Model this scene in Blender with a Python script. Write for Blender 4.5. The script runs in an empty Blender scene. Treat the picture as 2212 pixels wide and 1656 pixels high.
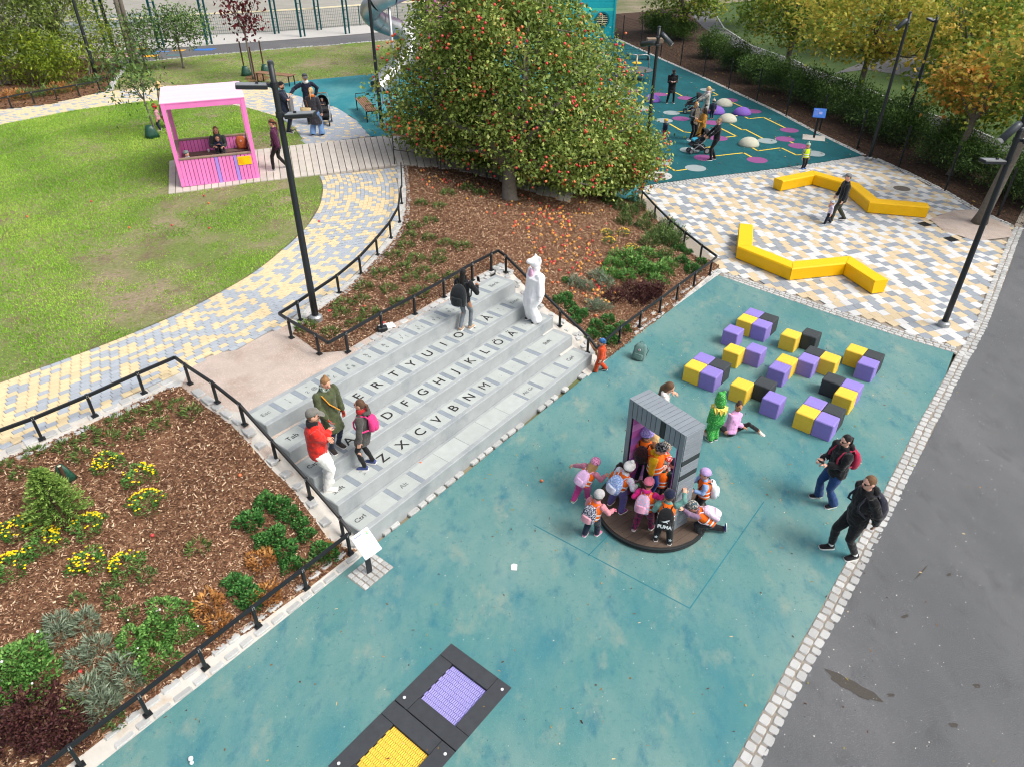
import bpy, bmesh, math, random
import numpy as np
from mathutils import Vector, Matrix
from mathutils.geometry import delaunay_2d_cdt
random.seed(7); rng = np.random.default_rng(7)
SC = bpy.context.scene; COL = SC.collection
R = math.radians

# ------------------------------------------------------------------ camera, sky, sun, exposure
CAM_H = 9.4; PITCH = 0.6003; FPX = 1533.0; CX, CY = 1106.0, 828.0
cam = bpy.data.cameras.new('camera'); cam.sensor_width = 36; cam.lens = FPX/2212*36
cam.clip_start = .1; cam.clip_end = 1500
cam_o = bpy.data.objects.new('camera', cam); COL.objects.link(cam_o)
cam_o.location = (0, 0, CAM_H); cam_o.rotation_euler = (math.pi/2-PITCH, 0, 0)
SC.camera = cam_o

SUN_EL, SUN_AZ = R(52), R(112)      # azimuth clockwise from +Y: the light comes from the right, slightly behind the camera
W = bpy.data.worlds.new('World'); SC.world = W; W.use_nodes = True
wn = W.node_tree.nodes; wl = W.node_tree.links
sky = wn.new('ShaderNodeTexSky'); sky.sky_type = 'NISHITA'; sky.sun_disc = False
sky.sun_elevation = SUN_EL; sky.sun_rotation = SUN_AZ
sky.air_density = 1.0; sky.dust_density = 6.0; sky.ozone_density = 1.0
hsv = wn.new('ShaderNodeHueSaturation'); hsv.inputs['Saturation'].default_value = .5
wl.new(sky.outputs[0], hsv.inputs['Color'])
wl.new(hsv.outputs[0], wn['Background'].inputs['Color'])
wn['Background'].inputs['Strength'].default_value = 0.15
sl = bpy.data.lights.new('sun', 'SUN'); sl.energy = 1.3; sl.angle = R(20); sl.color = (1, .965, .92)
so = bpy.data.objects.new('sun', sl); COL.objects.link(so)
sd = Vector((math.sin(SUN_AZ)*math.cos(SUN_EL), math.cos(SUN_AZ)*math.cos(SUN_EL), math.sin(SUN_EL)))
so.rotation_euler = sd.to_track_quat('Z', 'Y').to_euler(); so.location = (0, 0, 60)
SC.view_settings.view_transform = 'Standard'; SC.view_settings.look = 'None'
SC.view_settings.gamma = 1; SC.view_settings.use_curve_mapping = False
SC.view_settings.exposure = 0.46
SC.cycles.pixel_filter_type = 'BLACKMAN_HARRIS'; SC.cycles.filter_width = 1.1

# ------------------------------------------------------------------ helpers: naming, linking
def tag(o, label=None, cat=None, group=None, kind=None):
    if label: o['label'] = label
    if cat: o['category'] = cat
    if group: o['group'] = group
    if kind: o['kind'] = kind
    return o
def thing(name, label, cat, loc=(0, 0, 0), rz=0.0, group=None):
    o = bpy.data.objects.new(name, None); COL.objects.link(o)
    o.empty_display_size = .1; o.location = loc; o.rotation_euler = (0, 0, rz)
    return tag(o, label, cat, group)
def link(name, me, parent=None, loc=None, rot=None, scale=None):
    o = bpy.data.objects.new(name, me); COL.objects.link(o)
    if parent is not None: o.parent = parent
    if loc is not None: o.location = loc
    if rot is not None: o.rotation_euler = rot
    if scale is not None: o.scale = scale
    return o
def kids(o): return [c for c in bpy.data.objects if c.parent is o]
def copy_tree(o, parent=None):
    c = o.copy(); COL.objects.link(c); c.parent = parent
    for ch in list(o.children): copy_tree(ch, c)
    return c

# ------------------------------------------------------------------ materials
MATS = {}
def lin(c):
    if isinstance(c, str):
        c = c.lstrip('#'); c = [int(c[i:i+2], 16)/255 for i in (0, 2, 4)]
        return tuple(((x+.055)/1.055)**2.4 if x > .04045 else x/12.92 for x in c)
    return tuple(c)
def mat(name, col, rough=.7, var=.12, scale=6., det=4., bump=0., bscale=40., objvar=0., spec=.3, metal=0., ramp=None, col2=None, mix2=None, speck=None, trans=0., coat=0., sheen=0., layers=()):
    """procedural material: base colour, noise mottling, optional second colour in blotches, specks, per-object and per-piece variation, bump"""
    if name in MATS: return MATS[name]
    m = bpy.data.materials.new(name); m.use_nodes = True; MATS[name] = m
    N = m.node_tree.nodes; L = m.node_tree.links; B = N['Principled BSDF']
    B.inputs['Roughness'].default_value = rough; B.inputs['Metallic'].default_value = metal
    B.inputs['Specular IOR Level'].default_value = spec
    if coat: B.inputs['Coat Weight'].default_value = coat
    if sheen: B.inputs['Sheen Weight'].default_value = sheen
    geo = N.new('ShaderNodeTexCoord'); P = geo.outputs['Object']
    def noise(s, d=4., r=.55):
        n = N.new('ShaderNodeTexNoise'); n.inputs['Scale'].default_value = s; n.inputs['Detail'].default_value = d
        n.inputs['Roughness'].default_value = r; L.new(P, n.inputs['Vector']); return n.outputs['Fac']
    def mrange(src, a, b, c, d):
        n = N.new('ShaderNodeMapRange'); L.new(src, n.inputs[0])
        for i, v in enumerate((a, b, c, d)): n.inputs[i+1].default_value = v
        return n.outputs[0]
    def mix(f, a, b, mode='MIX'):
        n = N.new('ShaderNodeMix'); n.data_type = 'RGBA'; n.blend_type = mode
        for s, v in ((0, f), (6, a), (7, b)):
            if hasattr(v, 'is_output'): L.new(v, n.inputs[s])
            elif s == 0: n.inputs[0].default_value = v
            else: n.inputs[s].default_value = (*v[:3], 1)
        return n.outputs[2]
    c = lin(col)
    if ramp:
        at_ = N.new('ShaderNodeAttribute'); at_.attribute_name = 'rnd'
        cr = N.new('ShaderNodeValToRGB'); e = cr.color_ramp.elements
        while len(e) < len(ramp): e.new(.5)
        for i, rc in enumerate(ramp):
            e[i].position = i/(len(ramp)-1); e[i].color = (*lin(rc), 1)
        L.new(at_.outputs['Fac'], cr.inputs[0]); out = cr.outputs[0]
    else:
        rgb = N.new('ShaderNodeRGB'); rgb.outputs[0].default_value = (*c, 1); out = rgb.outputs[0]
    if col2:
        s2, lo, hi = mix2 or (1.5, .45, .6)
        out = mix(mrange(noise(s2, 5, .6), lo, hi, 0, 1), out, lin(col2))
    for ls, ld, lo, hi, lc, st, ro in layers:
        mp = N.new('ShaderNodeMapping'); mp.inputs['Scale'].default_value = (st[0], st[1], 1); mp.inputs['Rotation'].default_value = (0, 0, ro); L.new(P, mp.inputs['Vector'])
        n = N.new('ShaderNodeTexNoise'); n.inputs['Scale'].default_value = ls; n.inputs['Detail'].default_value = ld; n.inputs['Roughness'].default_value = .62; L.new(mp.outputs[0], n.inputs['Vector'])
        out = mix(mrange(n.outputs['Fac'], lo, hi, 0, 1), out, lin(lc))
    if speck:
        sc_, thr, scol = speck
        out = mix(mrange(noise(sc_, 1, .5), thr, thr+.04, 0, 1), out, lin(scol))
    val = None
    if var:
        val = mrange(noise(scale, det), .25, .75, 1-var, 1+var)
    if objvar:
        oi = N.new('ShaderNodeObjectInfo'); v2 = mrange(oi.outputs['Random'], 0, 1, 1-objvar, 1+objvar)
        if val is None: val = v2
        else:
            mm = N.new('ShaderNodeMath'); mm.operation = 'MULTIPLY'; L.new(val, mm.inputs[0]); L.new(v2, mm.inputs[1]); val = mm.outputs[0]
    if val is not None:
        hs = N.new('ShaderNodeHueSaturation'); L.new(out, hs.inputs['Color']); L.new(val, hs.inputs['Value']); out = hs.outputs[0]
    L.new(out, B.inputs['Base Color'])
    if bump:
        bn = N.new('ShaderNodeBump'); bn.inputs['Strength'].default_value = bump; bn.inputs['Distance'].default_value = .02
        L.new(noise(bscale, 3, .6), bn.inputs['Height']); L.new(bn.outputs[0], B.inputs['Normal'])
    if trans:
        tb = N.new('ShaderNodeBsdfTranslucent'); L.new(out, tb.inputs['Color'])
        ms = N.new('ShaderNodeMixShader'); ms.inputs[0].default_value = trans
        L.new(B.outputs[0], ms.inputs[1]); L.new(tb.outputs[0], ms.inputs[2]); L.new(ms.outputs[0], N['Material Output'].inputs['Surface'])
    return m

# ------------------------------------------------------------------ mesh building
class MB:
    """collects vertices and faces, then makes one mesh object"""
    def __init__(s): s.v = []; s.f = []; s.mi = []; s.cur = 0; s.rnd = []; s.r = None
    def add(s, vs, fs):
        o = len(s.v); s.v.extend([tuple(map(float, p)) for p in vs])
        for f in fs:
            s.f.append(tuple(i+o for i in f)); s.mi.append(s.cur); s.rnd.append(s.r if s.r is not None else 0.)
        return s
    def box(s, c, d, M=None, bev=0.0):
        x, y, z = d[0]/2, d[1]/2, d[2]/2
        if bev > 0:
            b = min(bev, x*.9, y*.9, z*.9); vs = []; idx = {}
            for sx in (-1, 1):
                for sy in (-1, 1):
                    for sz in (-1, 1):
                        for k in range(3):
                            p = [sx*x, sy*y, sz*z]
                            for j in range(3):
                                if j != k: p[j] -= (sx, sy, sz)[j]*b
                            idx[(sx, sy, sz, k)] = len(vs); vs.append(p)
            fs = []
            def quad(*q): fs.append(tuple(q))
            for k in range(3):
                i, j = (k+1) % 3, (k+2) % 3
                for sk in (-1, 1):
                    q = []
                    for si, sj in ((-1, -1), (1, -1), (1, 1), (-1, 1)):
                        t = [0, 0, 0]; t[k] = sk; t[i] = si; t[j] = sj; q.append(idx[(*t, k)])
                    quad(*(q if sk > 0 else q[::-1]))
                # edges along axis k
                for si in (-1, 1):
                    for sj in (-1, 1):
                        t0 = [0, 0, 0]; t0[k] = -1; t0[i] = si; t0[j] = sj; t1 = list(t0); t1[k] = 1
                        q = [idx[(*t0, i)], idx[(*t1, i)], idx[(*t1, j)], idx[(*t0, j)]]
                        quad(*(q if si*sj < 0 else q[::-1]))
            for sx in (-1, 1):
                for sy in (-1, 1):
                    for sz in (-1, 1):
                        q = [idx[(sx, sy, sz, k)] for k in range(3)]
                        quad(*(q if sx*sy*sz > 0 else q[::-1]))
        else:
            vs = [(-x, -y, -z), (x, -y, -z), (x, y, -z), (-x, y, -z), (-x, -y, z), (x, -y, z), (x, y, z), (-x, y, z)]
            fs = [(3, 2, 1, 0), (4, 5, 6, 7), (0, 1, 5, 4), (1, 2, 6, 5), (2, 3, 7, 6), (3, 0, 4, 7)]
        if M is not None: vs = [M @ Vector(p) for p in vs]
        return s.add([(p[0]+c[0], p[1]+c[1], p[2]+c[2]) for p in vs], fs)
    def bar(s, a, b, w, h=None, bev=0.0):
        """rectangular bar from a to b, w across, h tall"""
        a = Vector(a); b = Vector(b); d = b-a; h = h or w
        M = rot_to(d)
        return s.box((a+b)/2, (w, h, d.length), M, bev)
    def loft(s, rings, cap=True, closed=True):
        n = len(rings[0]); vs = [p for r in rings for p in r]; fs = []
        for i in range(len(rings)-1):
            for j in range(n if closed else n-1):
                k = (j+1) % n
                fs.append((i*n+j, i*n+k, (i+1)*n+k, (i+1)*n+j))
        if cap: fs.append(tuple(range(n-1, -1, -1))); fs.append(tuple((len(rings)-1)*n+j for j in range(n)))
        return s.add(vs, fs)
    def tube(s, pts, r, n=8, cap=True, sq=1.0):
        pts = [Vector(p) for p in pts]; rr = r if hasattr(r, '__len__') else [r]*len(pts)
        rings = []; up = None
        for i, p in enumerate(pts):
            d = (pts[min(i+1, len(pts)-1)]-pts[max(i-1, 0)]).normalized()
            if up is None:
                up = d.orthogonal().normalized()
            up = (up-d*up.dot(d)).normalized(); sd_ = d.cross(up)
            rings.append([p+(up*math.cos(t)*sq+sd_*math.sin(t))*rr[i] for t in [2*math.pi*j/n for j in range(n)]])
        return s.loft(rings, cap)
    def lathe(s, prof, n=24, c=(0, 0, 0)):
        """profile (r, z) turned about z"""
        return s.loft([[(c[0]+r*math.cos(2*math.pi*j/n), c[1]+r*math.sin(2*math.pi*j/n), c[2]+z) for j in range(n)] for r, z in prof])
    def ball(s, c, r, n=10, m=7, sq=(1, 1, 1), M=None):
        rings = []
        for i in range(m):
            t = -math.pi/2+math.pi*(i+.5*0+0.0)/(m-1); t = max(-1.5, min(1.5, t))
            ring = []
            for j in range(n):
                p = Vector((r*sq[0]*math.cos(t)*math.cos(2*math.pi*j/n), r*sq[1]*math.cos(t)*math.sin(2*math.pi*j/n), r*sq[2]*math.sin(t)))
                if M is not None: p = M @ p
                ring.append((p[0]+c[0], p[1]+c[1], p[2]+c[2]))
            rings.append(ring)
        return s.loft(rings)
    def mesh(s, name, mats, smooth=False):
        me = bpy.data.meshes.new(name); me.from_pydata(s.v, [], s.f)
        for m in (mats if isinstance(mats, (list, tuple)) else [mats]): me.materials.append(m)
        if any(s.mi): me.polygons.foreach_set('material_index', s.mi)
        if any(s.rnd):
            a = me.attributes.new('rnd', 'FLOAT', 'FACE'); a.data.foreach_set('value', s.rnd)
        if smooth: me.polygons.foreach_set('use_smooth', [True]*len(s.f))
        me.update(); return me
    def build(s, name, mats, parent=None, smooth=False, **k):
        return link(name, s.mesh(name, mats, smooth), parent, **k)
def rot_to(d):
    d = Vector(d).normalized()
    if abs(d.z) > .999: return Matrix.Identity(3) if d.z > 0 else Matrix.Rotation(math.pi, 3, 'X')
    z = d; x = Vector((0, 0, 1)).cross(z).normalized(); y = z.cross(x)
    return Matrix((x, y, z)).transposed()
def fast_mesh(name, V, F, mats, rnd=None, smooth=False, mi=None):
    """numpy arrays: V (n,3), F (m,k) with equal k"""
    V = np.asarray(V, np.float32); F = np.asarray(F, np.int32); m, k = F.shape
    me = bpy.data.meshes.new(name); me.vertices.add(len(V)); me.vertices.foreach_set('co', V.ravel())
    me.loops.add(m*k); me.loops.foreach_set('vertex_index', F.ravel())
    me.polygons.add(m); me.polygons.foreach_set('loop_start', np.arange(m, dtype=np.int32)*k)
    for x in (mats if isinstance(mats, (list, tuple)) else [mats]): me.materials.append(x)
    if mi is not None: me.polygons.foreach_set('material_index', np.asarray(mi, np.int32))
    if smooth: me.polygons.foreach_set('use_smooth', np.ones(m, bool))
    if rnd is not None:
        a = me.attributes.new('rnd', 'FLOAT', 'FACE'); a.data.foreach_set('value', np.asarray(rnd, np.float32))
    me.update(calc_edges=True); return me
def poly_mesh(name, poly, zfun, m, step=.5, zoff=0., hole=None):
    """a sheet over a ground polygon, following the terrain"""
    P = [Vector(p[:2]) for p in poly]; n = len(P)
    xs = [p.x for p in P]; ys = [p.y for p in P]
    pts = list(P); edges = []
    # subdivide the border
    B = []
    for i in range(n):
        a, b = P[i], P[(i+1) % n]; k = max(1, int((b-a).length/step))
        B += [a+(b-a)*(j/k) for j in range(k)]
    pts = B; nb = len(B); edges = [(i, (i+1) % nb) for i in range(nb)]
    X, Y = np.meshgrid(np.arange(min(xs), max(xs), step), np.arange(min(ys), max(ys), step))
    q = np.stack([X.ravel()+.013, Y.ravel()+.017], 1); q = q[inside(q, P)]
    if hole:
        h0 = len(pts); pts = pts+[Vector(h[:2]) for h in hole]; edges += [(h0+i, h0+(i+1) % len(hole)) for i in range(len(hole))]; q = q[~inside(q, hole)]
    pts = pts+[Vector((a, b)) for a, b in q]
    V, E, F, *_ = delaunay_2d_cdt(pts, edges, [], 1, 1e-5)
    Vn = np.array([(v.x, v.y) for v in V])
    if hole:
        cen = np.array([np.mean([Vn[i] for i in f], 0) for f in F]); hin = inside(cen, hole); F = [f for f, k in zip(F, hin) if not k]
    z = zfun(Vn)+zoff
    me = bpy.data.meshes.new(name); me.from_pydata([(a[0], a[1], b) for a, b in zip(Vn, z)], [], [tuple(f) for f in F])
    # normals up
    me.materials.append(m); me.update()
    if len(me.polygons) and me.polygons[0].normal.z < 0: me.flip_normals()
    me.polygons.foreach_set('use_smooth', [True]*len(me.polygons))
    return me
def inside(q, poly):
    q = np.asarray(q, float); x, y = q[:, 0], q[:, 1]; r = np.zeros(len(q), bool); n = len(poly)
    for i in range(n):
        x1, y1 = poly[i][0], poly[i][1]; x2, y2 = poly[(i+1) % n][0], poly[(i+1) % n][1]
        c = (y1 > y) != (y2 > y)
        with np.errstate(divide='ignore', invalid='ignore'):
            r ^= c & (x < (x2-x1)*(y-y1)/((y2-y1) if y2 != y1 else 1e-12)+x1)
    return r
def pdist(q, poly, closed=True):
    q = np.asarray(q, float); d = np.full(len(q), 1e9); n = len(poly)
    for i in range(n if closed else n-1):
        a = np.array(poly[i][:2], float); b = np.array(poly[(i+1) % n][:2], float); e = b-a
        t = np.clip(((q-a) @ e)/(e @ e+1e-12), 0, 1); d = np.minimum(d, np.linalg.norm(q-a-t[:, None]*e, axis=1))
    return d
# ------------------------------------------------------------------ terrain: a hill on the left, flat ground on the right
CP, SP = math.cos(PITCH), math.sin(PITCH)
def ray(u, v):
    x = (u-CX)/FPX; y = -(v-CY)/FPX
    return (x, CP+y*SP, -SP+y*CP)
def at(u, v, z=0.0):
    d = ray(u, v); t = (z-CAM_H)/d[2]; return Vector((d[0]*t, d[1]*t, z))
def hill(y): return 1.6+.4*np.clip((np.asarray(y, float)-18)/9, 0, 1)
def _hp(u, v):
    z = 1.6
    for _ in range(12): z = float(hill(at(u, v, z).y))
    return at(u, v, z)
FLAT = [at(*p)[:2] for p in [(209, 1655), (763, 1217), (814, 1172), (1080, 961), (1270, 815), (1320, 775), (1547, 597), (1552, 560), (1480, 505), (1385, 425), (1330, 300), (1290, 180), (1240, 60)]]
FLAT = [(-16, -30)]+[(FLAT[0][0]-6, FLAT[0][1]-4.5)]+FLAT+[(6, 400), (400, 400), (400, -30)]
PLAT = [_hp(*p)[:2] for p in [(0, 985), (205, 897), (362, 842), (395, 832), (470, 869), (538, 898), (700, 800), (1076, 592), (1090, 578), (1040, 500), (930, 420), (875, 365), (868, 330), (850, 292), (818, 165), (850, 90), (860, 20)]]
PLAT = [(-60, -10), (-26, 6)]+PLAT+[(-8, 400), (-400, 400), (-400, -10)]
def terr(q):
    q = np.atleast_2d(np.asarray(q, float))[:, :2]
    iF, iP = inside(q, FLAT), inside(q, PLAT); dF, dP = pdist(q, FLAT), pdist(q, PLAT)
    w = dF/(dF+dP+1e-9); w = np.where(iF, 0, np.where(iP, 1, w))
    return w*hill(q[:, 1])
def tz(x, y): return float(terr([(x, y)])[0])
def on(u, v, dz=0.0):
    d = ray(u, v)
    ts = np.linspace((2.3-CAM_H)/d[2], (-.05-CAM_H)/d[2], 120); q = np.outer(ts, d); q[:, 2] += CAM_H
    below = q[:, 2] < terr(q)+dz
    if not below.any(): return at(u, v, dz)
    k = int(np.argmax(below)); a, b = (ts[max(k-1, 0)], ts[k])
    for _ in range(14):
        m = (a+b)/2; p = np.array(d)*m; p[2] += CAM_H
        if p[2] < tz(p[0], p[1])+dz: b = m
        else: a = m
    p = np.array(d)*b; p[2] += CAM_H; return Vector(p)
def ons(pts): return [on(*p) for p in pts]
def xy(pts): return [(p.x, p.y) for p in ons(pts)]

# ------------------------------------------------------------------ ground materials
RD = R(-50)
M_rub = mat('rubber_teal', '#528281', .88, var=.12, scale=80, layers=((.5, 7, .40, .66, '#71908b', (1, .6), RD), (.8, 8, .48, .76, '#307480', (1, .5), RD), (2.6, 8, .54, .78, '#28697a', (1, .6), RD), (1.7, 8, .56, .80, '#8b988a', (1, .6), RD), (11, 6, .56, .8, '#3f7479', (1, 1), 0)), speck=(120, .72, '#8fb0aa'), bump=.3, bscale=180)
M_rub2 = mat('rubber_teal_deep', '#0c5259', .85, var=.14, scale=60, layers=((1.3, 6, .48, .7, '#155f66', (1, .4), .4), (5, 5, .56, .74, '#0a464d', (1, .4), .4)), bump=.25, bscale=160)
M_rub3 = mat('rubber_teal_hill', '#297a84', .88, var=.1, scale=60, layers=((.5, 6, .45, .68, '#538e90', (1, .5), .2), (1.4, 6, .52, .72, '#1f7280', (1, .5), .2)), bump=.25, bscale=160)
M_asph = mat('asphalt', '#5f6163', .9, var=.30, scale=55, det=8, layers=((.5, 7, .42, .68, '#6d6e70', (1, .5), .9), (2.2, 8, .55, .75, '#545658', (1, .6), .9)), speck=(95, .665, '#a2a3a4'), bump=.6, bscale=160)
M_asph2 = mat('asphalt_path', '#5f5f61', .9, var=.2, scale=14, det=8, layers=((.4, 6, .45, .7, '#6f6e6d', (1, 1), 0),), bump=.4, bscale=150)
M_grout = mat('joint_sand', '#8f877c', .95, var=.2, scale=20, bump=.3, bscale=150)
M_grav = mat('fine_gravel', '#b5a69b', .95, var=.12, scale=3, det=8, col2='#a08c7c', mix2=(1.2, .5, .75), speck=(90, .62, '#d6cbc2'), bump=.5, bscale=160)
M_conc0 = mat('sandy_concrete', '#bdb9b1', .95, var=.12, scale=5, det=7, col2='#a3937f', mix2=(2.5, .55, .72), bump=.35, bscale=90)
M_soil = mat('bark_soil', '#6a4935', .95, var=.4, scale=34, det=8, col2='#8a6a50', mix2=(12, .46, .6), bump=.9, bscale=60)
M_soil2 = mat('dark_soil', '#3b2c22', .95, var=.35, scale=20, det=7, col2='#5a4030', mix2=(9, .5, .62), bump=.8, bscale=60)
M_lawn = mat('lawn_soil', '#6b7a40', .95, var=.3, scale=16, det=9, layers=((.5, 7, .42, .60, '#8d8068', (1, .7), .5), (1.6, 8, .52, .68, '#72634f', (1, .7), .5), (5, 7, .54, .66, '#6a7a34', (1, 1), 0)), bump=.6, bscale=60)
M_park = mat('park_lawn', '#3f5428', .95, var=.3, scale=10, det=8, layers=((.3, 7, .5, .7, '#4d5f2d', (1, 1), 0),), bump=.5, bscale=40)
M_pale = mat('pale_paving', '#b5b3ae', .9, var=.06, scale=4)
M_court = mat('court_sand', '#96948c', .95, var=.1, scale=.8, det=7, col2='#8d8a80', mix2=(.25, .45, .65))

def sheet(name, pts, m, step=.5, zoff=0.0, world=False, parent=None):
    poly = pts if world else xy(pts)
    o = link(name, poly_mesh(name, poly, terr, m, step, zoff), parent); tag(o, kind='structure'); return o, poly

# one sheet of earth out to the horizon
gx = np.concatenate([np.linspace(-400, -60, 12), np.linspace(-55, 55, 111), np.linspace(60, 400, 12)])
gy = np.concatenate([np.linspace(-60, -5, 8), np.linspace(0, 80, 81), np.linspace(90, 500, 14)])
GX, GY = np.meshgrid(gx, gy); q = np.stack([GX.ravel(), GY.ravel()], 1)
V = np.column_stack([q, terr(q)-.14]); nx = len(gx)
F = np.array([(j*nx+i, j*nx+i+1, (j+1)*nx+i+1, (j+1)*nx+i) for j in range(len(gy)-1) for i in range(nx-1)])
tag(link('ground', fast_mesh('ground', V, F, mat('earth', '#857c68', .95, var=.2, scale=4, layers=((.1, 5, .45, .6, '#5d6440', (1, 1), 0),)), smooth=True)), kind='structure')

# right asphalt, its sett strip and the teal rubber
OUT = [(1636, 1653), (1708, 1517), (1794, 1357), (1865, 1215), (1938, 1077.5), (2000, 962.5), (2073.5, 810), (2112, 734), (2147, 668), (2184, 570), (2206, 500)]
INN = [(1582, 1655), (1620, 1584), (1700, 1437), (1770, 1319), (1826, 1215), (1903.6, 1071), (1975.8, 927.7), (2042.7, 810), (2066, 766)]
INN2 = [(2077, 751), (2109.6, 690), (2140, 610), (2178, 515), (2190, 490)]
wo, wi, wi2 = xy(OUT), xy(INN), xy(INN2)
def ext(a, b, k): return (a[0]+(a[0]-b[0])*k, a[1]+(a[1]-b[1])*k)
wo = [ext(wo[0], wo[2], 5)]+wo+[ext(wo[-1], wo[-2], 2)]
wi = [ext(wi[0], wi[2], 5)]+wi
tag(link('asphalt_road', poly_mesh('asphalt_road', wo+[(90, wo[-1][1]+6), (90, -30), (wo[0][0], -30)], terr, M_asph, 2.0, .0)), kind='structure')
TL = [(-120, 1916), (209, 1655), (309, 1576), (440, 1473), (594, 1352), (763, 1217), (814, 1172), (916, 1095), (1080, 961), (1179, 882), (1270, 811), (1370, 727), (1547, 597)]
TT = [(1553, 595), (1620, 619), (1734, 658), (1850, 697), (1960, 733), (2060, 762)]
wtl, wtt = xy(TL), xy(TT)
teal_poly = wtl+wtt+wi[::-1][1:]
t1 = [at(975, 1389.6), at(1104, 1485), at(982, 1620.5), at(857, 1510.4)]; tc = sum(t1, Vector())/4
tdir = ((t1[0]-t1[3])+(t1[1]-t1[2])).normalized(); tang = math.atan2(tdir.y, tdir.x); tno = Vector((-tdir.y, tdir.x, 0)); tc2 = tc-tdir*1.195
thole = [tuple((tc+tdir*a+tno*b)[:2]) for a, b in ((.59, -.59), (.59, .59), (-1.785, .59), (-1.785, -.59))]
tag(link('rubber_surface', poly_mesh('rubber_surface', teal_poly, terr, M_rub, .6, .003, thole)), kind='structure')
sheet('strip_bed', wi+wi2+wo[::-1], M_grout, .8, -.010, True)
PT = [(1560, 588), (1620, 605), (1734, 642), (1850, 679), (1960, 715), (2077, 751)]
wpt = xy(PT)
sheet('strip_bed', wtt+[wi[-1]]+[wi2[0]]+wpt[::-1], M_grout, .8, -.010, True)
BL = [(-160, 1885), (145, 1652), (201, 1610), (263, 1561), (360, 1483), (491, 1387), (540, 1361), (604, 1312), (674, 1263), (739, 1212), (770, 1188)]
wbl = xy(BL)
sheet('strip_bed', wtl[:6]+[wtl[6]]+wbl[::-1], M_conc0, .6, -.006, True)
BR = [(1290, 770), (1303, 780), (1348, 751), (1402, 708), (1456, 663), (1499, 622), (1534, 592)]
wbr = xy(BR)
sheet('strip_bed', wtl[10:]+[wpt[0]]+wbr[::-1][:-1], M_conc0, .6, -.006, True)

# plaza, hedge bed, far rubber, hill rubber
FB = [(1375, 403), (1500, 386), (1674, 365), (1780, 350), (1861, 337)]
PR = [(1880, 340), (1960, 376), (2037, 415), (2101, 453), (2180, 489), (2240, 520)]
PL = [(1540, 585), (1555, 575), (1535, 562), (1499, 553), (1477, 529), (1448, 502), (1416, 473), (1381, 437)]
GP = [(2008, 474), (2040, 500), (2110, 521), (2190, 512), (2180, 489), (2101, 453), (2060, 455)]
wfb, wpr, wpl, wgp = xy(FB), xy(PR), xy(PL), xy(GP)
plaza_poly = wfb+wpr[:5]+wi2[::-1]+wpt[::-1]+wpl
plaza_poly = wfb+wpr[:5]+[wi2[-1]]+wi2[::-1][1:]+wpt[::-1]+wpl
o_plaza, _ = sheet('plaza_bed', plaza_poly, M_grout, .8, -.03, True)
sheet('gravel_patch', wgp, M_grav, .4, .004, True)
FR = [(1300, 70), (1327, 83), (1430, 130), (1531, 174.6), (1674, 241.7), (1764, 289), (1858, 334)]
wfr = xy(FR)
far_poly = wfr+[wfb[-1]]+wfb[::-1][1:]+xy([(1330, 300), (1290, 180), (1240, 40)])
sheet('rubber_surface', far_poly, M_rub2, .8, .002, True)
UE = [(838, 295), (1002, 325), (1130, 352), (1250, 390)]
HL = [(575, 188), (642, 176), (808, 160), (905, 150), (1000, 120), (1240, 40)]
HC = [(800, 295), (768, 258), (728, 233.6), (690, 220), (642, 207)]
hill_poly = xy(HL)+xy([(1290, 180), (1330, 300), (1375, 403), (1381, 437), (1330, 425)])+xy(UE[::-1])+xy(HC)
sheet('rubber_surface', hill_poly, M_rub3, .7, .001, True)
HP = [(2300, 425), (2150, 355), (1976, 291), (1853, 238), (1740, 185), (1620, 125), (1520, 60), (1470, 10)]
wh = [(1327, 83), (1300, 70), (1330, 20)]
hedge_poly = wfr[1:]+[wfb[-1]]+wpr+xy(HP)+xy([(1400, 25), (1330, 30)])
sheet('hedge_bed', hedge_poly, M_soil2, .7, -.015, True)
HP2 = [(2300, 350), (2150, 302), (2075, 270), (1941, 225), (1853, 185), (1754, 152), (1714, 131), (1620, 99), (1560, 60), (1530, 10)]
whp, whp2 = xy(HP), xy(HP2)
path3 = whp+whp2[::-1]
sheet('asphalt_path', path3, M_asph2, 1.0, -.02, True)
lawn3 = whp2+[(60, 110), (120, 110), (120, 20), (60, 20)]
sheet('lawn', lawn3, M_park, 2.0, -.03, True)
sheet('asphalt_path', [(1800, 160), (1870, 150), (1960, 165), (2030, 190), (2060, 120), (1900, 120)], M_asph2, 1.0, -.01)

# left: lawns, paved paths, gravel, beds
LE = [(-300, 970), (-140, 885), (0, 826.6), (147.7, 773), (268.5, 727), (402.8, 669.5), (510, 612), (564, 577), (607, 542), (660.8, 491), (690, 445), (697.5, 405), (690, 378.7)]
PLOW = [(-300, 1090), (0, 972), (102, 931), (236, 874), (300, 846), (360, 818), (419, 789), (448, 771), (477, 760), (513, 755), (540, 739), (580, 718), (620, 702), (663, 655), (722, 630), (771, 590), (808, 550), (841, 507), (859, 469), (862, 421), (857, 358)]
wle, wplow = xy(LE), xy(PLOW)
path_poly = wle+wplow[::-1]
o_path, _ = sheet('path_bed', path_poly, M_grout, .7, -.025, True)
L1T = [(663, 313), (658, 309), (637, 277), (599, 252), (540, 235), (480, 222), (400, 214), (306, 220), (161, 239), (0, 270), (-300, 330)]
wl1 = xy(L1T)
lawn_poly = wle+wl1
sheet('lawn', lawn_poly, M_lawn, .7, .0, True)
P2U = [(-300, 290), (0, 237.6), (107, 225.6), (217, 200), (242, 197), (349, 185), (537, 182.6), (575, 188)]
wp2u = xy(P2U); whc = xy(HC)
path2_poly = wp2u+whc[::-1]+wl1
o_path2, _ = sheet('path_bed', path2_poly, M_grout, .8, -.02, True)
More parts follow.
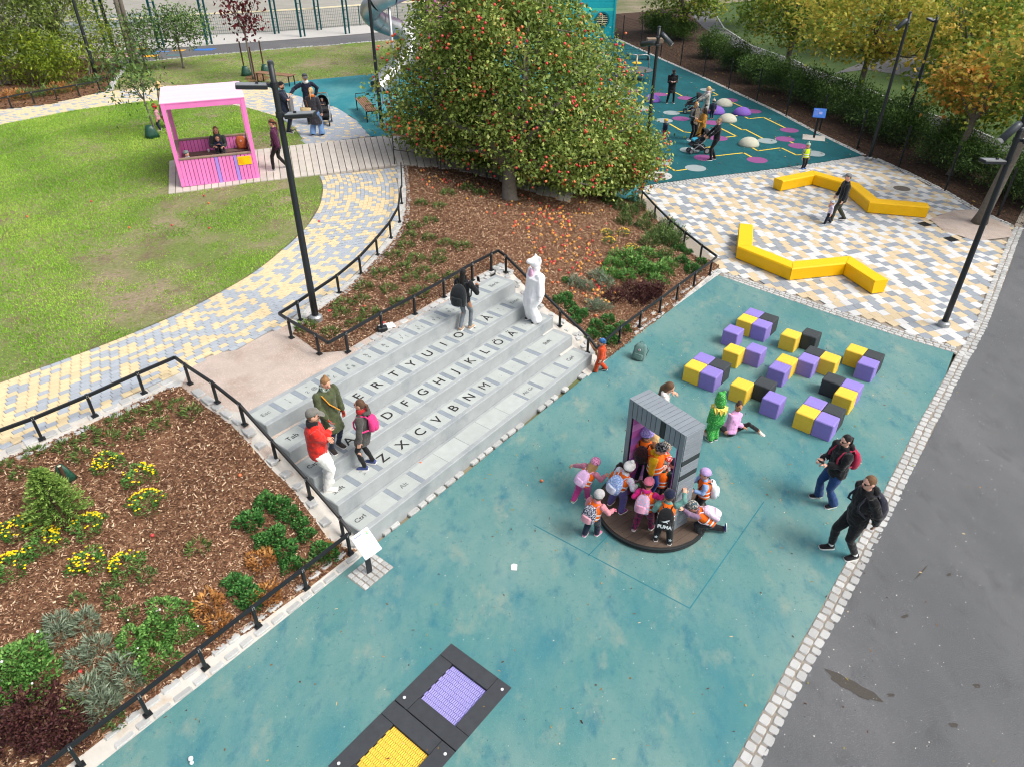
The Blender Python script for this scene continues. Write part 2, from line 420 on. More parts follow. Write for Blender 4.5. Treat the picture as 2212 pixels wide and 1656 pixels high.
L2 = [(242, 197), (252, 174.6), (282, 137), (440, 121), (594, 107.4), (720, 98), (843, 87), (1000, 72), (1000, 120), (905, 150), (808, 160), (642, 176), (575, 188), (537, 182.6), (349, 185)]
lawn2_poly = xy(L2); sheet('lawn', lawn2_poly, M_lawn, .9, .0, True)
MB2 = [(-300, 288), (0, 236), (107, 224), (217, 198), (236, 195), (246, 174.6), (272, 140), (220, 131), (100, 131), (-300, 165)]
bed2_poly = xy(MB2); sheet('planting_bed', bed2_poly, M_soil, .7, -.01, True)
NA = [(-300, 165), (100, 131), (220, 131), (272, 140), (282, 136), (440, 120), (594, 106.5), (720, 97), (843, 86), (1010, 71), (1010, 57), (835, 69.5), (720, 79), (594, 88.6), (448, 99), (322, 107), (118, 121), (-300, 150)]
sheet('asphalt_path', xy(NA), M_asph2, 1.0, .002, True)
CS = [(-300, 149), (118, 120.5), (322, 106.5), (448, 98.5), (594, 88), (720, 78.5), (835, 69), (1010, 56.5), (1010, 40), (830, 52), (686, 62), (594, 69), (448, 76), (322, 88), (118, 100), (-300, 130)]
sheet('pale_pavement', xy(CS), M_pale, 1.0, .0, True)
wcs = xy([(1010, 40), (830, 52), (686, 62), (594, 69), (448, 76), (322, 88), (118, 100), (-300, 130)])
sheet('court', wcs+[(-120, 60), (-120, 160), (0, 160)], M_court, 2.5, -.01, True)
GV = [(419, 789), (448, 771), (477, 761), (513, 755.5), (540, 739.5), (580, 718.5), (621, 702.5), (640, 725), (690, 762), (745, 757), (822, 712), (895, 675), (958, 639), (1018, 602), (1060, 580), (1078, 567)]
SB = [(1096, 577), (1114, 597), (1182, 667), (1253, 712), (1270, 735), (1290, 770)]
LB = [(392, 834), (440, 874.5), (502, 919), (545, 965), (581, 1007), (636, 1061), (673, 1112), (707, 1160), (727, 1176), (770, 1188)]
grav_poly = xy(GV)+xy([(1100, 600), (800, 800), (600, 960)])+xy([(768, 1186)])+xy(LB[::-1])+xy([(400, 820)])
grav_poly = xy(GV)+xy([(900, 735), (640, 890), (700, 1040), (800, 1172)])+xy(LB[::-1])+xy([(400, 815)])
sheet('gravel_area', grav_poly, M_grav, .4, -.006, True)
_sl = [S0_+S1_*t for t in ()] if False else [(-2.5735-.612*.0-.7907*SDk, 8.6314+.612*SDk) for SDk in (0., 1.0, 2.0, 2.95)]
sheet('side_strip', xy(LB[1:])+_sl, M_conc0, .4, -.002, True)
side_poly = xy([(1070, 590), (1078, 567)])+xy(SB)+xy([(1275, 815), (1200, 760)])
sheet('side_strip', side_poly, M_conc0, .4, -.006, True)
bed1_poly = xy([(-300, 1110), (0, 995), (102, 956), (242, 893), (295, 868), (362, 840), (392, 834)])+xy(LB[1:])+wbl[::-1][1:]+[(-14, 3)]
sheet('planting_bed', bed1_poly, M_soil, .5, -.004, True)
TB_L = [(866, 357), (873, 368), (878, 416), (877, 445), (870, 485.6), (851, 518), (808, 566), (771, 604), (733, 639), (701, 663), (669, 682), (640, 706), (632, 722)]
bed3_poly = xy(GV[7:])+xy(SB)+wbr[1:]+xy(PL[1:])+xy([(1330, 430), (1250, 400), (1130, 370), (983, 362), (889, 359)])+xy(TB_L)
sheet('planting_bed', bed3_poly, M_soil, .5, -.002, True)
KB = [(0, 972), (102, 931), (236, 874), (300, 846), (360, 818), (419, 789), (411, 829), (392, 834), (362, 840), (295, 868), (242, 893), (102, 956), (0, 995), (-300, 1112), (-300, 1090)]
sheet('strip_bed', xy(KB), M_conc0, .4, -.008, True)
KB3 = PLOW[12:]+[(866, 357)]+TB_L[1:]
sheet('strip_bed', xy(KB3), M_conc0, .4, -.008, True)

# ------------------------------------------------------------------ setts, pavers and plaza tiles: pieces of their own, the rest of a kind joined
M_sett = mat('granite_sett', '#b4b5b3', .85, var=.12, scale=14, objvar=.16, bump=.4, bscale=60)
M_settr = mat('granite_sett_far', '#b4b5b3', .85, var=.14, scale=14, bump=.4, bscale=60)
def stone_mesh(name, m, lx=1., ly=1., h=.06, rag=.10, seed=0):
    """a rough-hewn block: unit plan, rounded irregular outline, slightly domed top"""
    r = random.Random(seed); b = MB(); out = []
    for cx_, cy_ in ((-1, -1), (0, -1), (1, -1), (1, 0), (1, 1), (0, 1), (-1, 1), (-1, 0)):
        k = .45 if cx_ and cy_ else .5
        out.append((cx_*k*(1-r.random()*rag)*lx, cy_*k*(1-r.random()*rag)*ly))
    b.loft([[(x, y, -h) for x, y in out], [(x, y, -.012) for x, y in out], [(x*.86, y*.86, r.random()*.006) for x, y in out]])
    return b.mesh(name, m)
SETTS = [stone_mesh('sett', M_sett, seed=i) for i in range(6)]
SETTR = [stone_mesh('sett', M_settr, seed=i) for i in range(4)]
def polylen(P): return [0]+list(np.cumsum([math.dist(P[i], P[i+1]) for i in range(len(P)-1)]))
def along(P, s, cum=None):
    cum = cum or polylen(P); i = max(0, min(len(P)-2, int(np.searchsorted(cum, s))-1)); t = (s-cum[i])/max(1e-9, cum[i+1]-cum[i])
    a, b = P[i], P[i+1]; d = (Vector(b[:2])-Vector(a[:2])).normalized()
    return Vector((a[0]+(b[0]-a[0])*t, a[1]+(b[1]-a[1])*t)), d
def joined(name, meshes, places, mats, parent, kind='stuff'):
    """places: (mesh index, matrix 4x4); one joined mesh"""
    Vs, Fs, o = [], [], 0; mi = []
    cache = []
    for me in meshes:
        v = np.empty(len(me.vertices)*3, np.float32); me.vertices.foreach_get('co', v)
        cache.append((v.reshape(-1, 3), [tuple(p.vertices) for p in me.polygons]))
    vl, fl, ml = [], [], []
    for k, M in places:
        v, f = cache[k]; A = np.array(M)
        vl.append(v @ A[:3, :3].T+A[:3, 3]); fl += [tuple(i+o for i in q) for q in f]; o += len(v)
        ml += [k if len(mats) > 1 else 0]*len(f)
    me = bpy.data.meshes.new(name); me.from_pydata(np.concatenate(vl).tolist(), [], fl)
    for m in mats: me.materials.append(m)
    if len(mats) > 1: me.polygons.foreach_set('material_index', ml)
    me.update(); o_ = link(name, me, parent); tag(o_, kind=kind); return o_
def camdist(p): return math.dist((p[0], p[1], p[2] if len(p) > 2 else 0), (0, 0, CAM_H))
def in_view(p, m=40):
    d = Vector(p)-Vector((0, 0, CAM_H)); f = Vector((0, CP, -SP)); u = Vector((0, SP, CP)); z = d.dot(f)
    if z <= .1: return False
    x = CX+FPX*d.x/z; y = CY-FPX*d.dot(u)/z; return -m < x < 2212+m and -m < y < 1656+m
def place_pieces(name, parent, items, meshes, mats_join, meshes_join, cap=300):
    """items: (mesh idx, x, y, z, angle, sx, sy, sz); nearest in view become objects, the rest one joined part"""
    vis = [it for it in items if in_view((it[1], it[2], it[3]), 25)]
    vis.sort(key=lambda it: camdist((it[1], it[2], it[3])))
    own = vis[:cap]; ids = {id(i) for i in own}; rest = [i for i in items if id(i) not in ids]
    for k, x, y, z, a, sx, sy, sz in own:
        link(name, meshes[k], parent, (x, y, z), (0, 0, a), (sx, sy, sz))
    if rest:
        joined(name, meshes_join, [(k % len(meshes_join), Matrix.Translation((x, y, z)) @ Matrix.Rotation(a, 4, 'Z') @ Matrix.Diagonal((sx, sy, sz, 1))) for k, x, y, z, a, sx, sy, sz in rest], mats_join, parent)
def sett_rows(parent, P, rows, w, l, off0=0.0, skip=0.0, zoff=.0, cap=300, jit=.012, name='sett'):
    cum = polylen(P); it = []
    for r_ in range(rows):
        s = random.random()*l
        while s < cum[-1]:
            ll = l*random.uniform(.8, 1.25)
            if random.random() >= skip:
                p, d = along(P, s+ll/2, cum); nrm = Vector((-d.y, d.x)); p = p+nrm*(off0+w*(r_+.5)+random.uniform(-jit, jit))
                it.append((random.randrange(4), p.x, p.y, zoff, math.atan2(d.y, d.x)+random.uniform(-.06, .06), ll*.95, w*.95, 1))
            s += ll
    zz = terr([(i[1], i[2]) for i in it]) if it else []
    it = [(k, x, y, z+float(h)+random.uniform(-.004, .004), a, sx, sy, sz) for (k, x, y, z, a, sx, sy, sz), h in zip(it, zz)]
    place_pieces(name, parent, it, SETTS, [M_settr], SETTR, cap)
def strip_thing(label): return tag(bpy.data.objects.new('sett_strip', None), label, None, None, 'structure')
def strip():
    o = bpy.data.objects.new('sett_strip', None); COL.objects.link(o); o['kind'] = 'structure'; return o
ce = wi+wi2
sett_rows(strip(), wi+wi2, 2, .155, .175, off0=-.31, cap=300)
sett_rows(strip(), wtt+[wi[-1]], 3, .12, .16, off0=.01, cap=200)
sett_rows(strip(), wtl[1:6], 2, .17, .26, off0=.01, skip=.18, cap=200)
sett_rows(strip(), wtl[6:11], 1, .15, .24, off0=.01, skip=.10, cap=120)
sett_rows(strip(), wtl[11:]+[wpt[0]], 2, .15, .22, off0=.01, skip=.2, cap=120)
sett_rows(strip(), wplow[1:6], 2, .2, .26, off0=-.40, skip=.15, cap=150)
sett_rows(strip(), wplow[12:21], 3, .12, .18, off0=-.36, skip=.12, cap=300)
sett_rows(strip(), xy(LB), 1, .2, .3, off0=.02, skip=.15, cap=60)
sett_rows(strip(), xy(GV[9:]+SB[:1]), 2, .16, .22, off0=-.34, skip=.15, cap=100)
sett_rows(strip(), xy([(1096, 577)]+SB[1:]), 2, .16, .24, off0=-.34, skip=.12, cap=100)
sett_rows(strip(), wfb, 4, .12, .15, off0=-.5, cap=60)
sett_rows(strip(), wfr[1:], 2, .13, .18, off0=.0, cap=40)
sett_rows(strip(), wpr[:5], 2, .13, .2, off0=.0, cap=60)
sett_rows(strip(), xy([(242, 197), (252, 174.6), (282, 137), (440, 120.5), (594, 107), (720, 97.5), (843, 86.5)]), 2, .16, .25, off0=-.05, cap=40)
sett_rows(strip(), whp2[1:], 1, .14, .25, off0=-.2, cap=20, zoff=.01)

M_pv = [mat('paver_straw', '#d3c09a', .85, var=.08, scale=15, objvar=.07, bump=.25, bscale=80), mat('paver_blue_grey', '#a1a8b0', .85, var=.08, scale=15, objvar=.07, bump=.25, bscale=80)]
M_pvj = [mat('paver_straw_far', '#d3c09a', .85, var=.1, scale=9), mat('paver_blue_grey_far', '#a1a8b0', .85, var=.1, scale=9)]
def slab_mesh(name, m, h=.05, bev=.05):
    b = MB(); k = .5; c = .5-bev
    o1 = [(-c, -k), (c, -k), (k, -c), (k, c), (c, k), (-c, k), (-k, c), (-k, -c)]
    b.loft([[(x, y, -h) for x, y in o1], [(x, y, -.006) for x, y in o1], [(x*.94, y*.94, 0) for x, y in o1]]); return b.mesh(name, m)
PAV = [slab_mesh('paver', m) for m in M_pv]; PAVJ = [slab_mesh('paver', m, .02) for m in M_pvj]
def blotch(x, y, s=1.):
    return .5+.5*math.sin(x*2.1*s+1.7*math.sin(y*1.3*s))*math.sin(y*2.4*s+1.1*math.sin(x*1.9*s))
def smooth_line(P, n=6):
    P = [Vector(p[:2]) for p in P]; out = []
    for i in range(len(P)-1):
        p0, p1, p2, p3 = P[max(i-1, 0)], P[i], P[i+1], P[min(i+2, len(P)-1)]
        for k in range(n):
            t = k/n; out.append(tuple(.5*((2*p1)+(p2-p0)*t+(2*p0-5*p1+4*p2-p3)*t*t+(3*p1-p0-3*p2+p3)*t**3)))
    return out+[tuple(P[-1])]
it = []; SLE = smooth_line(wle); wr = .130
SN = []
for i in range(len(SLE)):
    d = Vector(SLE[min(i+1, len(SLE)-1)])-Vector(SLE[max(i-1, 0)]); d.normalize(); SN.append(Vector((d.y, -d.x)))
for _ in range(6): SN = [(SN[max(i-1, 0)]+SN[i]+SN[min(i+1, len(SN)-1)]).normalized() for i in range(len(SN))]
for k in range(36):
    line = [tuple(Vector(p)+n*wr*(k+.5)) for p, n in zip(SLE, SN)]; cum = polylen(line); s = (k % 2)*.095
    while s < cum[-1]-.2:
        l = .19; p, d = along(line, s+l/2, cum); yel = random.random() < (.70 if p.x < -8.5 else .48)+.35*(blotch(p.x, p.y)-.5)
        it.append((0 if yel else 1, p.x, p.y, 0, math.atan2(d.y, d.x), l, wr, 1)); s += l
q = np.array([(i[1], i[2]) for i in it]); ok = inside(q, path_poly) & (pdist(q, wle, False) > .03)
keep = [i for i, k in zip(it, ok) if k]
zz = terr([(i[1], i[2]) for i in keep])
keep = [(k, x, y, float(h)+random.uniform(-.001, .001), a+random.uniform(-.02, .02), sx*.965, sy*.955, 1) for (k, x, y, _, a, sx, sy, sz), h in zip(keep, zz)]
pth = bpy.data.objects.new('path', None); COL.objects.link(pth); pth['kind'] = 'structure'
place_pieces('paver', pth, keep, PAV, M_pvj, PAVJ, 300)
it = []
for i in range(-260, 120):
    for j in range(170, 330):
        x = i*.17+(j % 2)*.085; y = j*.128
        it.append((x, y))
q = np.array(it); q = q[inside(q, path2_poly)]; zz = terr(q)
it = [(0 if random.random() < (.12+.75*np.clip((-x-9.5)/2.5, 0, 1)*.75) else 1, x, y, float(h), 0, .168, .126, 1) for (x, y), h in zip(q, zz)]
pth = bpy.data.objects.new('path', None); COL.objects.link(pth); pth['kind'] = 'structure'
place_pieces('paver', pth, it, PAV, M_pvj, PAVJ, 120)

M_tl = [mat('tile_white', '#c8c9c8', .8, var=.05, scale=9, objvar=.05, col2='#c2bdb2', mix2=(3, .55, .75), bump=.1), mat('tile_straw', '#c4b394', .8, var=.06, scale=9, objvar=.06, bump=.1), mat('tile_grey', '#8d949b', .8, var=.09, scale=9, objvar=.08, bump=.1)]
M_tlj = [mat('tile_white_far', '#c8c9c8', .8, var=.06, scale=5), mat('tile_straw_far', '#c4b394', .8, var=.07, scale=5), mat('tile_grey_far', '#8d949b', .8, var=.09, scale=5)]
TIL = [slab_mesh('tile', m, .04, .012) for m in M_tl]; TILJ = [slab_mesh('tile', m, .02, .012) for m in M_tlj]
ta = R(20.5); ca, sa = math.cos(ta), math.sin(ta); it = []; prev = {}
for j in range(-20, 90):
    last = 0; sh = (j % 3)*.09
    for i in range(-20, 80):
        a = i*.272+sh; b = j*.272; x = a*ca-b*sa+2; y = a*sa+b*ca+8
        k = random.choice([c for c in (0, 1, 2) if c != last or random.random() < .25]); last = k
        it.append((k, x, y, 0, ta, .269, .269, 1))
q = np.array([(i[1], i[2]) for i in it]); ok = inside(q, plaza_poly) & (~inside(q, wgp)) & (pdist(q, wfb, False) > .5)
it = [i[:3]+(random.uniform(-.002, .002),)+i[4:] for i, k in zip(it, ok) if k]
pth = bpy.data.objects.new('plaza', None); COL.objects.link(pth); pth['kind'] = 'structure'
place_pieces('tile', pth, it, TIL, M_tlj, TILJ, 300)
# ------------------------------------------------------------------ built things
M_blk = mat('black_steel', '#1d2023', .5, var=.08, spec=.4)
M_dkst = mat('anthracite_steel', '#23282c', .45, var=.06, spec=.45)
M_bolt = mat('bright_bolt', '#c9cccd', .35, var=0, metal=.7)
M_galv = mat('galvanised_steel', '#9fa3a5', .45, var=.15, scale=12, metal=.6)
M_inox = mat('brushed_stainless', '#b4b6b8', .42, var=.12, scale=6, metal=.75)
M_conc = mat('cast_concrete', '#9ea3a4', .85, var=.1, scale=3.5, det=8, col2='#878e92', mix2=(1.1, .52, .72), bump=.25, bscale=70)
M_key = mat('key_tile', '#abb1ae', .85, var=.08, scale=5, det=8, objvar=.05, bump=.2, bscale=90)
M_strip = mat('dark_key_strip', '#858e96', .85, var=.1, scale=8, objvar=.06, bump=.2, bscale=90)
M_let = mat('black_letter', '#2b2a2a', .8, var=.2, scale=40)
M_let2 = mat('grey_letter', '#6a6e6e', .85, var=.15, scale=40)
def boxlocal(b, o, ax, ay, c, d, bev=0):
    M = Matrix(((ax[0], ay[0], 0), (ax[1], ay[1], 0), (0, 0, 1)))
    cc = Vector((o[0], o[1], 0))+Vector((ax[0], ax[1], 0))*c[0]+Vector((ay[0], ay[1], 0))*c[1]
    b.box((cc.x, cc.y, c[2]), d, M, bev)
_txt = {}
def text_geo(s, size, bold=0.0):
    """outline of a text as vertices and faces, centred"""
    key = (s, size, bold)
    if key in _txt: return _txt[key]
    cu = bpy.data.curves.new('text', 'FONT'); cu.body = s; cu.size = size; cu.align_x = 'CENTER'; cu.align_y = 'CENTER'; cu.offset = bold; cu.resolution_u = 4
    o = bpy.data.objects.new('text', cu); COL.objects.link(o); bpy.context.view_layer.update()
    me = o.evaluated_get(bpy.context.evaluated_depsgraph_get()).to_mesh()
    r = ([tuple(v.co) for v in me.vertices], [tuple(p.vertices) for p in me.polygons])
    bpy.data.objects.remove(o); bpy.data.curves.remove(cu); _txt[key] = r; return r

# --- the keyboard steps
S0 = Vector((-2.5735, 8.6314)); SA = .91193; SH, SH1, SD, SL = .3094, .3623, .5795, 7.346
sa_ = Vector((math.cos(SA), math.sin(SA))); sn_ = Vector((-math.sin(SA), math.cos(SA)))
steps = thing('keyboard_steps', 'wide grey concrete seating steps laid out as a giant computer keyboard', 'steps', (S0.x, S0.y, 0), SA)
ROWS = []
def row(i, defs): ROWS.append((i, defs))
row(0, [(0.02, .42, 'Ctrl', .13)]+[(.52, .94, '', 0), (1.05, 1.55, 'Alt', .13)]+[(1.66+k*.645, 1.66+(k+1)*.645-.01, '', 0) for k in range(5)]+[(4.95, 5.4, 'Alt Gr', .12), (5.5, 5.92, '', 0), (5.98, 6.4, '', 0), (6.5, 7.2, 'Ctrl', .13)])
row(1, [(0.02, .53, 'Shift', .13), (.65, 1.06, '<\n>', .10)]+[(1.18+k*.5, 1.18+k*.5+.385, c, .25) for k, c in enumerate('ZXCVBNM')]+[(4.68+k*.5, 5.065+k*.5, c, .10) for k, c in enumerate((',  ;', '.  :', '-  _'))]+[(6.2, 7.2, 'Shift', .13)])
row(2, [(0.02, .78, 'Caps Lock', .12)]+[(.9+k*.5, .9+k*.5+.385, c, .25) for k, c in enumerate('ASDFGHJKLÖÄ')]+[(6.4, 6.8, "'  *", .10), (6.9, 7.2, '', 0)])
row(3, [(0.02, .58, 'Tab', .15)]+[(.7+k*.5, .7+k*.5+.385, c, .25) for k, c in enumerate('QWERTYUIOPÅ')]+[(6.2, 6.58, '^\n¨ ~', .10), (6.7, 7.2, 'Enter', .13)])
row(4, [(0.02, .42, 'Esc', .13)]+[(.53+k*.5, .53+k*.5+.385, c, .11) for k, c in enumerate(('!\n1', '"\n2  @', '#\n3  £', '¤\n4  $', '%\n5', '&\n6', '/\n7  {', '(\n8  [', ')\n9  ]', '=\n0  }', '?\n+  \\', '´  `'))]+[(6.53, 7.2, 'Back', .15)])
for i, defs in ROWS:
    z1 = SH1+SH*i; dep = SD+(.0 if i < 4 else .05)
    b = MB(); b.box((SL/2, SD*i+dep/2+.004*(i % 2), z1/2-.1), (SL-.003*i, dep+.008, z1+.2), None, .012)
    st = b.build('step', M_conc, steps); prev = None
    for k0, k1, s, sz in defs:
        kb = MB(); kb.box(((k0+k1)/2, SD*i+.30, z1+.0005), (k1-k0, .42, .008))
        if s:
            v, f = text_geo(s, sz*1.25 if len(s) == 1 else sz*1.1, .0 if s == 'M' else (.003 if len(s) == 1 else .001))
            kb.cur = 1; kb.add([(p[0]+(k0+k1)/2, p[1]+SD*i+.30, z1+.0075) for p in v], f)
        big = len(s) == 1
        kb.build('key', [M_key, M_let if big or s in ('Shift', 'Tab', 'Caps Lock', 'Ctrl') else M_let2], st)
        if prev is not None and k0-prev > .05:
            sb = MB(); sb.box(((k0+prev)/2, SD*i+.30, z1+.0002), (k0-prev-.012, .40, .006)); sb.build('key_strip', M_strip, st)
        prev = k1

# --- low black rails round the beds
def post_mesh():
    b = MB(); b.box((0, 0, .24), (.048, .048, .5), None, .004); b.box((0, 0, .012), (.11, .09, .024)); b.cur = 1
    for sx in (-.014, .014):
        for sz in (.435, .465): b.box((sx, -.032, sz), (.011, .012, .011)); b.box((sx, .032, sz), (.011, .012, .011))
    return b.mesh('post', [M_blk, M_bolt])
POST = post_mesh()
def low_rail(label, items, h=.47):
    """items: ('p', u, v) foot of a post, ('c', u, v) corner of the rail at rail height"""
    pts = []
    for k, u, v in items:
        p = on(u, v) if k == 'p' else on(u, v, h)
        if k == 'p': pts.append((k, Vector((p.x, p.y, tz(p.x, p.y)))))
        else: pts.append((k, Vector((p.x, p.y, p.z-h))))
    root = thing('low_rail', label, 'railing', pts[0][1], 0, 'low black rails round the planting beds'); o = pts[0][1]
    for i, (k, p) in enumerate(pts):
        if k == 'p':
            a = pts[max(i-1, 0)][1]; c = pts[min(i+1, len(pts)-1)][1]; d = c-a
            link('post', POST, root, p-o, (0, 0, math.atan2(d.y, d.x)))
    for (k, a), (k2, c) in zip(pts, pts[1:]):
        b = MB(); b.bar(a-o+Vector((0, 0, h-.02)), c-o+Vector((0, 0, h-.02)), .04, .058); b.build('rail', M_blk, root)
    return root
low_rail('black low rail between left bark bed and paved path, turning down beside the steps', [('c', -330, 1075), ('p', -180, 1050), ('p', -40, 997), ('p', 91, 948), ('p', 205.4, 898.6), ('p', 311.5, 849), ('c', 377, 770), ('p', 411, 829), ('p', 470, 869), ('p', 529, 917), ('p', 597.5, 994), ('p', 670.5, 1075), ('p', 742.4, 1158.5), ('c', 757, 1148)])
low_rail('black low rail along the setts between left bark bed and teal rubber', [('c', 757, 1148), ('p', 757, 1195), ('p', 662, 1270), ('p', 557.5, 1352), ('p', 444.5, 1442), ('p', 319.6, 1542.6), ('p', 174.6, 1652.7), ('p', 10, 1780)])
low_rail('black low rail following the curved path beside the apple tree bed', [('c', 866, 352), ('c', 868, 400), ('p', 868, 440), ('p', 863.6, 480), ('p', 844.8, 514.6), ('p', 815.8, 551), ('p', 780, 591.6), ('p', 732.8, 633), ('p', 648.8, 692), ('c', 602.3, 676), ('p', 630, 730), ('p', 690, 765), ('c', 708.4, 739)])
low_rail('black low rail behind the top of the keyboard steps, turning down their right side', [('c', 708.4, 739), ('p', 752, 760.8), ('p', 826, 716.5), ('p', 896.6, 679), ('p', 960, 642.7), ('p', 1020.7, 606.4), ('p', 1061.5, 584.4), ('c', 1076.3, 540), ('p', 1093, 589), ('p', 1152, 648), ('p', 1209, 705), ('p', 1269, 762), ('c', 1289, 750)])
low_rail('black low rail between the apple tree bed and the teal rubber with coloured cubes', [('c', 1289, 750), ('p', 1337, 740.7), ('p', 1381, 707), ('p', 1424.5, 675.7), ('p', 1461, 646.7), ('p', 1498, 619), ('p', 1533, 594), ('c', 1549, 552.7)])
low_rail('black low rail between the apple tree bed and the tiled plaza', [('c', 1549, 552.7), ('p', 1512, 560), ('p', 1476.6, 531), ('p', 1444, 504), ('p', 1413, 472), ('p', 1385, 440)])
low_rail('black low rail at the edge of the far left shrub bed beside the path', [('c', -40, 225), ('p', -30, 246), ('p', 25.5, 233.6), ('p', 74.7, 224), ('p', 123.5, 216), ('p', 172, 207), ('p', 217, 198.7), ('p', 236, 186.6), ('p', 245.7, 174), ('p', 252, 161), ('p', 262, 150), ('p', 275, 138)])

# --- lamp posts
M_lampgrey = mat('lamp_housing', '#3a4146', .4, var=.05, spec=.5)
M_white = mat('white_plastic', '#dfe3e6', .5, var=.03)
def lamp_post(base, H, label, fixtures, r0=.075, r1=.055, collar=True, cat='lamp post'):
    p = on(*base); root = thing('lamp_post', label, cat, p, 0, 'tall black lamp posts')
    b = MB(); b.lathe([(r0, .12), (r0, .9), (r0*.97, .92), (r1, H*.9), (r1, H)], 14); b.build('pole', M_dkst, root, True)
    b = MB(); b.lathe([(r0*2.0, 0), (r0*2.0, .1), (r0*1.5, .14), (r0*1.1, .145)], 18); b.build('base_collar', M_galv, root)
    b = MB(); b.lathe([(r1*1.03, H-.01), (r1*1.05, H+.03), (r1*.6, H+.045)], 14); b.build('cap', M_lampgrey, root)
    for f in fixtures:
        k, z, az = f[0], f[1], R(f[2]); d = Vector((math.cos(az), math.sin(az), 0))
        if k == 'box':
            fr = bpy.data.objects.new('lamp_head', None); b = MB()
            M = Matrix.Rotation(az, 3, 'Z') @ Matrix.Rotation(R(-4), 3, 'Y')
            b.box(d*.40+Vector((0, 0, z)), (.56, .24, .075), M, .012); b.bar(d*.03+Vector((0, 0, z)), d*.14+Vector((0, 0, z)), .06)
            b.lathe([(r1*1.35, z-.05), (r1*1.35, z+.05)], 12)
            h = b.build('lamp_head', M_dkst, root)
            b = MB(); b.box(d*.40+Vector((0, 0, z+.04)), (.53, .215, .012), M); b.build('lid', M_galv, h)
            b = MB(); b.box(d*.30+Vector((0, 0, z+.055)), (.05, .045, .03), M); b.build('sensor', M_blk, h)
        else:
            b = MB(); a = Vector((0, 0, z))+d*.05; tilt = d*.5+Vector((0, 0, f[3] if len(f) > 3 else -.42))
            c0 = a+d*.12+Vector((0, 0, .06)); c1 = c0+tilt.normalized()*.42
            b.tube([a, c0], .025, 6); b.tube([c0-tilt.normalized()*.1, c0, c1], [.07, .085, .085], 12); b.lathe([(r1*1.3, z-.04), (r1*1.3, z+.04)], 12)
            h = b.build('spotlight', M_lampgrey, root, True)
            b = MB(); b.tube([c1, c1+tilt.normalized()*.006], .07, 12); b.build('lens', M_white, h)
    return root
lamp_post((683, 692), 5.32, 'dark lamp post with two flat box heads in the bark bed corner', [('box', 4.95, 197), ('box', 4.42, -4)])
lamp_post((2037.4, 704), 6.6, 'dark lamp post with flat box heads on the plaza corner beside the asphalt', [('box', 4.38, 188), ('box', 4.85, -20), ('spot', 5.1, 200)])
lamp_post((1877, 346), 5.7, 'black lamp post with a small spotlight at the plaza edge by the hedge', [('spot', 5.35, 200)], .07)
lp = lamp_post((1386.5, 417), 5.75, 'black lamp post with cylinder spotlight right beside the apple tree', [('spot', 5.45, -22), ('spot', 5.2, 150, -.1)], .075)
for z, az in ((1.75, 20), (1.9, 190), (.95, 200)):
    b = MB(); d = Vector((math.cos(R(az)), math.sin(R(az)), 0)); b.box(d*.13+Vector((0, 0, z)), (.12, .1, .34), Matrix.Rotation(R(az), 3, 'Z'), .02); b.build('control_box', M_blk, lp)
lamp_post((824.7, 273), 6.2, 'black lamp post on the teal slope beside the slatted bench', [('box', 5.9, 190)], .07)
lamp_post((210.8, 173), 6.2, 'black lamp post behind the low rail in the far left shrub bed', [('box', 5.9, 190)], .085)
lamp_post((255, 134), 5.4, 'thin black lamp post beside the far asphalt path and the bench', [('box', 5.2, 180)], .07)
lamp_post((1945, 303), 5.2, 'black lamp post beside the asphalt path beyond the hedge', [('box', 5.0, 90)], .07)

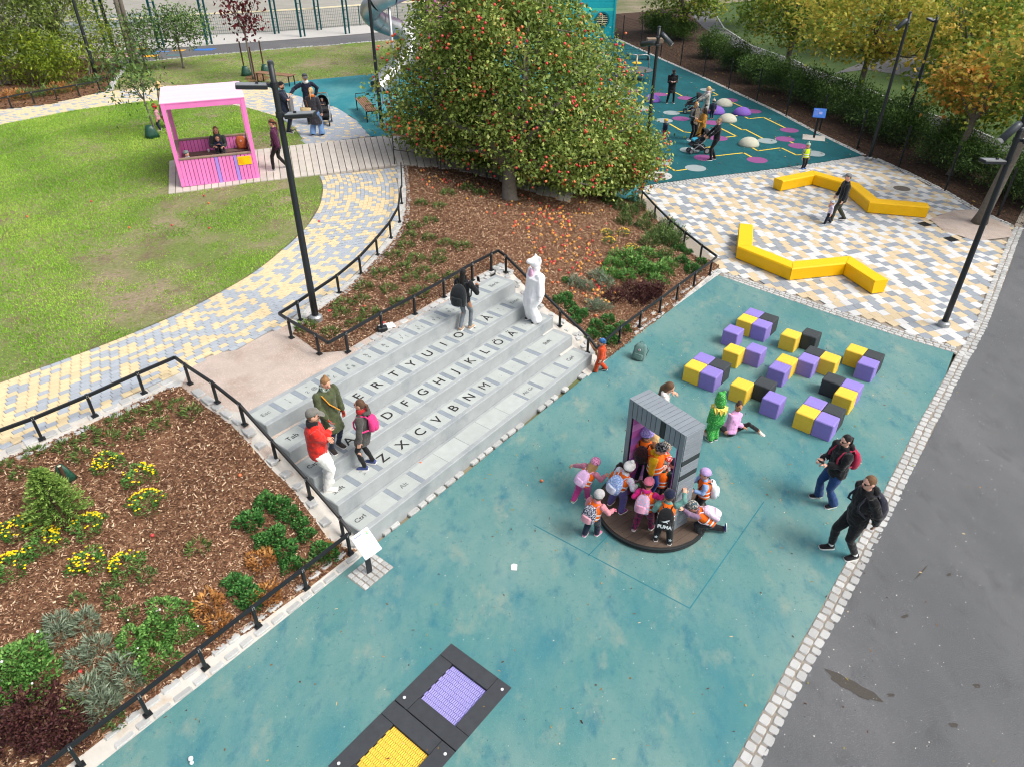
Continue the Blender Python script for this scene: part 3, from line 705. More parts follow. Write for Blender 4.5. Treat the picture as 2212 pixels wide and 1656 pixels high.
# --- cubes
M_cube = {'y': mat('yellow_rubber', '#e8c145', .85, var=.06, scale=9, det=8, objvar=.03, bump=.2, bscale=160), 'p': mat('purple_rubber', '#8b7cc4', .85, var=.06, scale=9, det=8, objvar=.04, bump=.2, bscale=160), 'k': mat('black_rubber', '#3d4245', .85, var=.10, scale=8, det=8, col2='#2c2f31', mix2=(4, .55, .7), bump=.25, bscale=160)}
CUB = {}
for k in 'ypk':
    b = MB(); b.box((0, 0, .2), (.401, .401, .42), None, .018); CUB[k] = b.mesh('rubber_cube', M_cube[k])
CN = {'y': 'yellow', 'p': 'purple', 'k': 'black'}; CG = (50.0)
cubes = [
 ([('p', 6.37, 16.46, 'rear cube of the far block of four'), ('k', 6.65, 16.14, 'right cube of the far block of four by the plaza strip'), ('y', 6.11, 16.12, 'left cube of the far block of four'), ('p', 6.41, 15.85, 'front cube of the far block of four')]),
 ([('p', 5.6, 15.55, 'cube standing alone left of the far block of four')]),
 ([('y', 5.38, 14.62, 'cube in the gap just behind the leftmost block of four')]), ([('p', 5.91, 14.65, 'cube right of the yellow one behind the left block')]),
 ([('p', 4.56, 14.23, 'rear cube of the leftmost block of four'), ('k', 4.86, 13.97, 'right cube of the leftmost block of four'), ('y', 4.3, 13.88, 'left cube of the leftmost block of four'), ('p', 4.58, 13.6, 'front cube of the leftmost block of four')]),
 ([('y', 6.99, 15.34, 'cube of the far pair with a black cube on its right')]), ([('k', 7.5, 15.37, 'cube right of the yellow one in the far pair')]),
 ([('y', 6.5, 14.15, 'cube in the middle of the field behind a purple one'), ('p', 6.23, 13.83, 'cube in front of the yellow one in the middle of the field')]), ([('k', 7.28, 14.5, 'cube behind the purple and yellow ones in the middle row'), ('p', 7.03, 14.2, 'cube in front of the black one in the middle of the field')]), ([('y', 7.55, 14.24, 'cube at the right end of the middle row')]),
 ([('y', 8.34, 14.61, 'cube at the left of the rightmost three'), ('k', 8.64, 14.34, 'rear right cube of the rightmost three'), ('p', 8.35, 14.02, 'front cube of the rightmost three')]),
 ([('k', 7.31, 13.33, 'rear left cube of the three behind the nearest four'), ('p', 7.62, 13.08, 'right cube of the three behind the nearest four'), ('y', 7.35, 12.79, 'front cube of the three behind the nearest four')]),
 ([('y', 5.17, 13.13, 'cube nearest behind the girl in the pink fleece')]), ([('k', 5.7, 13.17, 'cube between a yellow and a purple one behind the seated girl')]), ([('p', 5.73, 12.61, 'cube standing alone in front of a black one, right of the seated girl')]),
 ([('p', 6.58, 12.4, 'rear cube of the block of four nearest the camera'), ('k', 6.86, 12.17, 'right cube of the block of four nearest the camera'), ('y', 6.3, 12.09, 'left cube of the block of four nearest the camera'), ('p', 6.58, 11.85, 'front cube of the block of four nearest the camera')])]
ang = R(CG); ux = Vector((math.cos(ang), math.sin(ang))); uy = Vector((-math.sin(ang), math.cos(ang))); pz = .4065
for grp in cubes:
    if len(grp) > 1:   # snap a touching block to a common grid
        o = Vector((sum(g[1] for g in grp)/len(grp), sum(g[2] for g in grp)/len(grp)))
        a = [((Vector(g[1:3])-o).dot(ux), (Vector(g[1:3])-o).dot(uy)) for g in grp]
        a0 = a[0]; rel = [(round((p[0]-a0[0])/pz), round((p[1]-a0[1])/pz)) for p in a]
        m = (sum(r_[0] for r_ in rel)/len(rel), sum(r_[1] for r_ in rel)/len(rel))
        pos = [o+ux*((r_[0]-m[0])*pz)+uy*((r_[1]-m[1])*pz) for r_ in rel]
    else: pos = [Vector(grp[0][1:3])]
    for g, p in zip(grp, pos):
        o = link('rubber_cube', CUB[g[0]], None, (p.x, p.y, 0), (0, 0, ang)); tag(o, CN[g[0]]+' rubber '+g[3], 'cube', 'coloured rubber cubes on the teal rubber')

# --- yellow zigzag benches
M_yel = mat('yellow_bench_plastic', '#f3bd00', .5, var=.03, scale=4, spec=.35)
def zig(label, P, w=.46, h=.42):
    P = [at(u, v, h) for u, v in P]; root = thing('zigzag_bench', label, 'bench', (P[0].x, P[0].y, 0), 0, 'yellow zigzag benches on the plaza'); o = Vector((P[0].x, P[0].y))
    Q = [Vector((p.x, p.y))-o for p in P]; n = len(Q)
    nr = []
    for i in range(n):
        d0 = (Q[i]-Q[i-1]).normalized() if i else None; d1 = (Q[i+1]-Q[i]).normalized() if i < n-1 else None
        t = ((d0 or d1)+(d1 or d0)).normalized(); m = Vector((-t.y, t.x)); dd = d0 or d1
        nr.append(m/max(.5, m.dot(Vector((-dd.y, dd.x)))))
    for i in range(n-1):
        rings = []
        d = (Q[i+1]-Q[i]).normalized()
        for q, m, e in ((Q[i]+d*.006, nr[i], i == 0), (Q[i+1]-d*.006, nr[i+1], i == n-2)):
            sk = Vector((0, 0))
            rings.append([tuple(q+m*s*w/2)+(z,) for s, z in ((-.88, .025), (-1.0, h*.90), (-.88, h), (.88, h), (1.0, h*.90), (.88, .025))])
        b = MB(); b.loft([[(x, y, z) for x, y, z in r_] for r_ in rings]); s_ = b.build('bench_segment', M_yel, root)
        b = MB()
        for t in (.15, .85):
            c = Q[i]+(Q[i+1]-Q[i])*t
            for s in (-.1, .1): b.lathe([(.04, -.01), (.04, .03)], 8, (c.x-d.y*s, c.y+d.x*s, 0))
        b.build('foot', M_blk, s_)
    return root
zig('yellow zigzag bench nearer the teal rubber, shaped like an open W', [(1612, 484), (1609, 531), (1712, 572), (1832, 560), (1905, 606)])
zig('yellow zigzag bench farther back on the plaza, beside the man with the toddler', [(1682, 388), (1758, 373), (1846, 398), (1888, 433), (2006, 443)])

# --- flush trampolines
M_tile = mat('rubber_safety_tile', '#3d4044', .9, var=.14, scale=7, det=8, objvar=.06, bump=.4, bscale=180)
M_pslat = mat('lilac_slat', '#9c96d6', .6, var=.05, objvar=.05); M_yslat = mat('yellow_slat', '#eec24a', .6, var=.05, objvar=.05)
M_pit = mat('trampoline_pit', '#1c1d2c', .9, var=0)
def trampoline(label, c, ang, msl):
    root = thing('trampoline', label, 'trampoline', (c[0], c[1], 0), ang, 'trampolines set flush in the rubber')
    W_, w = 1.187, .68; e = (W_-w)/2
    b = MB(); b.box((0, 0, -.10), (W_-.01, W_-.01, .02)); b.build('pit', M_pit, root)
    for k in range(4):   # pinwheel of four tiles
        b = MB(); b.box((-e/2, (w+e)/2, -.013), (W_-e-.006, e-.006, .05), None, .004)
        link('frame_tile', b.mesh('frame_tile', M_tile), root, (0, 0, 0), (0, 0, k*math.pi/2))
    b = MB()
    for s in (-1, 1): b.lathe([(.022, .011), (.022, .016)], 10, (s*(W_/2-.11), -s*(W_/2-.09)*1, 0))
    b.build('bolt_cap', M_white, root)
    nx_, ny_ = 9, 21; me = MB(); sx, sy = w/nx_, w/ny_
    me.box((0, 0, -.02), (sx*.97, sy*.80, .014), None, .004); me = me.mesh('slat', msl)
    for i in range(nx_):
        for j in range(ny_):
            y = -w/2+sy*(j+.5)+(.25*sy if i % 2 else -.25*sy)
            x = -w/2+sx*(i+.5); sag = -.004
            link('slat', me, root, (x, y, sag-.012))
    return root
trampoline('flush square trampoline with a lilac slatted bed in a black rubber frame', tc, tang, M_pslat)
trampoline('flush square trampoline with a yellow slatted bed in a black rubber frame', tc2, tang, M_yslat)

# --- rotating gate carousel
M_gcore = mat('gate_core', '#23272a', .8, var=0)
M_gate = mat('grey_gate_board', '#828a91', .6, var=.05, scale=5, objvar=.05)
M_gated = mat('black_gate_board', '#33393b', .6, var=.05)
M_gpink = [mat('pink_gate_board', '#c565b1', .6, var=.05), mat('lilac_gate_board', '#a66bc0', .6, var=.05), mat('light_pink_gate_board', '#d58cc9', .6, var=.05)]
M_deck = mat('brown_deck_plank', '#5d4f45', .7, var=.14, scale=4, det=8, objvar=.1, bump=.3, bscale=60)
M_rim = mat('black_rim', '#262a2b', .6, var=.1)
GC = Vector((2.585, 9.53)); GANG = R(126.2)
gate = thing('carousel_gate', 'round rotating platform of brown planks carrying a grey rectangular gate', 'carousel', (GC.x, GC.y, 0), GANG)
b = MB(); b.lathe([(1.0, .02), (1.03, .035), (1.03, .055), (1.015, .06), (1.015, .07), (1.03, .075), (1.03, .10), (1.0, .105), (.0, .105)], 64); b.build('rim', M_rim, gate)
PW = .142; npk = 14
for k in range(npk):   # deck planks cut round, running along local y
    x0, x1 = -.99+k*PW, -.99+(k+1)*PW-.006; x1 = min(x1, .985)
    xs = np.linspace(x0, x1, 5); top = [(x, math.sqrt(max(0, .985**2-x*x))) for x in xs]
    o = [(x, -y) for x, y in top]+[(x, y) for x, y in top[::-1]]
    b = MB(); b.loft([[(x, y, .10) for x, y in o], [(x, y, .121) for x, y in o]]); b.build('plank', M_deck, gate)
gl, gd, gh, z0 = 1.285, .468, 2.30, .121; pw, bh = .135, .34
gate_frame = MB()
for s in (-1, 1): gate_frame.box((s*(gl/2-pw/2), 0, (gh+z0)/2), (pw-.03, gd-.03, gh-z0-.01))
gate_frame.box((0, 0, gh-bh/2), (gl-.05, gd-.03, bh-.03)); gf = gate_frame.build('gate_frame', M_gcore, gate)
nb = 12; bw = gl/nb; 
for s in (-1, 1):
    for k in range(nb):
        b = MB(); x = -gl/2+bw*(k+.5)
        edge = k in (0, nb-1)
        lo = z0+.002 if edge else gh-bh
        b.box((x, s*(gd/2-.008), (lo+gh-.004)/2), (bw-.012, .016, gh-.004-lo), None, .002)
        b.build('gate_board', M_gated if (k == (4 if s > 0 else 6)) else M_gate, gf)
nt = 13; tw = gl/nt
for k in range(nt):
    b = MB(); b.box((-gl/2+tw*(k+.5), 0, gh+.006), (tw-.010, gd+.01, .018), None, .002); b.build('gate_board', M_gate, gf)
ns = 20; hh = (gh-z0)/ns
for s in (-1, 1):
    for k in range(ns):
        b = MB(); z = z0+hh*(k+.5)
        b.box((s*(gl/2-.004), 0, z), (.02, gd-.036, hh-.010), None, .002); b.build('gate_board', M_gated if (s < 0 and k in (11, 14)) else M_gate, gf)
    ni = 12; hi = (gh-bh-z0)/ni
    for k in range(ni):
        b = MB(); z = z0+hi*(k+.5)
        b.box((s*(gl/2-pw-.006), 0, z), (.014, gd-.04, hi-.005)); b.build('inner_board', M_gpink[(0, 2, 1, 0, 0, 1, 2, 0, 1, 0, 2, 0)[k]], gf)
b = MB(); b.box((0, 0, z0+.2), (gl-2*pw-.02, gd-.1, .03)); b.box((0, 0, z0+.1), (gl-2*pw-.02, .03, .18)); b.build('bench_board', M_deck, gf)
for c0, c1 in (((1153, 1133), (1490, 1313)), ((1490, 1313), (1650, 1083)), ((1270, 1200), (1321, 1148))):
    a_, b_ = at(*c0), at(*c1); b = MB(); b.bar((a_.x, a_.y, .0035), (b_.x, b_.y, .0035), .02, .002); tag(b.build('rubber_seam', mat('seam_teal', '#2f7480', .9, var=.2, scale=5)), kind='structure')

# --- pink play house on its platform
M_pk = mat('pink_board', '#ea82c4', .55, var=.04, scale=5, objvar=.05, spec=.3)
M_pk2 = mat('pale_pink_roof_board', '#efc6e2', .6, var=.04, scale=5, objvar=.03)
M_pcore = mat('pink_shadow_core', '#8a3f70', .8, var=0)
M_lil = mat('lilac_board', '#a98be0', .55, var=.04)
M_wood = mat('weathered_wood', '#8d7a68', .8, var=.16, scale=4, det=8, objvar=.08, bump=.3, bscale=50)
M_wood2 = mat('brown_wood_slat', '#8a6a52', .75, var=.14, scale=5, det=8, objvar=.1, bump=.25, bscale=60)
M_ysign = mat('yellow_sign', '#f4c20d', .5, var=.02)
M_orange = mat('orange_print', '#e58d12', .6, var=0)
hA, hB = on(393.4, 408), on(562.6, 386); hz = hA.z+.05; ha = (hB-hA); ha.z = 0; HW = ha.length; hang = math.atan2(ha.y, ha.x)
def house():
    root = thing('play_house', 'pink open play house with benches inside and a pale pink roof', 'play house', (hA.x, hA.y, hz), hang)
    back = at(349, 190, hz+2.5); HD = max(1.6, (Vector((back.x-hA.x, back.y-hA.y))).dot(Vector((-math.sin(hang), math.cos(hang)))))
    HD = min(HD, 2.6); H = 2.48; ps = .12
    for x in (ps/2, HW-ps/2):
        for y in (ps/2, HD-ps/2):
            b = MB(); b.box((x, y, H/2), (ps, ps, H), None, .006); b.build('post', M_pk, root)
    for y in (ps/2, HD-ps/2):
        b = MB(); b.box((HW/2, y, H-.075), (HW-2*ps-.004, ps-.01, .15)); b.build('beam', M_pk, root)
    for x in (ps/2, HW-ps/2):
        b = MB(); b.box((x, HD/2, H-.075), (ps-.012, HD-2*ps-.004, .15)); b.build('beam', M_pk, root)
    nr = 16; rw = (HD+.02)/nr
    rf = MB(); rf.box((HW/2, HD/2, H+.012), (HW+.01, HD+.01, .02)); rf = rf.build('roof', M_pk, root)
    for k in range(nr):
        b = MB(); b.box((HW/2, -.01+rw*(k+.5), H+.034), (HW+.03, rw-.006, .02), None, .003); b.build('roof_board', M_pk2, rf)
    nf = 19; fw = (HW-2*ps)/nf; fh = .82
    for side in range(2):
        wl_ = bpy.data.objects.new('front_wall' if side == 0 else 'back_wall', None); COL.objects.link(wl_); wl_.parent = root
        b0 = MB(); b0.box((HW/2, (ps*.5 if side == 0 else HD-ps*.5), fh/2), (HW-2*ps-.01, .05, fh-.03)); core = b0.build('front_wall' if side == 0 else 'back_wall', M_pcore, root)
        bpy.data.objects.remove(wl_)
        for k in range(nf):
            lil = (k in (9, 14)) if side == 0 else (k in (18,))
            b = MB(); y = (.008 if side == 0 else HD-ps+.012)
            b.box((ps+fw*(k+.5), y, fh/2), (fw-.014, .02, fh), None, .003); b.build('wall_board', M_lil if lil and side == 0 else (M_pk2 if lil else M_pk), core)
        b = MB(); b.box((HW/2, (.05 if side == 0 else HD-.07), fh+.025), (HW-2*ps-.006, .14, .045), None, .006); b.build('wooden_rail', M_wood, root)
    for x in (ps*.5, HW-ps*.5):
        b = MB(); b.box((x, HD/2, fh/2), (.05, HD-2*ps-.01, fh-.03)); core = b.build('side_wall', M_pk, root)
        b = MB(); b.box((x, HD/2, fh+.025), (.13, HD-2*ps-.006, .045), None, .006); b.build('wooden_rail', M_wood, root)
        for k in range(10):
            bb = MB(); yw = (HD-2*ps)/10; bb.box((x+(.035 if x < 1 else -.035), ps+yw*(k+.5), fh/2), (.02, yw-.006, fh), None, .003); bb.build('wall_board', M_pk, core)
    for k in range(3):
        b = MB(); b.box((HW/2, HD-ps-.06-.13*(k+.5), .43), (HW-2*ps-.06, .122, .035), None, .005); b.build('seat_plank', mat('dark_seat_plank', '#6d5a50', .7, var=.12, scale=4, objvar=.08, bump=.3), root)
    for k in range(2):
        b = MB(); b.box((ps+.08+.14*(k+.5), HD/2-.25, .43), (.132, HD-1.05, .035), None, .005); b.build('seat_plank', MATS['dark_seat_plank'], root)
    b = MB(); b.box((HW-.12-fw*2.2, -.012, .62), (.42, .012, .27), None, .01); sg = b.build('info_plate', M_ysign, root)
    b = MB()
    for k in range(6): b.box((HW-.12-fw*2.2-.11, -.019, .71-.035*k), (.13+.03*((k*7) % 3), .003, .010))
    b.build('printed_lines', M_orange, sg)
    return root, HD
HOUSE, HHD = house()
def hpt(x, y, z=0.):
    v = Matrix.Rotation(hang, 3, 'Z') @ Vector((x, y, z)); return v+Vector((hA.x, hA.y, hz))

# --- boardwalk
M_bw = mat('weathered_grey_plank', '#bfb8ae', .85, var=.12, scale=3.5, det=8, objvar=.09, bump=.35, bscale=50)
bwk = bpy.data.objects.new('boardwalk', None); COL.objects.link(bwk); bwk['kind'] = 'structure'
lowL = smooth_line(xy([(363, 421), (460, 408), (553, 395), (690, 379), (857, 357)])); upL = smooth_line(xy([(365, 350), (455, 338), (548, 326), (663, 313), (838, 295)]))
def planks(lo, up, n, saw=0.0, gap=.022):
    cl, cu_ = polylen(lo), polylen(up)
    for k in range(n):
        c = []
        for P, cm, t in ((lo, cl, k/n), (lo, cl, (k+1)/n), (up, cu_, (k+1)/n), (up, cu_, k/n)): c.append(along(P, t*cm[-1], cm)[0])
        e = (c[1]-c[0]).normalized()*gap; c = [c[0]+e, c[1], c[2], c[3]+e]
        if saw:
            dlt = (c[3]-c[0]).normalized(); f = dlt*(saw*((k % 3)/3)); c = [c[0]+f, c[1]+f, c[2]+f, c[3]+f]
        zt = [tz(p.x, p.y)+.03 for p in c]; b = MB()
        b.add([(p.x, p.y, z-.12) for p, z in zip(c, zt)]+[(p.x, p.y, z) for p, z in zip(c, zt)], [(3, 2, 1, 0), (4, 5, 6, 7), (0, 1, 5, 4), (1, 2, 6, 5), (2, 3, 7, 6), (3, 0, 4, 7)])
        b.build('plank', M_bw, bwk)
planks(lowL, upL, 34)
lo2 = xy([(857, 357), (889, 361), (983, 368), (1066, 388), (1140, 415), (1230, 440)]); up2 = xy([(838, 295), (920, 307), (1002, 323), (1066, 336), (1140, 356), (1250, 388)])
planks(lo2, up2, 26, .2)
hr = thing('handrail', 'brown topped metal handrail where the boardwalk bends behind the tree bed', 'handrail', on(853, 357))
o = hr.location; tops = []
for u, v in ((853, 357), (953, 370), (1052, 390)):
    p = on(u, v); b = MB(); b.bar(p-o, p-o+Vector((0, 0, 1.0)), .035); b.build('post', M_dkst, hr); tops.append(p-o+Vector((0, 0, 1.02)))
b = MB()
for a_, b_ in zip(tops, tops[1:]): b.bar(a_, b_, .05, .04)
b.build('top_rail', M_wood2, hr)
b = MB()
for a_, b_ in zip(tops, tops[1:]): b.bar(a_-Vector((0, 0, .5)), b_-Vector((0, 0, .5)), .02, .02)
b.build('mid_rail', M_dkst, hr)

# --- slatted benches
def slat_bench(label, u0, v0, u1, v1, arms=True, L=1.7):
    a_, b_ = on(u0, v0), on(u1, v1); d = b_-a_; ang = math.atan2(d.y, d.x); L = Vector((d.x, d.y)).length; c = (a_+b_)/2
    root = thing('slatted_bench', label, 'bench', c, ang, 'slatted wooden benches')
    for k in range(6):
        b = MB(); b.box((0, -.2+.08*k, .46), (L, .065, .035), None, .005); b.build('slat', M_wood2, root)
    for s in (-1, 1):
        b = MB(); x = s*(L/2-.12)
        for y in (-.2, .2): b.bar((x, y, 0), (x, y, .44), .04)
        b.bar((x, -.22, .42), (x, .22, .42), .045); b.build('leg_frame', M_blk, root)
        if arms:
            b = MB(); b.tube([(x, -.2, .44), (x, -.2, .66), (x, .2, .66), (x, .2, .44)], .018, 6); b.build('armrest', M_blk, root)
    return root
slat_bench('slatted wooden bench with black armrests on the teal slope beside the lamp post', 781, 236, 806, 266)
slat_bench('brown wooden bench at the lawn edge behind the men with the pram', 560, 178, 636, 186, False)
slat_bench('far brown bench beside the thin lamp post at the court fence', 250, 120, 322, 112)

# --- far rubber: discs, lines, domes
Q3 = lambda x, y: (1080+.26855*x, .26855*y); Q4 = lambda x, y: (1620+.26755*x, .26755*y)
M_dpk = mat('plum_rubber', '#854a7e', .85, var=.08, scale=30); M_dgr = mat('grey_rubber', '#8f9c9d', .85, var=.08, scale=30); M_ly = mat('yellow_rubber_line', '#dcb93c', .85, var=.06, scale=20)
fr_obj = [o for o in bpy.data.objects if o.name.startswith('rubber_surface')][1]
for m, L_ in ((M_dpk, [Q3(1070, 735), Q3(1285, 762), Q3(1490, 792), Q3(1455, 957), Q3(1850, 808), Q3(2035, 898), Q3(1710, 990), Q3(1755, 1115), Q3(1640, 1272), Q3(2068, 1290), Q4(318, 1054), Q4(282, 1126), Q4(390, 1181)]), (M_dgr, [Q3(1010, 788), Q3(1155, 877), Q3(1380, 910), Q3(1320, 972), Q3(1303, 1310), Q3(1573, 1355), Q3(1525, 1210), Q3(1670, 725), Q3(2150, 1137), Q3(1575, 1130), Q3(1690, 1065), Q4(522, 1243)])):
    for u, v in L_:
        p = at(u, v); b = MB(); b.lathe([(.44, .003), (.44, .008), (0, .008)], 28); o = b.build('rubber_disc', m, fr_obj, loc=(p.x, p.y, 0))
LN = [[Q3(1095, 750), Q3(1180, 798)], [Q3(1030, 805), Q3(1122, 860)], [Q3(1330, 757), Q3(1385, 750), Q3(1410, 746), Q3(1465, 775)], [Q3(1365, 1000), Q3(1480, 1064), Q3(1560, 1072)], [Q3(1430, 903), Q3(1520, 896), Q3(1620, 880)], [Q3(1335, 1332), Q3(1410, 1378), Q3(1520, 1362)], [Q3(1690, 1262), Q3(1960, 1232), Q3(2030, 1270)], [Q3(1755, 1025), Q3(1900, 1098), Q3(1800, 1108)], [Q3(1855, 1000), Q3(1950, 1048), Q3(1975, 1045), Q3(2110, 1115)], [Q3(1870, 828), Q3(1970, 872)], [Q3(1975, 945), Q3(2000, 958), Q4(108, 950), Q4(280, 1033)], [Q3(2035, 1195), Q3(2075, 1217), Q4(250, 1196), Q4(375, 1255), Q4(412, 1251)], [Q3(1715, 745), Q3(1755, 768), Q3(1715, 771)], [Q3(1600, 1200), Q3(1690, 1185)], [Q4(320, 1145), Q4(352, 1160)]]
for L_ in LN:
    b = MB()
    for p, q_ in zip(L_, L_[1:]):
        a_, c_ = at(*p), at(*q_); e = (c_-a_).normalized()*.04; b.bar((a_.x-e.x, a_.y-e.y, .006), (c_.x+e.x, c_.y+e.y, .006), .09, .003)
    b.build('yellow_line', M_ly, fr_obj)
M_dw = mat('cream_rubber_dome', '#b9b9a8', .85, var=.08, scale=14, bump=.2, bscale=90); M_dp = mat('purple_rubber_dome', '#7b5bb0', .85, var=.08, scale=14, bump=.2, bscale=90)
for m, zx, zy, lab in ((M_dp, 1223, 815, 'purple half dome left of the man in black'), (M_dw, 1800, 850, 'cream half dome beside the toddler in the bobble hat'), (M_dp, 1945, 920, 'purple half dome right of the cream ones'), (M_dw, 1830, 975, 'cream half dome behind the man pushing the turquoise pram'), (M_dw, 2000, 1170, 'cream half dome nearest to the plaza'), (M_dp, 1735, 910, 'purple half dome half hidden behind the toddler in navy')):
    p = at(*Q3(zx, zy)); b = MB(); r_ = .47; b.lathe([(r_*math.cos(t), .36/.47*r_*math.sin(t)) for t in np.linspace(0, math.pi/2-.02, 9)], 28)
    o = b.build('rubber_dome', m, None, True, loc=(p.x, p.y, 0)); tag(o, lab, 'dome', 'half domes on the far rubber')
# manholes
M_iron = mat('cast_iron', '#6b655e', .7, var=.2, scale=20, metal=.4, bump=.3)
for (u, v), lab, ring in (((1421, 380), 'round iron manhole cover ringed with setts in the far teal rubber', True), ((1948, 408), 'round iron manhole cover in the plaza tiles behind the yellow bench', True)):
    p = at(u, v); root = thing('manhole_cover', lab, 'manhole', (p.x, p.y, .004), 0, 'round manhole covers')
    b = MB(); b.lathe([(.31, .0), (.31, .008), (.29, .012), (.2, .012), (.19, .006), (.11, .006), (.1, .012), (0, .012)], 28); b.build('lid', M_iron, root)
    b = MB(); b.lathe([(.58, -.002), (.58, .004), (.325, .004)], 28); b.build('surround', M_conc0, root)
    for k in range(16):
        t = 2*math.pi*k/16; link('sett', SETTS[k % 6], root, (.46*math.cos(t), .46*math.sin(t), .008), (0, 0, t), (.2, .15, 1))
for u, v in ((1997, 484.7), (2054.7, 517)):
    p = at(u, v); b = MB(); 
    for k in range(7): b.box((-.15+.05*k, 0, .004), (.035, .34, .014))
    b.box((0, 0, -.0), (.36, .36, .008)); o = b.build('drain_grate', M_blk, None, loc=(p.x, p.y, 0), rot=(0, 0, ta)); tag(o, 'small black drain grate in the plaza tiles '+('nearer the yellow bench' if u < 2000 else 'nearer the asphalt'), 'drain', 'drain grates on the plaza')

# --- spinning disc with hoops
mg = thing('spinner', 'grey playground spinner disc with three steel hoops on the far teal rubber', 'spinner', at(*Q3(1087, 645)))
b = MB(); b.lathe([(.1, 0), (.1, .5), (.16, .52)], 14); b.build('pedestal', M_galv, mg)
b = MB(); b.lathe([(.2, .50), (1.0, .56), (1.02, .6), (1.0, .62), (0, .62)], 36); b.build('disc', mat('dark_grey_disc', '#5b6062', .7, var=.1, scale=8), mg)
for k in range(3):
    t = R(20+120*k); d = Vector((math.cos(t), math.sin(t), 0)); z = Vector((0, 0, 1))
    b = MB(); b.tube([d*.85+z*.6, d*.87+z*1.15, d*.8+z*1.35, d*.6+z*1.42, z*1.42], .035, 8); b.build('hoop', M_galv, mg, True)
b = MB(); b.lathe([(.05, .62), (.05, 1.42)], 10); b.lathe([(.28, .95), (.3, .98), (.28, 1.01), (0, 1.01)], 20); b.build('hand_wheel', M_ly, mg)

# --- signs
def sign(label, foot, H, w, h, yaw, m, tilt=R(50), pad=None):
    p = on(*foot); root = thing('info_sign', label, 'sign', p, yaw, None)
    b = MB(); b.box((0, 0, H/2), (.1, .03, H), None, .004); b.build('post', M_dkst, root)
    M = Matrix.Rotation(tilt, 3, 'X'); b = MB(); b.box((0, -.04, H+.02), (w, h, .012), M, .004); pn = b.build('panel', m, root)
    return root, pn, M, H
root, pn, M, H = sign('white tilted info sign on a black post beside the keyboard steps', (799, 1236), .72, .34, .44, R(48), M_white, R(38))
M_ink = mat('blue_print', '#8a90c4', .7, var=0); M_ink2 = mat('green_print', '#7fc28c', .7, var=0); M_ink3 = mat('orange_print2', '#f1b15a', .7, var=0)
def onpanel(b, x, y, w, h, M, H): b.box(Vector((0, -.04, H+.02))+M @ Vector((x, y, .0075)), (w, h, .002), M)
b = MB(); onpanel(b, -.06, .17, .16, .02, M, H)
for k in range(9): onpanel(b, -.05-(k % 3)*.012, .12-.026*k, .19-(k % 3)*.024, .005, M, H)
b.build('printed_lines', M_ink, pn)
b = MB(); onpanel(b, .1, .13, .03, .04, M, H); b.build('printed_picture', M_ink2, pn); b = MB(); onpanel(b, .11, .165, .025, .025, M, H); b.build('printed_picture', M_ink3, pn)
pad = [at(810, 1196), at(851, 1225), at(787.5, 1274.6), at(749.5, 1243)]
pc = sum(pad, Vector())/4; pd = (pad[1]-pad[0]).normalized(); pa = math.atan2(pd.y, pd.x); n1 = 4; w1 = (pad[1]-pad[0]).length/n1; l1 = (pad[2]-pad[1]).length; n2 = 6; w2 = l1/n2
ps_ = bpy.data.objects.new('sett_pad', None); COL.objects.link(ps_); ps_['kind'] = 'structure'; ps_.location = (pc.x, pc.y, 0); ps_.rotation_euler = (0, 0, pa)
b = MB(); b.box((0, 0, .004), (w1*n1, l1, .004)); b.build('bed', M_grout, ps_)
for i in range(n1):
    for j in range(n2): link('sett', SETTS[(i*3+j) % 6], ps_, ((i-n1/2+.5)*w1, (j-n2/2+.5)*w2, .018), (0, 0, random.uniform(-.04, .04)), (w1*.96, w2*.96, 1))
M_bl = mat('blue_sign', '#2f66b8', .5, var=.03)
root, pn, M, H = sign('blue tilted info sign on a black post at the hedge side of the far rubber', (1757.8, 298.5), 1.12, .55, .5, R(-20), M_bl, R(42))
b = MB(); onpanel(b, .05, .0, .14, .14, M, H); onpanel(b, -.1, .15, .2, .03, M, H)
for k in range(5): onpanel(b, -.14, .08-.05*k, .16, .012, M, H)
b.build('printed_lines', M_ink, pn)
b = MB(); b.box((0, 0, .006), (1.0, .9, .012)); b.build('concrete_pad', M_conc0, root)

# --- wire fence along the hedge
FP = [(1300, 68), (1342, 85), (1381, 99.5), (1424, 121), (1466.7, 142), (1516, 166.5), (1570, 193), (1630.5, 220), (1694, 251.5), (1766, 284), (1847, 324), (1937, 364), (2037, 414), (2152, 468), (2280, 530)]
FPW = [on(*p)+Vector((.12, .1, 0)) for p in FP]
wf = thing('wire_fence', 'tall black wire mesh fence along the dark hedge', 'fence', FPW[0]); o = FPW[0]; M_wire = mat('black_wire', '#15181a', .5, var=0)
for p in FPW:
    b = MB(); b.box((0, 0, .85), (.06, .05, 1.72)); b.build('post', M_blk, wf, loc=p-o)
for a_, c_ in zip(FPW, FPW[1:]):
    b = MB(); L_ = (c_-a_).length; nv = int(L_/.07)
    for k in range(9): b.tube([a_-o+Vector((0, 0, .06+.19*k)), c_-o+Vector((0, 0, .06+.19*k))], .0045, 3, False)
    for k in range(1, nv): q_ = a_+(c_-a_)*(k/nv)-o; b.tube([q_+Vector((0, 0, .05)), q_+Vector((0, 0, 1.6))], .0026, 3, False)
    b.build('wire_panel', M_wire, wf)
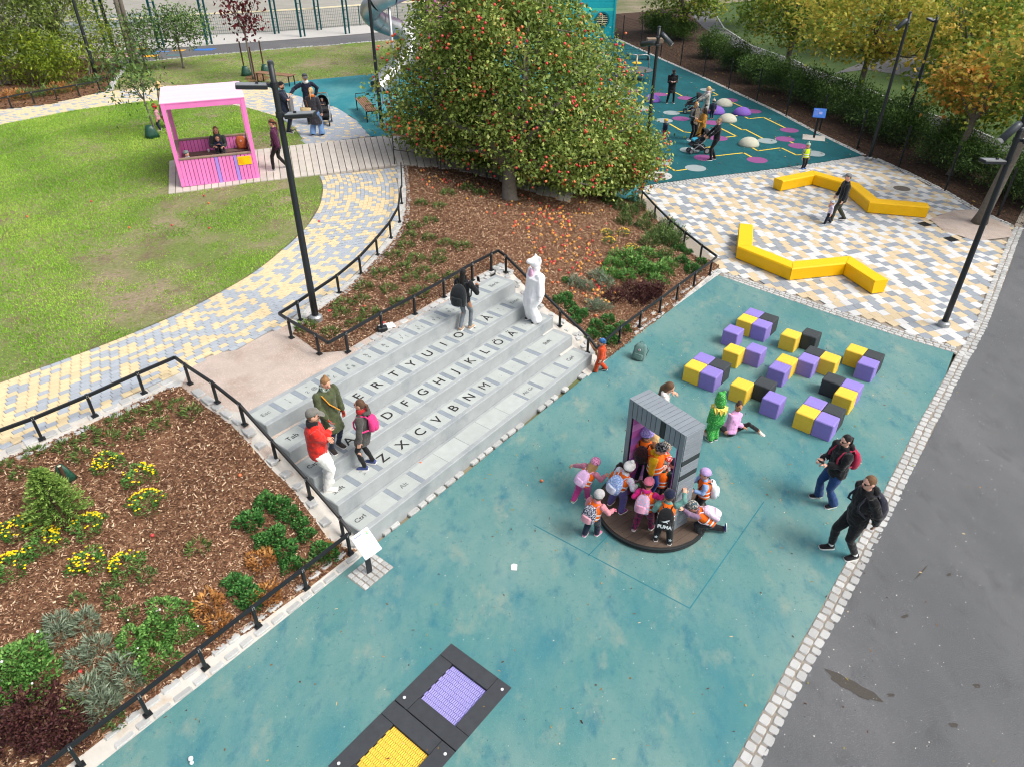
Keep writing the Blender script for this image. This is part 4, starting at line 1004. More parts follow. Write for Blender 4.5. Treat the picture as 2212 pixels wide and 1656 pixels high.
# low mesh fence and wooden box behind the spinner
a_, c_ = at(1318, 133), at(1399, 130); b = MB(); wf2 = thing('mesh_fence', 'low black mesh fence behind the spinner', 'fence', a_)
for k in range(30): q_ = (c_-a_)*(k/29); b.tube([q_, q_+Vector((0, 0, 1.2))], .006, 3)
for k in range(8): b.tube([Vector((0, 0, .05+.165*k)), c_-a_+Vector((0, 0, .05+.165*k))], .006, 3)
b.build('wire_panel', M_wire, wf2); b = MB(); b.box((0, 0, .6), (.08, .08, 1.2)); b.build('post', M_blk, wf2, loc=c_-a_)
bb_ = thing('wooden_ledge', 'grey weathered wooden ledge on a black post behind the spinner', 'ledge', at(1400, 131)); b = MB(); b.box((.35, .1, 1.25), (1.1, .55, .3), None, .01); b.build('beam', M_wood, bb_); b = MB(); b.box((.0, 0, .55), (.1, .1, 1.1)); b.build('post', M_blk, bb_)

# --- court fence at the back: tall posts, mesh, pale top rail
M_grn = mat('dark_green_steel', '#0d4a4f', .5, var=.08)
M_railp = mat('pale_rail', '#d9cfae', .7, var=.06)
fl = [(-300, 128), (0, 106), (118, 97), (234, 93), (344, 86), (448, 78), (594, 70), (686, 63.6), (778, 55.6), (860, 49), (1010, 37)]
flw = ons(fl); cf = thing('court_fence', 'dark green mesh fence with pale top rail round the far court', 'fence', flw[0]); o = flw[0]
for a_, c_ in zip(flw, flw[1:]):
    L_ = (c_-a_).length; n_ = max(1, round(L_/3.2))
    for k in range(n_): q_ = a_+(c_-a_)*(k/n_)-o; b = MB(); b.box((0, 0, .62), (.06, .06, 1.24)); b.build('post', M_grn, cf, loc=q_)
    b = MB()
    for k in range(int(L_/.13)): q_ = a_+(c_-a_)*(k*.13/L_)-o; b.tube([q_+Vector((0, 0, .04)), q_+Vector((0, 0, 1.2))], .007, 3, False)
    for k in range(7): b.tube([a_-o+Vector((0, 0, .08+.185*k)), c_-o+Vector((0, 0, .08+.185*k))], .007, 3, False)
    b.build('wire_panel', M_grn, cf)
    b = MB(); b.bar(a_-o+Vector((0, 0, 1.27)), c_-o+Vector((0, 0, 1.27)), .16, .06); b.build('top_rail', M_railp, cf)
NPL = {234: 'nearest the thin lamp post', 344: 'left of the young lawn tree', 448: 'left of the red leaved tree', 650: 'right of the red leaved tree', 747: 'left of the tube slide lamp post', -60: 'behind the far left shrubs', 594: 'directly behind the red leaved tree', 686: 'behind the slatted benches', 905: 'behind the tube slide'}
for u, v in ((234, 114), (344, 105), (448, 97), (650, 80.6), (747, 74), (-60, 135), (594, 74), (686, 66), (905, 58)):
    p = on(u, v); root = thing('net_post', 'tall green post at the court fence, '+NPL[u], 'post', p, 0, 'tall posts of the far court')
    b = MB(); b.box((0, 0, 3), (.11, .09, 6)); b.build('column', M_grn, root); b = MB(); b.box((.2, .25, 3), (.09, .09, 6)); b.build('back_column', M_grn, root)
    b = MB()
    for k in range(12): b.bar((0, 0, .4+.5*k), (.2, .25, .4+.5*k), .03)
    b.build('brace', M_grn, root)
# white-lined wall and water beyond
b = MB(); a_, c_ = at(-250, 12, 2.), at(1100, -60, 2.); d = (c_-a_); b.bar(a_+Vector((0, 0, .5)), c_+Vector((0, 0, .5)), .4, 1.6); tag(b.build('stone_wall', M_conc0), 'long pale stone wall at the far edge of the court', 'wall')
tag(link('puddle', poly_mesh('puddle', xy([(90, 55), (160, 40), (300, 28), (420, 30), (330, 48), (200, 70), (110, 76)]), terr, mat('puddle_water', '#8d938c', .08, var=0, spec=.6), 1.5, .02)), kind='structure')
# painted game marks on the far path, pink slabs
for (u, v, w_, h_), c in (((305, 106, .9, .5), '#e9a62d'), ((323, 122, .9, .7), '#e9a62d'), ((385, 110, .8, .5), '#e9a62d'), ((330, 116, .7, .3), '#3a8f93'), ((375, 120, 1.0, .2), '#3a8f93'), ((350, 112, 1.0, .2), '#5c8fd0'), ((440, 108, 1.4, .7), '#2d6fc0')):
    p = on(u, v); b = MB(); b.box((0, 0, 0), (w_*.8, h_*.8, .004)); b.box((w_*.25, h_*.3, .0), (w_*.4, h_*.5, .0041)); tag(b.build('painted_mark', mat('paint_'+c[1:], c, .8, var=.08), None, loc=(p.x, p.y, p.z+.008)), kind='structure')
p = on(225, 122)
for i in range(3):
    b = MB(); b.box((i*.95, 0, .02), (.9, 1.6, .03)); tag(b.build('pink_slab', mat('pink_slab', '#d9b3b0', .85, var=.05), None, loc=(p.x-.8, p.y, p.z)), kind='structure')

# --- steel tube slide and pink tower, turquoise hut
def aty(u, v, y):
    d = ray(u, v); t = y/d[1]; return Vector((d[0]*t, y, CAM_H+d[2]*t))
SLP = [(818, 192, 34.6), (834, 172, 35.0), (858, 146, 35.8), (880, 118, 36.6), (886, 92, 37.2), (858, 64, 37.0), (818, 46, 36.2), (799, 26, 35.6), (812, 6, 35.2), (842, -10, 35.4), (884, -26, 36.6), (930, -40, 38.2)]
sp = smooth_line3 = []
P3 = [aty(*p) for p in SLP]
for i in range(len(P3)-1):
    p0, p1, p2, p3 = P3[max(i-1, 0)], P3[i], P3[i+1], P3[min(i+2, len(P3)-1)]
    for k in range(4):
        t = k/4; sp.append(.5*((2*p1)+(p2-p0)*t+(2*p0-5*p1+4*p2-p3)*t*t+(3*p1-p0-3*p2+p3)*t**3))
sp.append(P3[-1]); o = Vector((sp[0].x, sp[0].y, tz(sp[0].x, sp[0].y)))
sld = thing('tube_slide', 'shiny stainless steel tube slide winding down beside the apple tree', 'slide', o)
for i in range(0, len(sp)-1, 4):
    b = MB(); b.tube([p-o for p in sp[i:i+5]], .44, 18, False); b.tube([sp[i]-o, sp[i]-o+(sp[i+1]-sp[i]).normalized()*.05], .465, 18, False); b.build('tube_section', M_inox, sld, True)
b = MB(); b.tube([aty(849, 118, 35.2)-o-Vector((0, 0, 1.6)), aty(840, 12, 35.2)-o], .07, 10); b.build('support_post', M_inox, sld, True)
b = MB()
for u, v in ((811, 222), (828, 224), (843, 215)):
    p = on(u, v)-o; b.tube([p, p+Vector((0, 0, .7))], .035, 8)
b.build('support_leg', M_inox, sld)
M_tpk = mat('tower_pink_board', '#e77fc6', .55, var=.04, objvar=.05); M_tpsh = mat('tower_pink_shaded', '#b565a8', .55, var=.04, objvar=.05)  # left face and core: same pink, with shade painted into a darker colour
tp = aty(927, 90, 39.5); tb = tz(tp.x, 39.5)-.1; tw_ = thing('play_tower', 'tall pink boarded play tower mostly hidden behind the apple tree', 'tower', (tp.x, 39.5, tb), R(8))
core = MB(); core.box((1.4, 1.2, 4), (2.76, 2.36, 8)); core = core.build('tower_wall', M_tpsh, tw_)
for k in range(20):
    b = MB(); b.box((.07+.14*k, -.0, 4), (.134, .03, 8)); b.build('tower_board', M_lil if k in (5, 12) else (M_pk2 if k == 8 else M_tpk), core)
for k in range(17):
    b = MB(); b.box((.0, .07+.14*k, 4), (.03, .134, 8)); b.build('tower_board', M_lil if k == 4 else M_tpsh, core)
M_tq = mat('turquoise_board', '#1ea9b5', .55, var=.04, objvar=.05); M_tq2 = mat('pale_turquoise_roof', '#7fd9dd', .6, var=.04); M_tqm = mat('mint_board', '#43c7b4', .55, var=.03)
th_c = at(1326, 83); th = thing('play_hut', 'turquoise boarded play hut with a round barred window at the far end of the rubber', 'play hut', th_c, R(4))
tw2, td2, tH = 5.2, 3.4, 3.0
core = MB(); core.box((-tw2/2, td2/2, tH/2), (tw2-.05, td2-.05, tH-.02)); core = core.build('wall', M_tq, th)
for k in range(13):
    z = .14+.215*k; b = MB(); b.box((-tw2/2, -.0, z), (tw2-.3, .05, .205), None, .004); b.build('wall_board', M_tqm if k == 9 else M_tq, core)
for x in (-tw2+.08, -.08):
    b = MB(); b.box((x, -.005, tH/2), (.16, .12, tH)); b.build('corner_post', M_tq, th)
b = MB(); b.box((-tw2/2, -.005, tH-.09), (tw2-.33, .1, .18)); b.build('top_beam', M_tq, th)
b = MB(); b.box((-tw2/2, td2/2, tH+.04), (tw2+.06, td2+.1, .06)); b.build('roof', M_tq2, th)
b = MB(); n_ = 28
b.loft([[(-1.05+r_*math.cos(2*math.pi*j/n_), -y, 1.35+r_*math.sin(2*math.pi*j/n_)) for j in range(n_)] for r_, y in ((.58, .02), (.58, .09), (.45, .09), (.45, .0))], False); win = b.build('round_window', mat('dark_turquoise', '#0d6f7b', .5, var=.03), th)
b = MB(); b.loft([[(-1.05+r_*math.cos(2*math.pi*j/n_), -.032, 1.35+r_*math.sin(2*math.pi*j/n_)) for j in range(n_)] for r_ in (.45, .01)], False); b.build('opening', M_pit, win)
b = MB()
for k in range(5): b.box((-1.05, -.05, 1.08+.135*k), (2*math.sqrt(.45**2-(.27-.135*k)**2), .02, .05))
b.box((-1.05, -.06, 1.35), (.05, .015, .88)); b.build('bars', M_railp, win)
# rocks, cup, bags on the ground
M_paper = mat('white_paper', '#f0f0ee', .8, var=.02)
# ------------------------------------------------------------------ plants
def leaves(P, size, asp=.5, up=.3, droop=0., fold=.25, shape='quad', dirs=None):
    """leaf blades at points P: folded quads (or lobed leaves); returns V, F"""
    n = len(P); d = rng.normal(size=(n, 3)) if dirs is None else dirs+rng.normal(size=(n, 3))*.35
    d[:, 2] -= droop; d /= np.linalg.norm(d, axis=1)[:, None]+1e-9
    nn = rng.normal(size=(n, 3))*.8; nn[:, 2] += up*3; s = np.cross(d, nn); s /= np.linalg.norm(s, axis=1)[:, None]+1e-9; nn = np.cross(s, d)
    L = size*rng.uniform(.7, 1.25, n)[:, None]; Wd = L*asp
    if shape == 'quad':
        V = np.stack([P, P+d*L*.5+s*Wd*.5+nn*L*fold*.3, P+d*L, P+d*L*.5-s*Wd*.5+nn*L*fold*.3], 1).reshape(-1, 3)
        F = np.arange(n*4).reshape(n, 4); return V, F
    # five lobes
    an = np.radians([180, 150, 108, 88, 62, 35, 18, 0, -18, -35, -62, -88, -108, -150]); rr = np.array([.12, .42, .62, .38, .78, .42, .6, 1.0, .6, .42, .78, .38, .62, .42])*.6
    V = np.stack([P+d*L*.45+d*(L*math.cos(a)*r)+s*(L*math.sin(a)*r)+nn*(L*(.10 if i % 2 else -.02)) for i, (a, r) in enumerate(zip(an, rr))], 1).reshape(-1, 3)
    F = np.arange(n*14).reshape(n, 14); return V, F
def blob(n, c, r, shell=.0, flat=0):
    v = rng.normal(size=(n, 3)); v /= np.linalg.norm(v, axis=1)[:, None]; k = rng.uniform(shell, 1, n)**(1/2.2)
    p = v*k[:, None]*np.array(r)+np.array(c); return p
def clumped(nc, per, c, r, cr, shell=.55, zmin=None, lump=.18, seed=0):
    """clump centres in an uneven crown, leaves about each; returns points and a tone per leaf"""
    v = rng.normal(size=(nc, 3)); v /= np.linalg.norm(v, axis=1)[:, None]
    ph = np.random.default_rng(seed).uniform(0, 6, 9)
    lum = 1+lump*(np.sin(v[:, 0]*4+ph[0])+np.sin(v[:, 1]*5+ph[1])+np.sin(v[:, 2]*5+ph[2])+.6*np.sin(v[:, 0]*9+v[:, 2]*7+ph[3]))*.6
    k = rng.uniform(shell**2, 1, nc)**.5; cen = v*(k*lum)[:, None]*np.array(r)+np.array(c)
    if zmin is not None: cen[:, 2] = np.maximum(cen[:, 2], zmin+rng.uniform(0, .6, nc))
    tone = rng.uniform(0, 1, nc); P = np.repeat(cen, per, 0)+rng.normal(size=(nc*per, 3))*cr*np.array([1, 1, .8])
    return P, np.clip(np.repeat(tone, per)*.55+rng.uniform(0, .5, nc*per)-.02, 0, 1), cen
def foliage(name, P, size, m, parent, rnd, shape='quad', o=(0, 0, 0), **k):
    V, F = leaves(P-np.array(o), size, shape=shape, **k); return link(name, fast_mesh(name, V, F, m, rnd=rnd), parent)
M_bark = mat('bark', '#5c5148', .95, var=.25, scale=14, det=8, bump=.8, bscale=40)
M_bark2 = mat('grey_bark', '#6d675e', .95, var=.25, scale=12, det=8, bump=.8, bscale=40)
M_apl = mat('apple_leaf', '#567030', .55, var=0, ramp=['#405420', '#5a7230', '#738a3e', '#8ba04c', '#a6b45f', '#c0bb6e'], trans=.25, spec=.35)
M_map = mat('maple_leaf_green', '#5f7a2c', .6, var=0, ramp=['#3a531c', '#557127', '#6f8c35', '#8ba040', '#a8b14a', '#bfae48'], trans=.4)
M_mapy = mat('maple_leaf_yellow', '#a09a2c', .6, var=0, ramp=['#587026', '#7f9638', '#a7ac46', '#c6bb50', '#d4bc54', '#d6a84a'], trans=.4)
M_mapo = mat('maple_leaf_orange', '#b0802c', .6, var=0, ramp=['#647426', '#92933c', '#b6a244', '#cda74a', '#cc9040', '#b86a34'], trans=.4)
M_wil = mat('willow_leaf', '#6f8a3e', .6, var=0, ramp=['#33451c', '#51682a', '#6d8438', '#8c9d4d', '#aab066'], trans=.25)
M_yg = mat('yellow_green_leaf', '#8aa02c', .6, var=0, ramp=['#4a601a', '#6d8626', '#8fa42e', '#b0b83c'], trans=.25)
M_hedge = mat('hedge_leaf', '#2f4620', .65, var=0, ramp=['#2a421a', '#3f5c27', '#557533', '#6d8a42'], trans=.15)
M_red = mat('crimson_leaf', '#5a1f26', .6, var=0, ramp=['#331015', '#561b22', '#7a2b2f'], trans=.2)
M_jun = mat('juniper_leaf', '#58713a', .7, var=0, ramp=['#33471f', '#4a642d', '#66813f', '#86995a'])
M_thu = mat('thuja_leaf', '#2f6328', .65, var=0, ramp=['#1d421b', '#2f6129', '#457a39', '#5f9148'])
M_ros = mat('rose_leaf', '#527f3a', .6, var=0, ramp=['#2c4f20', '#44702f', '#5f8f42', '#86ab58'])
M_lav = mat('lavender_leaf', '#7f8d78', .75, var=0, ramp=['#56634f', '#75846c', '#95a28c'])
M_bar = mat('barberry_leaf', '#42252a', .6, var=0, ramp=['#1f1416', '#3a2022', '#553030', '#5c4a2a'])
M_brn = mat('dry_leaf', '#a5713f', .8, var=0, ramp=['#7d5330', '#a9733f', '#c79655'])
M_per = mat('perennial_leaf', '#4d6a34', .65, var=0, ramp=['#2d4420', '#456030', '#5f7c40', '#7d9653'])
M_spr = mat('spruce_needle', '#6d8c3d', .7, var=0, ramp=['#3d5a25', '#56772f', '#7b9a45', '#9cb45e'])
M_flw = mat('yellow_flower', '#f2cd10', .6, var=.05); M_flw2 = mat('white_flower', '#eee2e8', .6, var=.03)

def limb_tree(root, o, base, forks, r, m=M_bark, name='trunk', seed=1, zig=.12):
    """trunk that divides into limbs reaching the given points"""
    rr = random.Random(seed); b = MB(); base = Vector(base)-Vector(o)
    fk = Vector(forks[0])-Vector(o)
    b.tube([base, base+(fk-base)*.08, base+(fk-base)*.5+Vector((rr.uniform(-1, 1)*.04, rr.uniform(-1, 1)*.04, 0)), fk], [r*1.45, r*1.05, r*.95, r*.85], 10)
    for t in forks[1:]:
        t = Vector(t)-Vector(o); pts = [fk-(fk-base).normalized()*.08]
        for k in range(1, 5):
            q_ = fk+(t-fk)*(k/4); q_ += Vector((rr.uniform(-1, 1), rr.uniform(-1, 1), rr.uniform(-.3, 1)))*zig*(t-fk).length*(1-k/5); pts.append(q_)
        b.tube(pts, [r*.6, r*.45, r*.33, r*.2, r*.06], 7)
        for k in (2, 3):
            s = pts[k]+Vector((rr.uniform(-1, 1), rr.uniform(-1, 1), rr.uniform(-.1, .8)))*(t-fk).length*.3
            b.tube([pts[k], (pts[k]+s)/2+Vector((0, 0, .05)), s], [r*.26, r*.16, r*.04], 5)
    return b.build(name, m, root, True)

# --- the apple tree
ap = on(1100, 430); apple = thing('apple_tree', 'big old apple tree full of red apples in the middle of the bark bed', 'tree', ap)
ac = np.array((.32, 25.6, 3.35)); ar = (4.75, 3.7, 4.7)
P, rn, cen = clumped(2300, 44, ac, ar, .30, .5, None, .15, 3)
def squash(A):
    lowf = np.where(A[:, 0] < ac[0]-1, .40, .52); A[:, 2] = np.where(A[:, 2] < ac[2], ac[2]+(A[:, 2]-ac[2])*lowf, A[:, 2])
    up_ = np.maximum(A[:, 2]-ac[2]-.2, 0); A[:, 0] = ac[0]+(A[:, 0]-ac[0])*(1-.125*up_)-.30*up_; A[:, 0] += np.where(A[:, 2] < ac[2], .35*(ac[2]-A[:, 2]), 0); return A
P2, rn2, cen2 = clumped(170, 44, (3.9, 25.0, 1.75), (1.15, 1.2, .95), .28, .2, None, .15, 6)
P = np.concatenate([squash(P), P2]); rn = np.concatenate([rn, rn2]); cen = np.concatenate([squash(cen), cen2]); tzv = terr(P); keep = (P[:, 2] > tzv+.25) & ~((np.abs(P[:, 0]-ap.x) < .9) & (P[:, 2] < ap.z+.5) & (P[:, 1] < ap.y+.5)); P, rn = P[keep], rn[keep]
foliage('crown', P, .135, M_apl, apple, rn, o=ap, asp=.62, up=.5, droop=.35)
ends = [tuple(c) for c in cen[rng.choice(len(cen), 26, False)]]
limb_tree(apple, ap, ap, [(ap.x+.05, ap.y+.1, ap.z+1.1)]+ends, .24, M_bark2, seed=4)
M_app = [mat('red_apple', '#cc4a48', .35, var=.15, scale=25, objvar=.15), mat('orange_apple', '#e0764a', .35, var=.15, scale=25, objvar=.12), mat('yellow_apple', '#dca14e', .4, var=.15, scale=25, objvar=.1)]
APM = []
for m in M_app:
    b = MB(); b.lathe([(.005, -.044), (.032, -.042), (.052, -.010), (.049, .022), (.027, .042), (.007, .034)], 8); APM.append(b.mesh('apple', m, True))
sc_ = [c for c in cen if (np.linalg.norm((c-ac)/np.array(ar)) > .55 or c[0] > 3) and (c[1] < 26.5 or c[2] > 5.5)]
apl = []
for c in random.sample(sc_, min(len(sc_), 420)):
    dirv = (np.array(c)-ac)/np.array(ar); dirv /= np.linalg.norm(dirv)
    for _ in range(random.choice((1, 2, 3, 3, 4, 6))): apl.append(np.array(c)+dirv*.26+rng.normal(size=3)*np.array((.13, .13, .17)))
apl = [a for a in apl if a[2] > tz(a[0], a[1])+.3] if False else apl
apl.sort(key=lambda a: a[1]-.35*a[2])
vis = [a for a in apl if in_view(a, 10)]
own = set(map(id, vis[:300]))
for a in vis[:300]: link('apple', random.choice((APM[0], APM[0], APM[1])), apple, Vector(a)-ap, (random.random(), random.random(), 0), (.82,)*3)
rest = [a for a in apl if id(a) not in own]
joined('apples', APM[:2], [(random.randrange(2), Matrix.Translation(Vector(a)-ap) @ Matrix.Scale(.82, 4)) for a in rest], M_app[:2], apple)
# fallen apples
fa = []
for (u, v), (su, sv), n in (((1215, 500), (55, 32), 90), ((1250, 560), (60, 35), 80), ((1285, 615), (18, 22), 34), ((970, 450), (45, 12), 26), ((1130, 500), (60, 30), 30), ((1185, 600), (30, 30), 16)):
    for _ in range(n): fa.append((random.gauss(u, su), random.gauss(v, sv)))
fw = [at(u, v, .75) for u, v in fa]; q = np.array([(p.x, p.y) for p in fw]); ok = inside(q, bed3_poly) & (pdist(q, bed3_poly) > .15); q = q[ok]
extra = xy([(787, 664), (712, 674), (829, 700), (757, 718), (690, 480), (226, 939), (519, 1028), (330, 1158), (168, 1321), (174, 1452), (441, 425), (451, 441), (372, 489), (280, 494), (198, 437), (453, 495), (60, 470), (1170, 1040), (909, 1002)])
for i, (x, y) in enumerate(list(q)+extra):
    u_ = i < len(q); o = link('fallen_apple', random.choice((APM[1], APM[2], APM[2], APM[0])) if u_ else APM[random.randrange(2)], None, (x, y, tz(x, y)+.03), (random.uniform(-1, 1), random.uniform(-1, 1), 0), (.72,)*3 if u_ else (.62,)*3)
    tag(o, 'small fallen apple lying on the bark mulch under the apple tree' if u_ else 'small red fallen apple lying alone away from the apple tree', 'apple', 'fallen apples' if u_ else 'scattered fallen apples')

# --- maples along the hedge
M_tag = mat('lime_tag', '#c9dc1c', .5, var=0)
def maple(label, base, H, cz, r, mats, n, trunk=.14, lean=(0, 0), seed=1, size=.24):
    p = on(*base); root = thing('maple_tree', label, 'tree', p, 0, 'maple trees along the hedge path'); c = np.array((p.x+lean[0], p.y+lean[1], p.z+cz)); i = 0
    P, rn, cen = clumped(int(n*.62)//26, 26, c, r, .36, .5, None, .2, seed)
    tv = terr(P); k = P[:, 2] > tv+1.5; P, rn = P[k], rn[k]
    tint = (np.sin(P[:, 0]*1.1+seed)+np.sin(P[:, 2]*1.4+seed*2)+(P[:, 2]-c[2])/r[2])*.5
    sel = tint > rng.normal(size=len(P))*.35+.15
    for s, m, nm in ((~sel, mats[0], 'crown'), (sel, mats[1], 'crown')):
        if s.sum(): foliage(nm, P[s], size, m, root, rn[s], 'lobed', o=p, up=.5, droop=.3)
    ends = [tuple(q) for q in cen[rng.choice(len(cen), 12, False)]]
    limb_tree(root, p, p, [(p.x+lean[0]*.25, p.y+lean[1]*.25, p.z+cz-r[2]*.75)]+ends, trunk, M_bark2, seed=seed); return root
maple('maple with dark green crown at the far end beside the turquoise hut', (1474, 84), 6, 3.7, (3.8, 3.2, 2.3), (M_map, M_map), 9000, .2, seed=2)
maple('maple with yellow green crown behind the far rubber, forked low', (1697, 160), 6, 4.0, (3.9, 3.2, 2.2), (M_map, M_mapy), 11000, .17, seed=3)
mt = maple('maple with bright yellow crown and a lime tag on its trunk', (1846, 232), 6, 4.2, (3.8, 3.0, 2.3), (M_mapy, M_mapy), 12000, .16, (.4, .6), seed=5)
b = MB(); b.box((-.02, -.17, 1.35), (.1, .02, .12)); b.build('tag', M_tag, mt)
maple('maple with green and orange crown right of the spotlight lamp post', (2078, 288), 6, 4.0, (3.6, 3.2, 2.4), (M_map, M_mapy), 12000, .15, seed=7)
maple('maple in the hedge bed with orange branches near the flat lamp head', (2052, 380), 5, 3.3, (2.6, 2.2, 1.5), (M_map, M_mapo), 6500, .13, (1.4, 1.2), seed=8)
maple('thick trunked maple standing in the round gravel patch of the plaza', (2115, 482), 7, 5.6, (2.6, 2.4, 1.7), (M_map, M_mapy), 7500, .19, (2.2, .5), seed=9)
maple('tall maple filling the upper right corner beyond the path', (2190, 175), 7, 4.6, (5.2, 4.4, 3.6), (M_map, M_mapy), 15000, .2, seed=11, size=.28)
maple('background maple on the grass behind the yellow one', (1930, 120), 7, 5.6, (5.0, 4.2, 2.8), (M_map, M_mapy), 12000, .2, seed=12, size=.28)
maple('background maple on the grass behind the green end of the row', (1640, 60), 7, 5.4, (4.6, 4.0, 2.4), (M_map, M_map), 9000, .2, seed=13, size=.28)

# --- hedge shrubs behind the wire fence
HS = [(1395, 72, 1.5), (1440, 88, 1.6), (1515, 128, 1.4), (1560, 155, 1.4), (1612, 182, 1.5), (1660, 203, 1.5), (1712, 226, 1.4), (1765, 245, 1.5), (1822, 272, 1.5), (1880, 298, 1.6), (1918, 318, 1.4), (2000, 362, 1.3), (2055, 392, 1.4), (2150, 425, 1.3), (2230, 460, 1.4)]
for i, (u, v, r_) in enumerate(HS):
    p = on(u, v)+Vector((.9, .5, 0)); root = thing('hedge_shrub', 'dark feathery green shrub in the row behind the black wire fence', 'shrub', p, 0, 'dark shrubs behind the wire fence')
    P, rn, cen = clumped(150, 45, (p.x, p.y, p.z+.8), (r_*.85, r_*.85, .95), .2, .3, p.z+.1, .2, i)
    P = P[:, :]; foliage('foliage', P, .15, M_hedge, root, rn, o=p, asp=.3, up=.35)
    b = MB()
    for k in range(5): t = k*1.26; b.tube([(0, 0, 0), (.3*math.cos(t), .3*math.sin(t), .5), (.6*math.cos(t), .6*math.sin(t), .95)], [.03, .02, .008], 5)
    b.build('stems', M_bark, root)

# --- upper left: tall willowy shrubs, slender trees, young trees
def bushy(name, label, base, c, r, n, m, cat='tree', size=.16, asp=.3, group=None, trunks=3, droop=.4, seed=0, tr=.09, shell=.35):
    p = on(*base); root = thing(name, label, cat, p, 0, group)
    cc = (p.x+c[0], p.y+c[1], p.z+c[2]); P, rn, cen = clumped(n//30, 30, cc, r, .3*max(1, r[0]/2.5), shell, p.z+.15, .2, seed)
    foliage('crown', P, size, m, root, rn, o=p, asp=asp, droop=droop)
    for k in range(trunks):
        off = Vector((random.uniform(-.4, .4), random.uniform(-.3, .3), 0)) if trunks > 1 else Vector()
        ends = [tuple(q) for q in cen[rng.choice(len(cen), 6, False)]]
        limb_tree(root, p, p+off, [(p.x+off.x*1.6+c[0]*.3, p.y+off.y+c[1]*.3, p.z+max(.5, c[2]-r[2]*.7))]+ends, tr, M_bark2, seed=seed+k)
    return root
bushy('willow', 'tall grey green willow at the left edge behind the low rail', (20, 185), (-.5, 1.5, 3.6), (3.4, 2.6, 3.4), 15000, M_wil, seed=21, size=.2)
bushy('willow', 'willow beside the lamp post with pale trunks showing', (120, 150), (0, 1.5, 3.9), (3.0, 2.6, 3.2), 11000, M_wil, seed=22, size=.2)
bushy('leafy_shrub', 'bright yellow green shrub at the foot of the willows', (85, 185), (0, .5, 1.2), (2.2, 1.2, 1.2), 5500, M_yg, 'shrub', .18, .32, seed=23, tr=.03)
bushy('leafy_shrub', 'yellowish shrub right of the far left lamp post', (205, 160), (.2, 1.0, 1.5), (1.6, 1.2, 1.5), 2600, M_yg, 'shrub', .16, .32, seed=24, tr=.03)
bushy('slender_tree', 'slender twin trunked tree with yellowish top at the far path', (285, 140), (-.6, 1.0, 6.2), (3.6, 2.4, 1.8), 4200, M_yg, size=.2, trunks=2, seed=25, tr=.12)
bushy('pine_seedling', 'small bright pine seedling beside the willows', (250, 172), (0, 0, .9), (.5, .5, .8), 600, M_per, 'tree', .16, .12, trunks=1, seed=26, tr=.025)
bushy('young_tree', 'young tree with round loose crown on the far lawn beside the dark lamp', (397, 148), (0, 0, 2.0), (1.6, 1.2, 1.0), 2600, M_per, size=.16, asp=.45, trunks=1, seed=27, tr=.05, group='young trees on the lawns')
bushy('young_tree', 'young narrow tree on the far lawn behind the play house', (318, 152), (0, 0, 1.7), (.9, .8, 1.1), 1100, M_per, size=.16, asp=.45, trunks=1, seed=28, tr=.04, group='young trees on the lawns')
yt = bushy('young_tree', 'young sparse tree with a green watering bag left of the play house', (338, 292), (-.35, .0, 2.1), (1.0, .8, 1.1), 900, M_per, size=.15, asp=.45, trunks=1, seed=29, tr=.04, group='young trees on the lawns')
rt = bushy('red_tree', 'young crimson leaved tree tied between wooden stakes', (548, 172), (0, 0, 3.2), (1.1, .9, 1.6), 700, M_red, size=.2, asp=.6, trunks=1, seed=30, tr=.05)
M_bag = mat('green_watering_bag', '#1d4a3a', .35, var=.2, scale=14, bump=.6, bscale=14, spec=.5)
M_stake = mat('brown_stake', '#4a382a', .85, var=.15)
def bag(u, v, label, k=.72):
    p = on(u, v); b = MB(); rings = []
    for z, r_ in ((0, .27), (.15, .25), (.36, .17), (.5, .10)): rings.append([(r_*math.cos(t)*(1+.18*math.sin(3*t+z*5)), r_*.7*math.sin(t)*(1+.15*math.cos(4*t)), z*(.9 if k else 1)) for t in [2*math.pi*j/14 for j in range(14)]])
    b.loft(rings); return tag(b.build('watering_bag', M_bag, None, True, loc=p), label, 'watering bag', 'green watering bags')
bag(328, 298, 'dark green watering bag at the foot of the young tree by the play house')
bag(532, 164, 'dark green watering bag left of the red leaved tree'); bag(574, 160, 'dark green watering bag right of the red leaved tree')
for i, (u, v) in enumerate(((530, 160), (552, 174), (572, 158))):
    p = on(u, v); b = MB(); b.tube([(0, 0, 0), (0, 0, 1.5)], .035, 7); tag(b.build('tree_stake', M_stake, None, loc=p), ('left', 'front', 'right')[i]+' wooden stake tied to the red leaved tree', 'stake', 'tree stakes')
tag(link('mulch_ring', poly_mesh('mulch_ring', xy([(528, 172), (545, 180), (570, 176), (585, 168), (560, 160), (535, 162)]), terr, M_soil, .4, .012)), kind='structure')

# --- bed plants
def BB(ox, oy): return lambda x, y, k=1.0: (ox+.26855*x, oy+.26855*y, k)
B1, B1b, B2, B3, B4 = BB(0, 810), BB(0, 1215), BB(540, 810), BB(540, 405), BB(1080, 405)
def mound(n, r, h, size, asp, m, up=.2, out=.6, seed=0, shell=.1):
    g = np.random.default_rng(seed); t = g.uniform(0, 2*np.pi, n); k = np.sqrt(g.uniform(shell, 1, n)); z = h*g.uniform(.05, 1, n)*(1-.75*k**2)
    lob = 1+.25*np.sin(3*t+seed)+.15*np.sin(5*t+2*seed)
    P = np.column_stack([r*k*lob*np.cos(t), r*k*lob*np.sin(t), z]); D = np.column_stack([np.cos(t)*out, np.sin(t)*out, np.full(n, .55)])
    V, F = leaves(P, size, asp, up, dirs=D); return fast_mesh('foliage', V, F, m, rnd=np.clip(z/h*.6+g.uniform(0, .5, n), 0, 1))
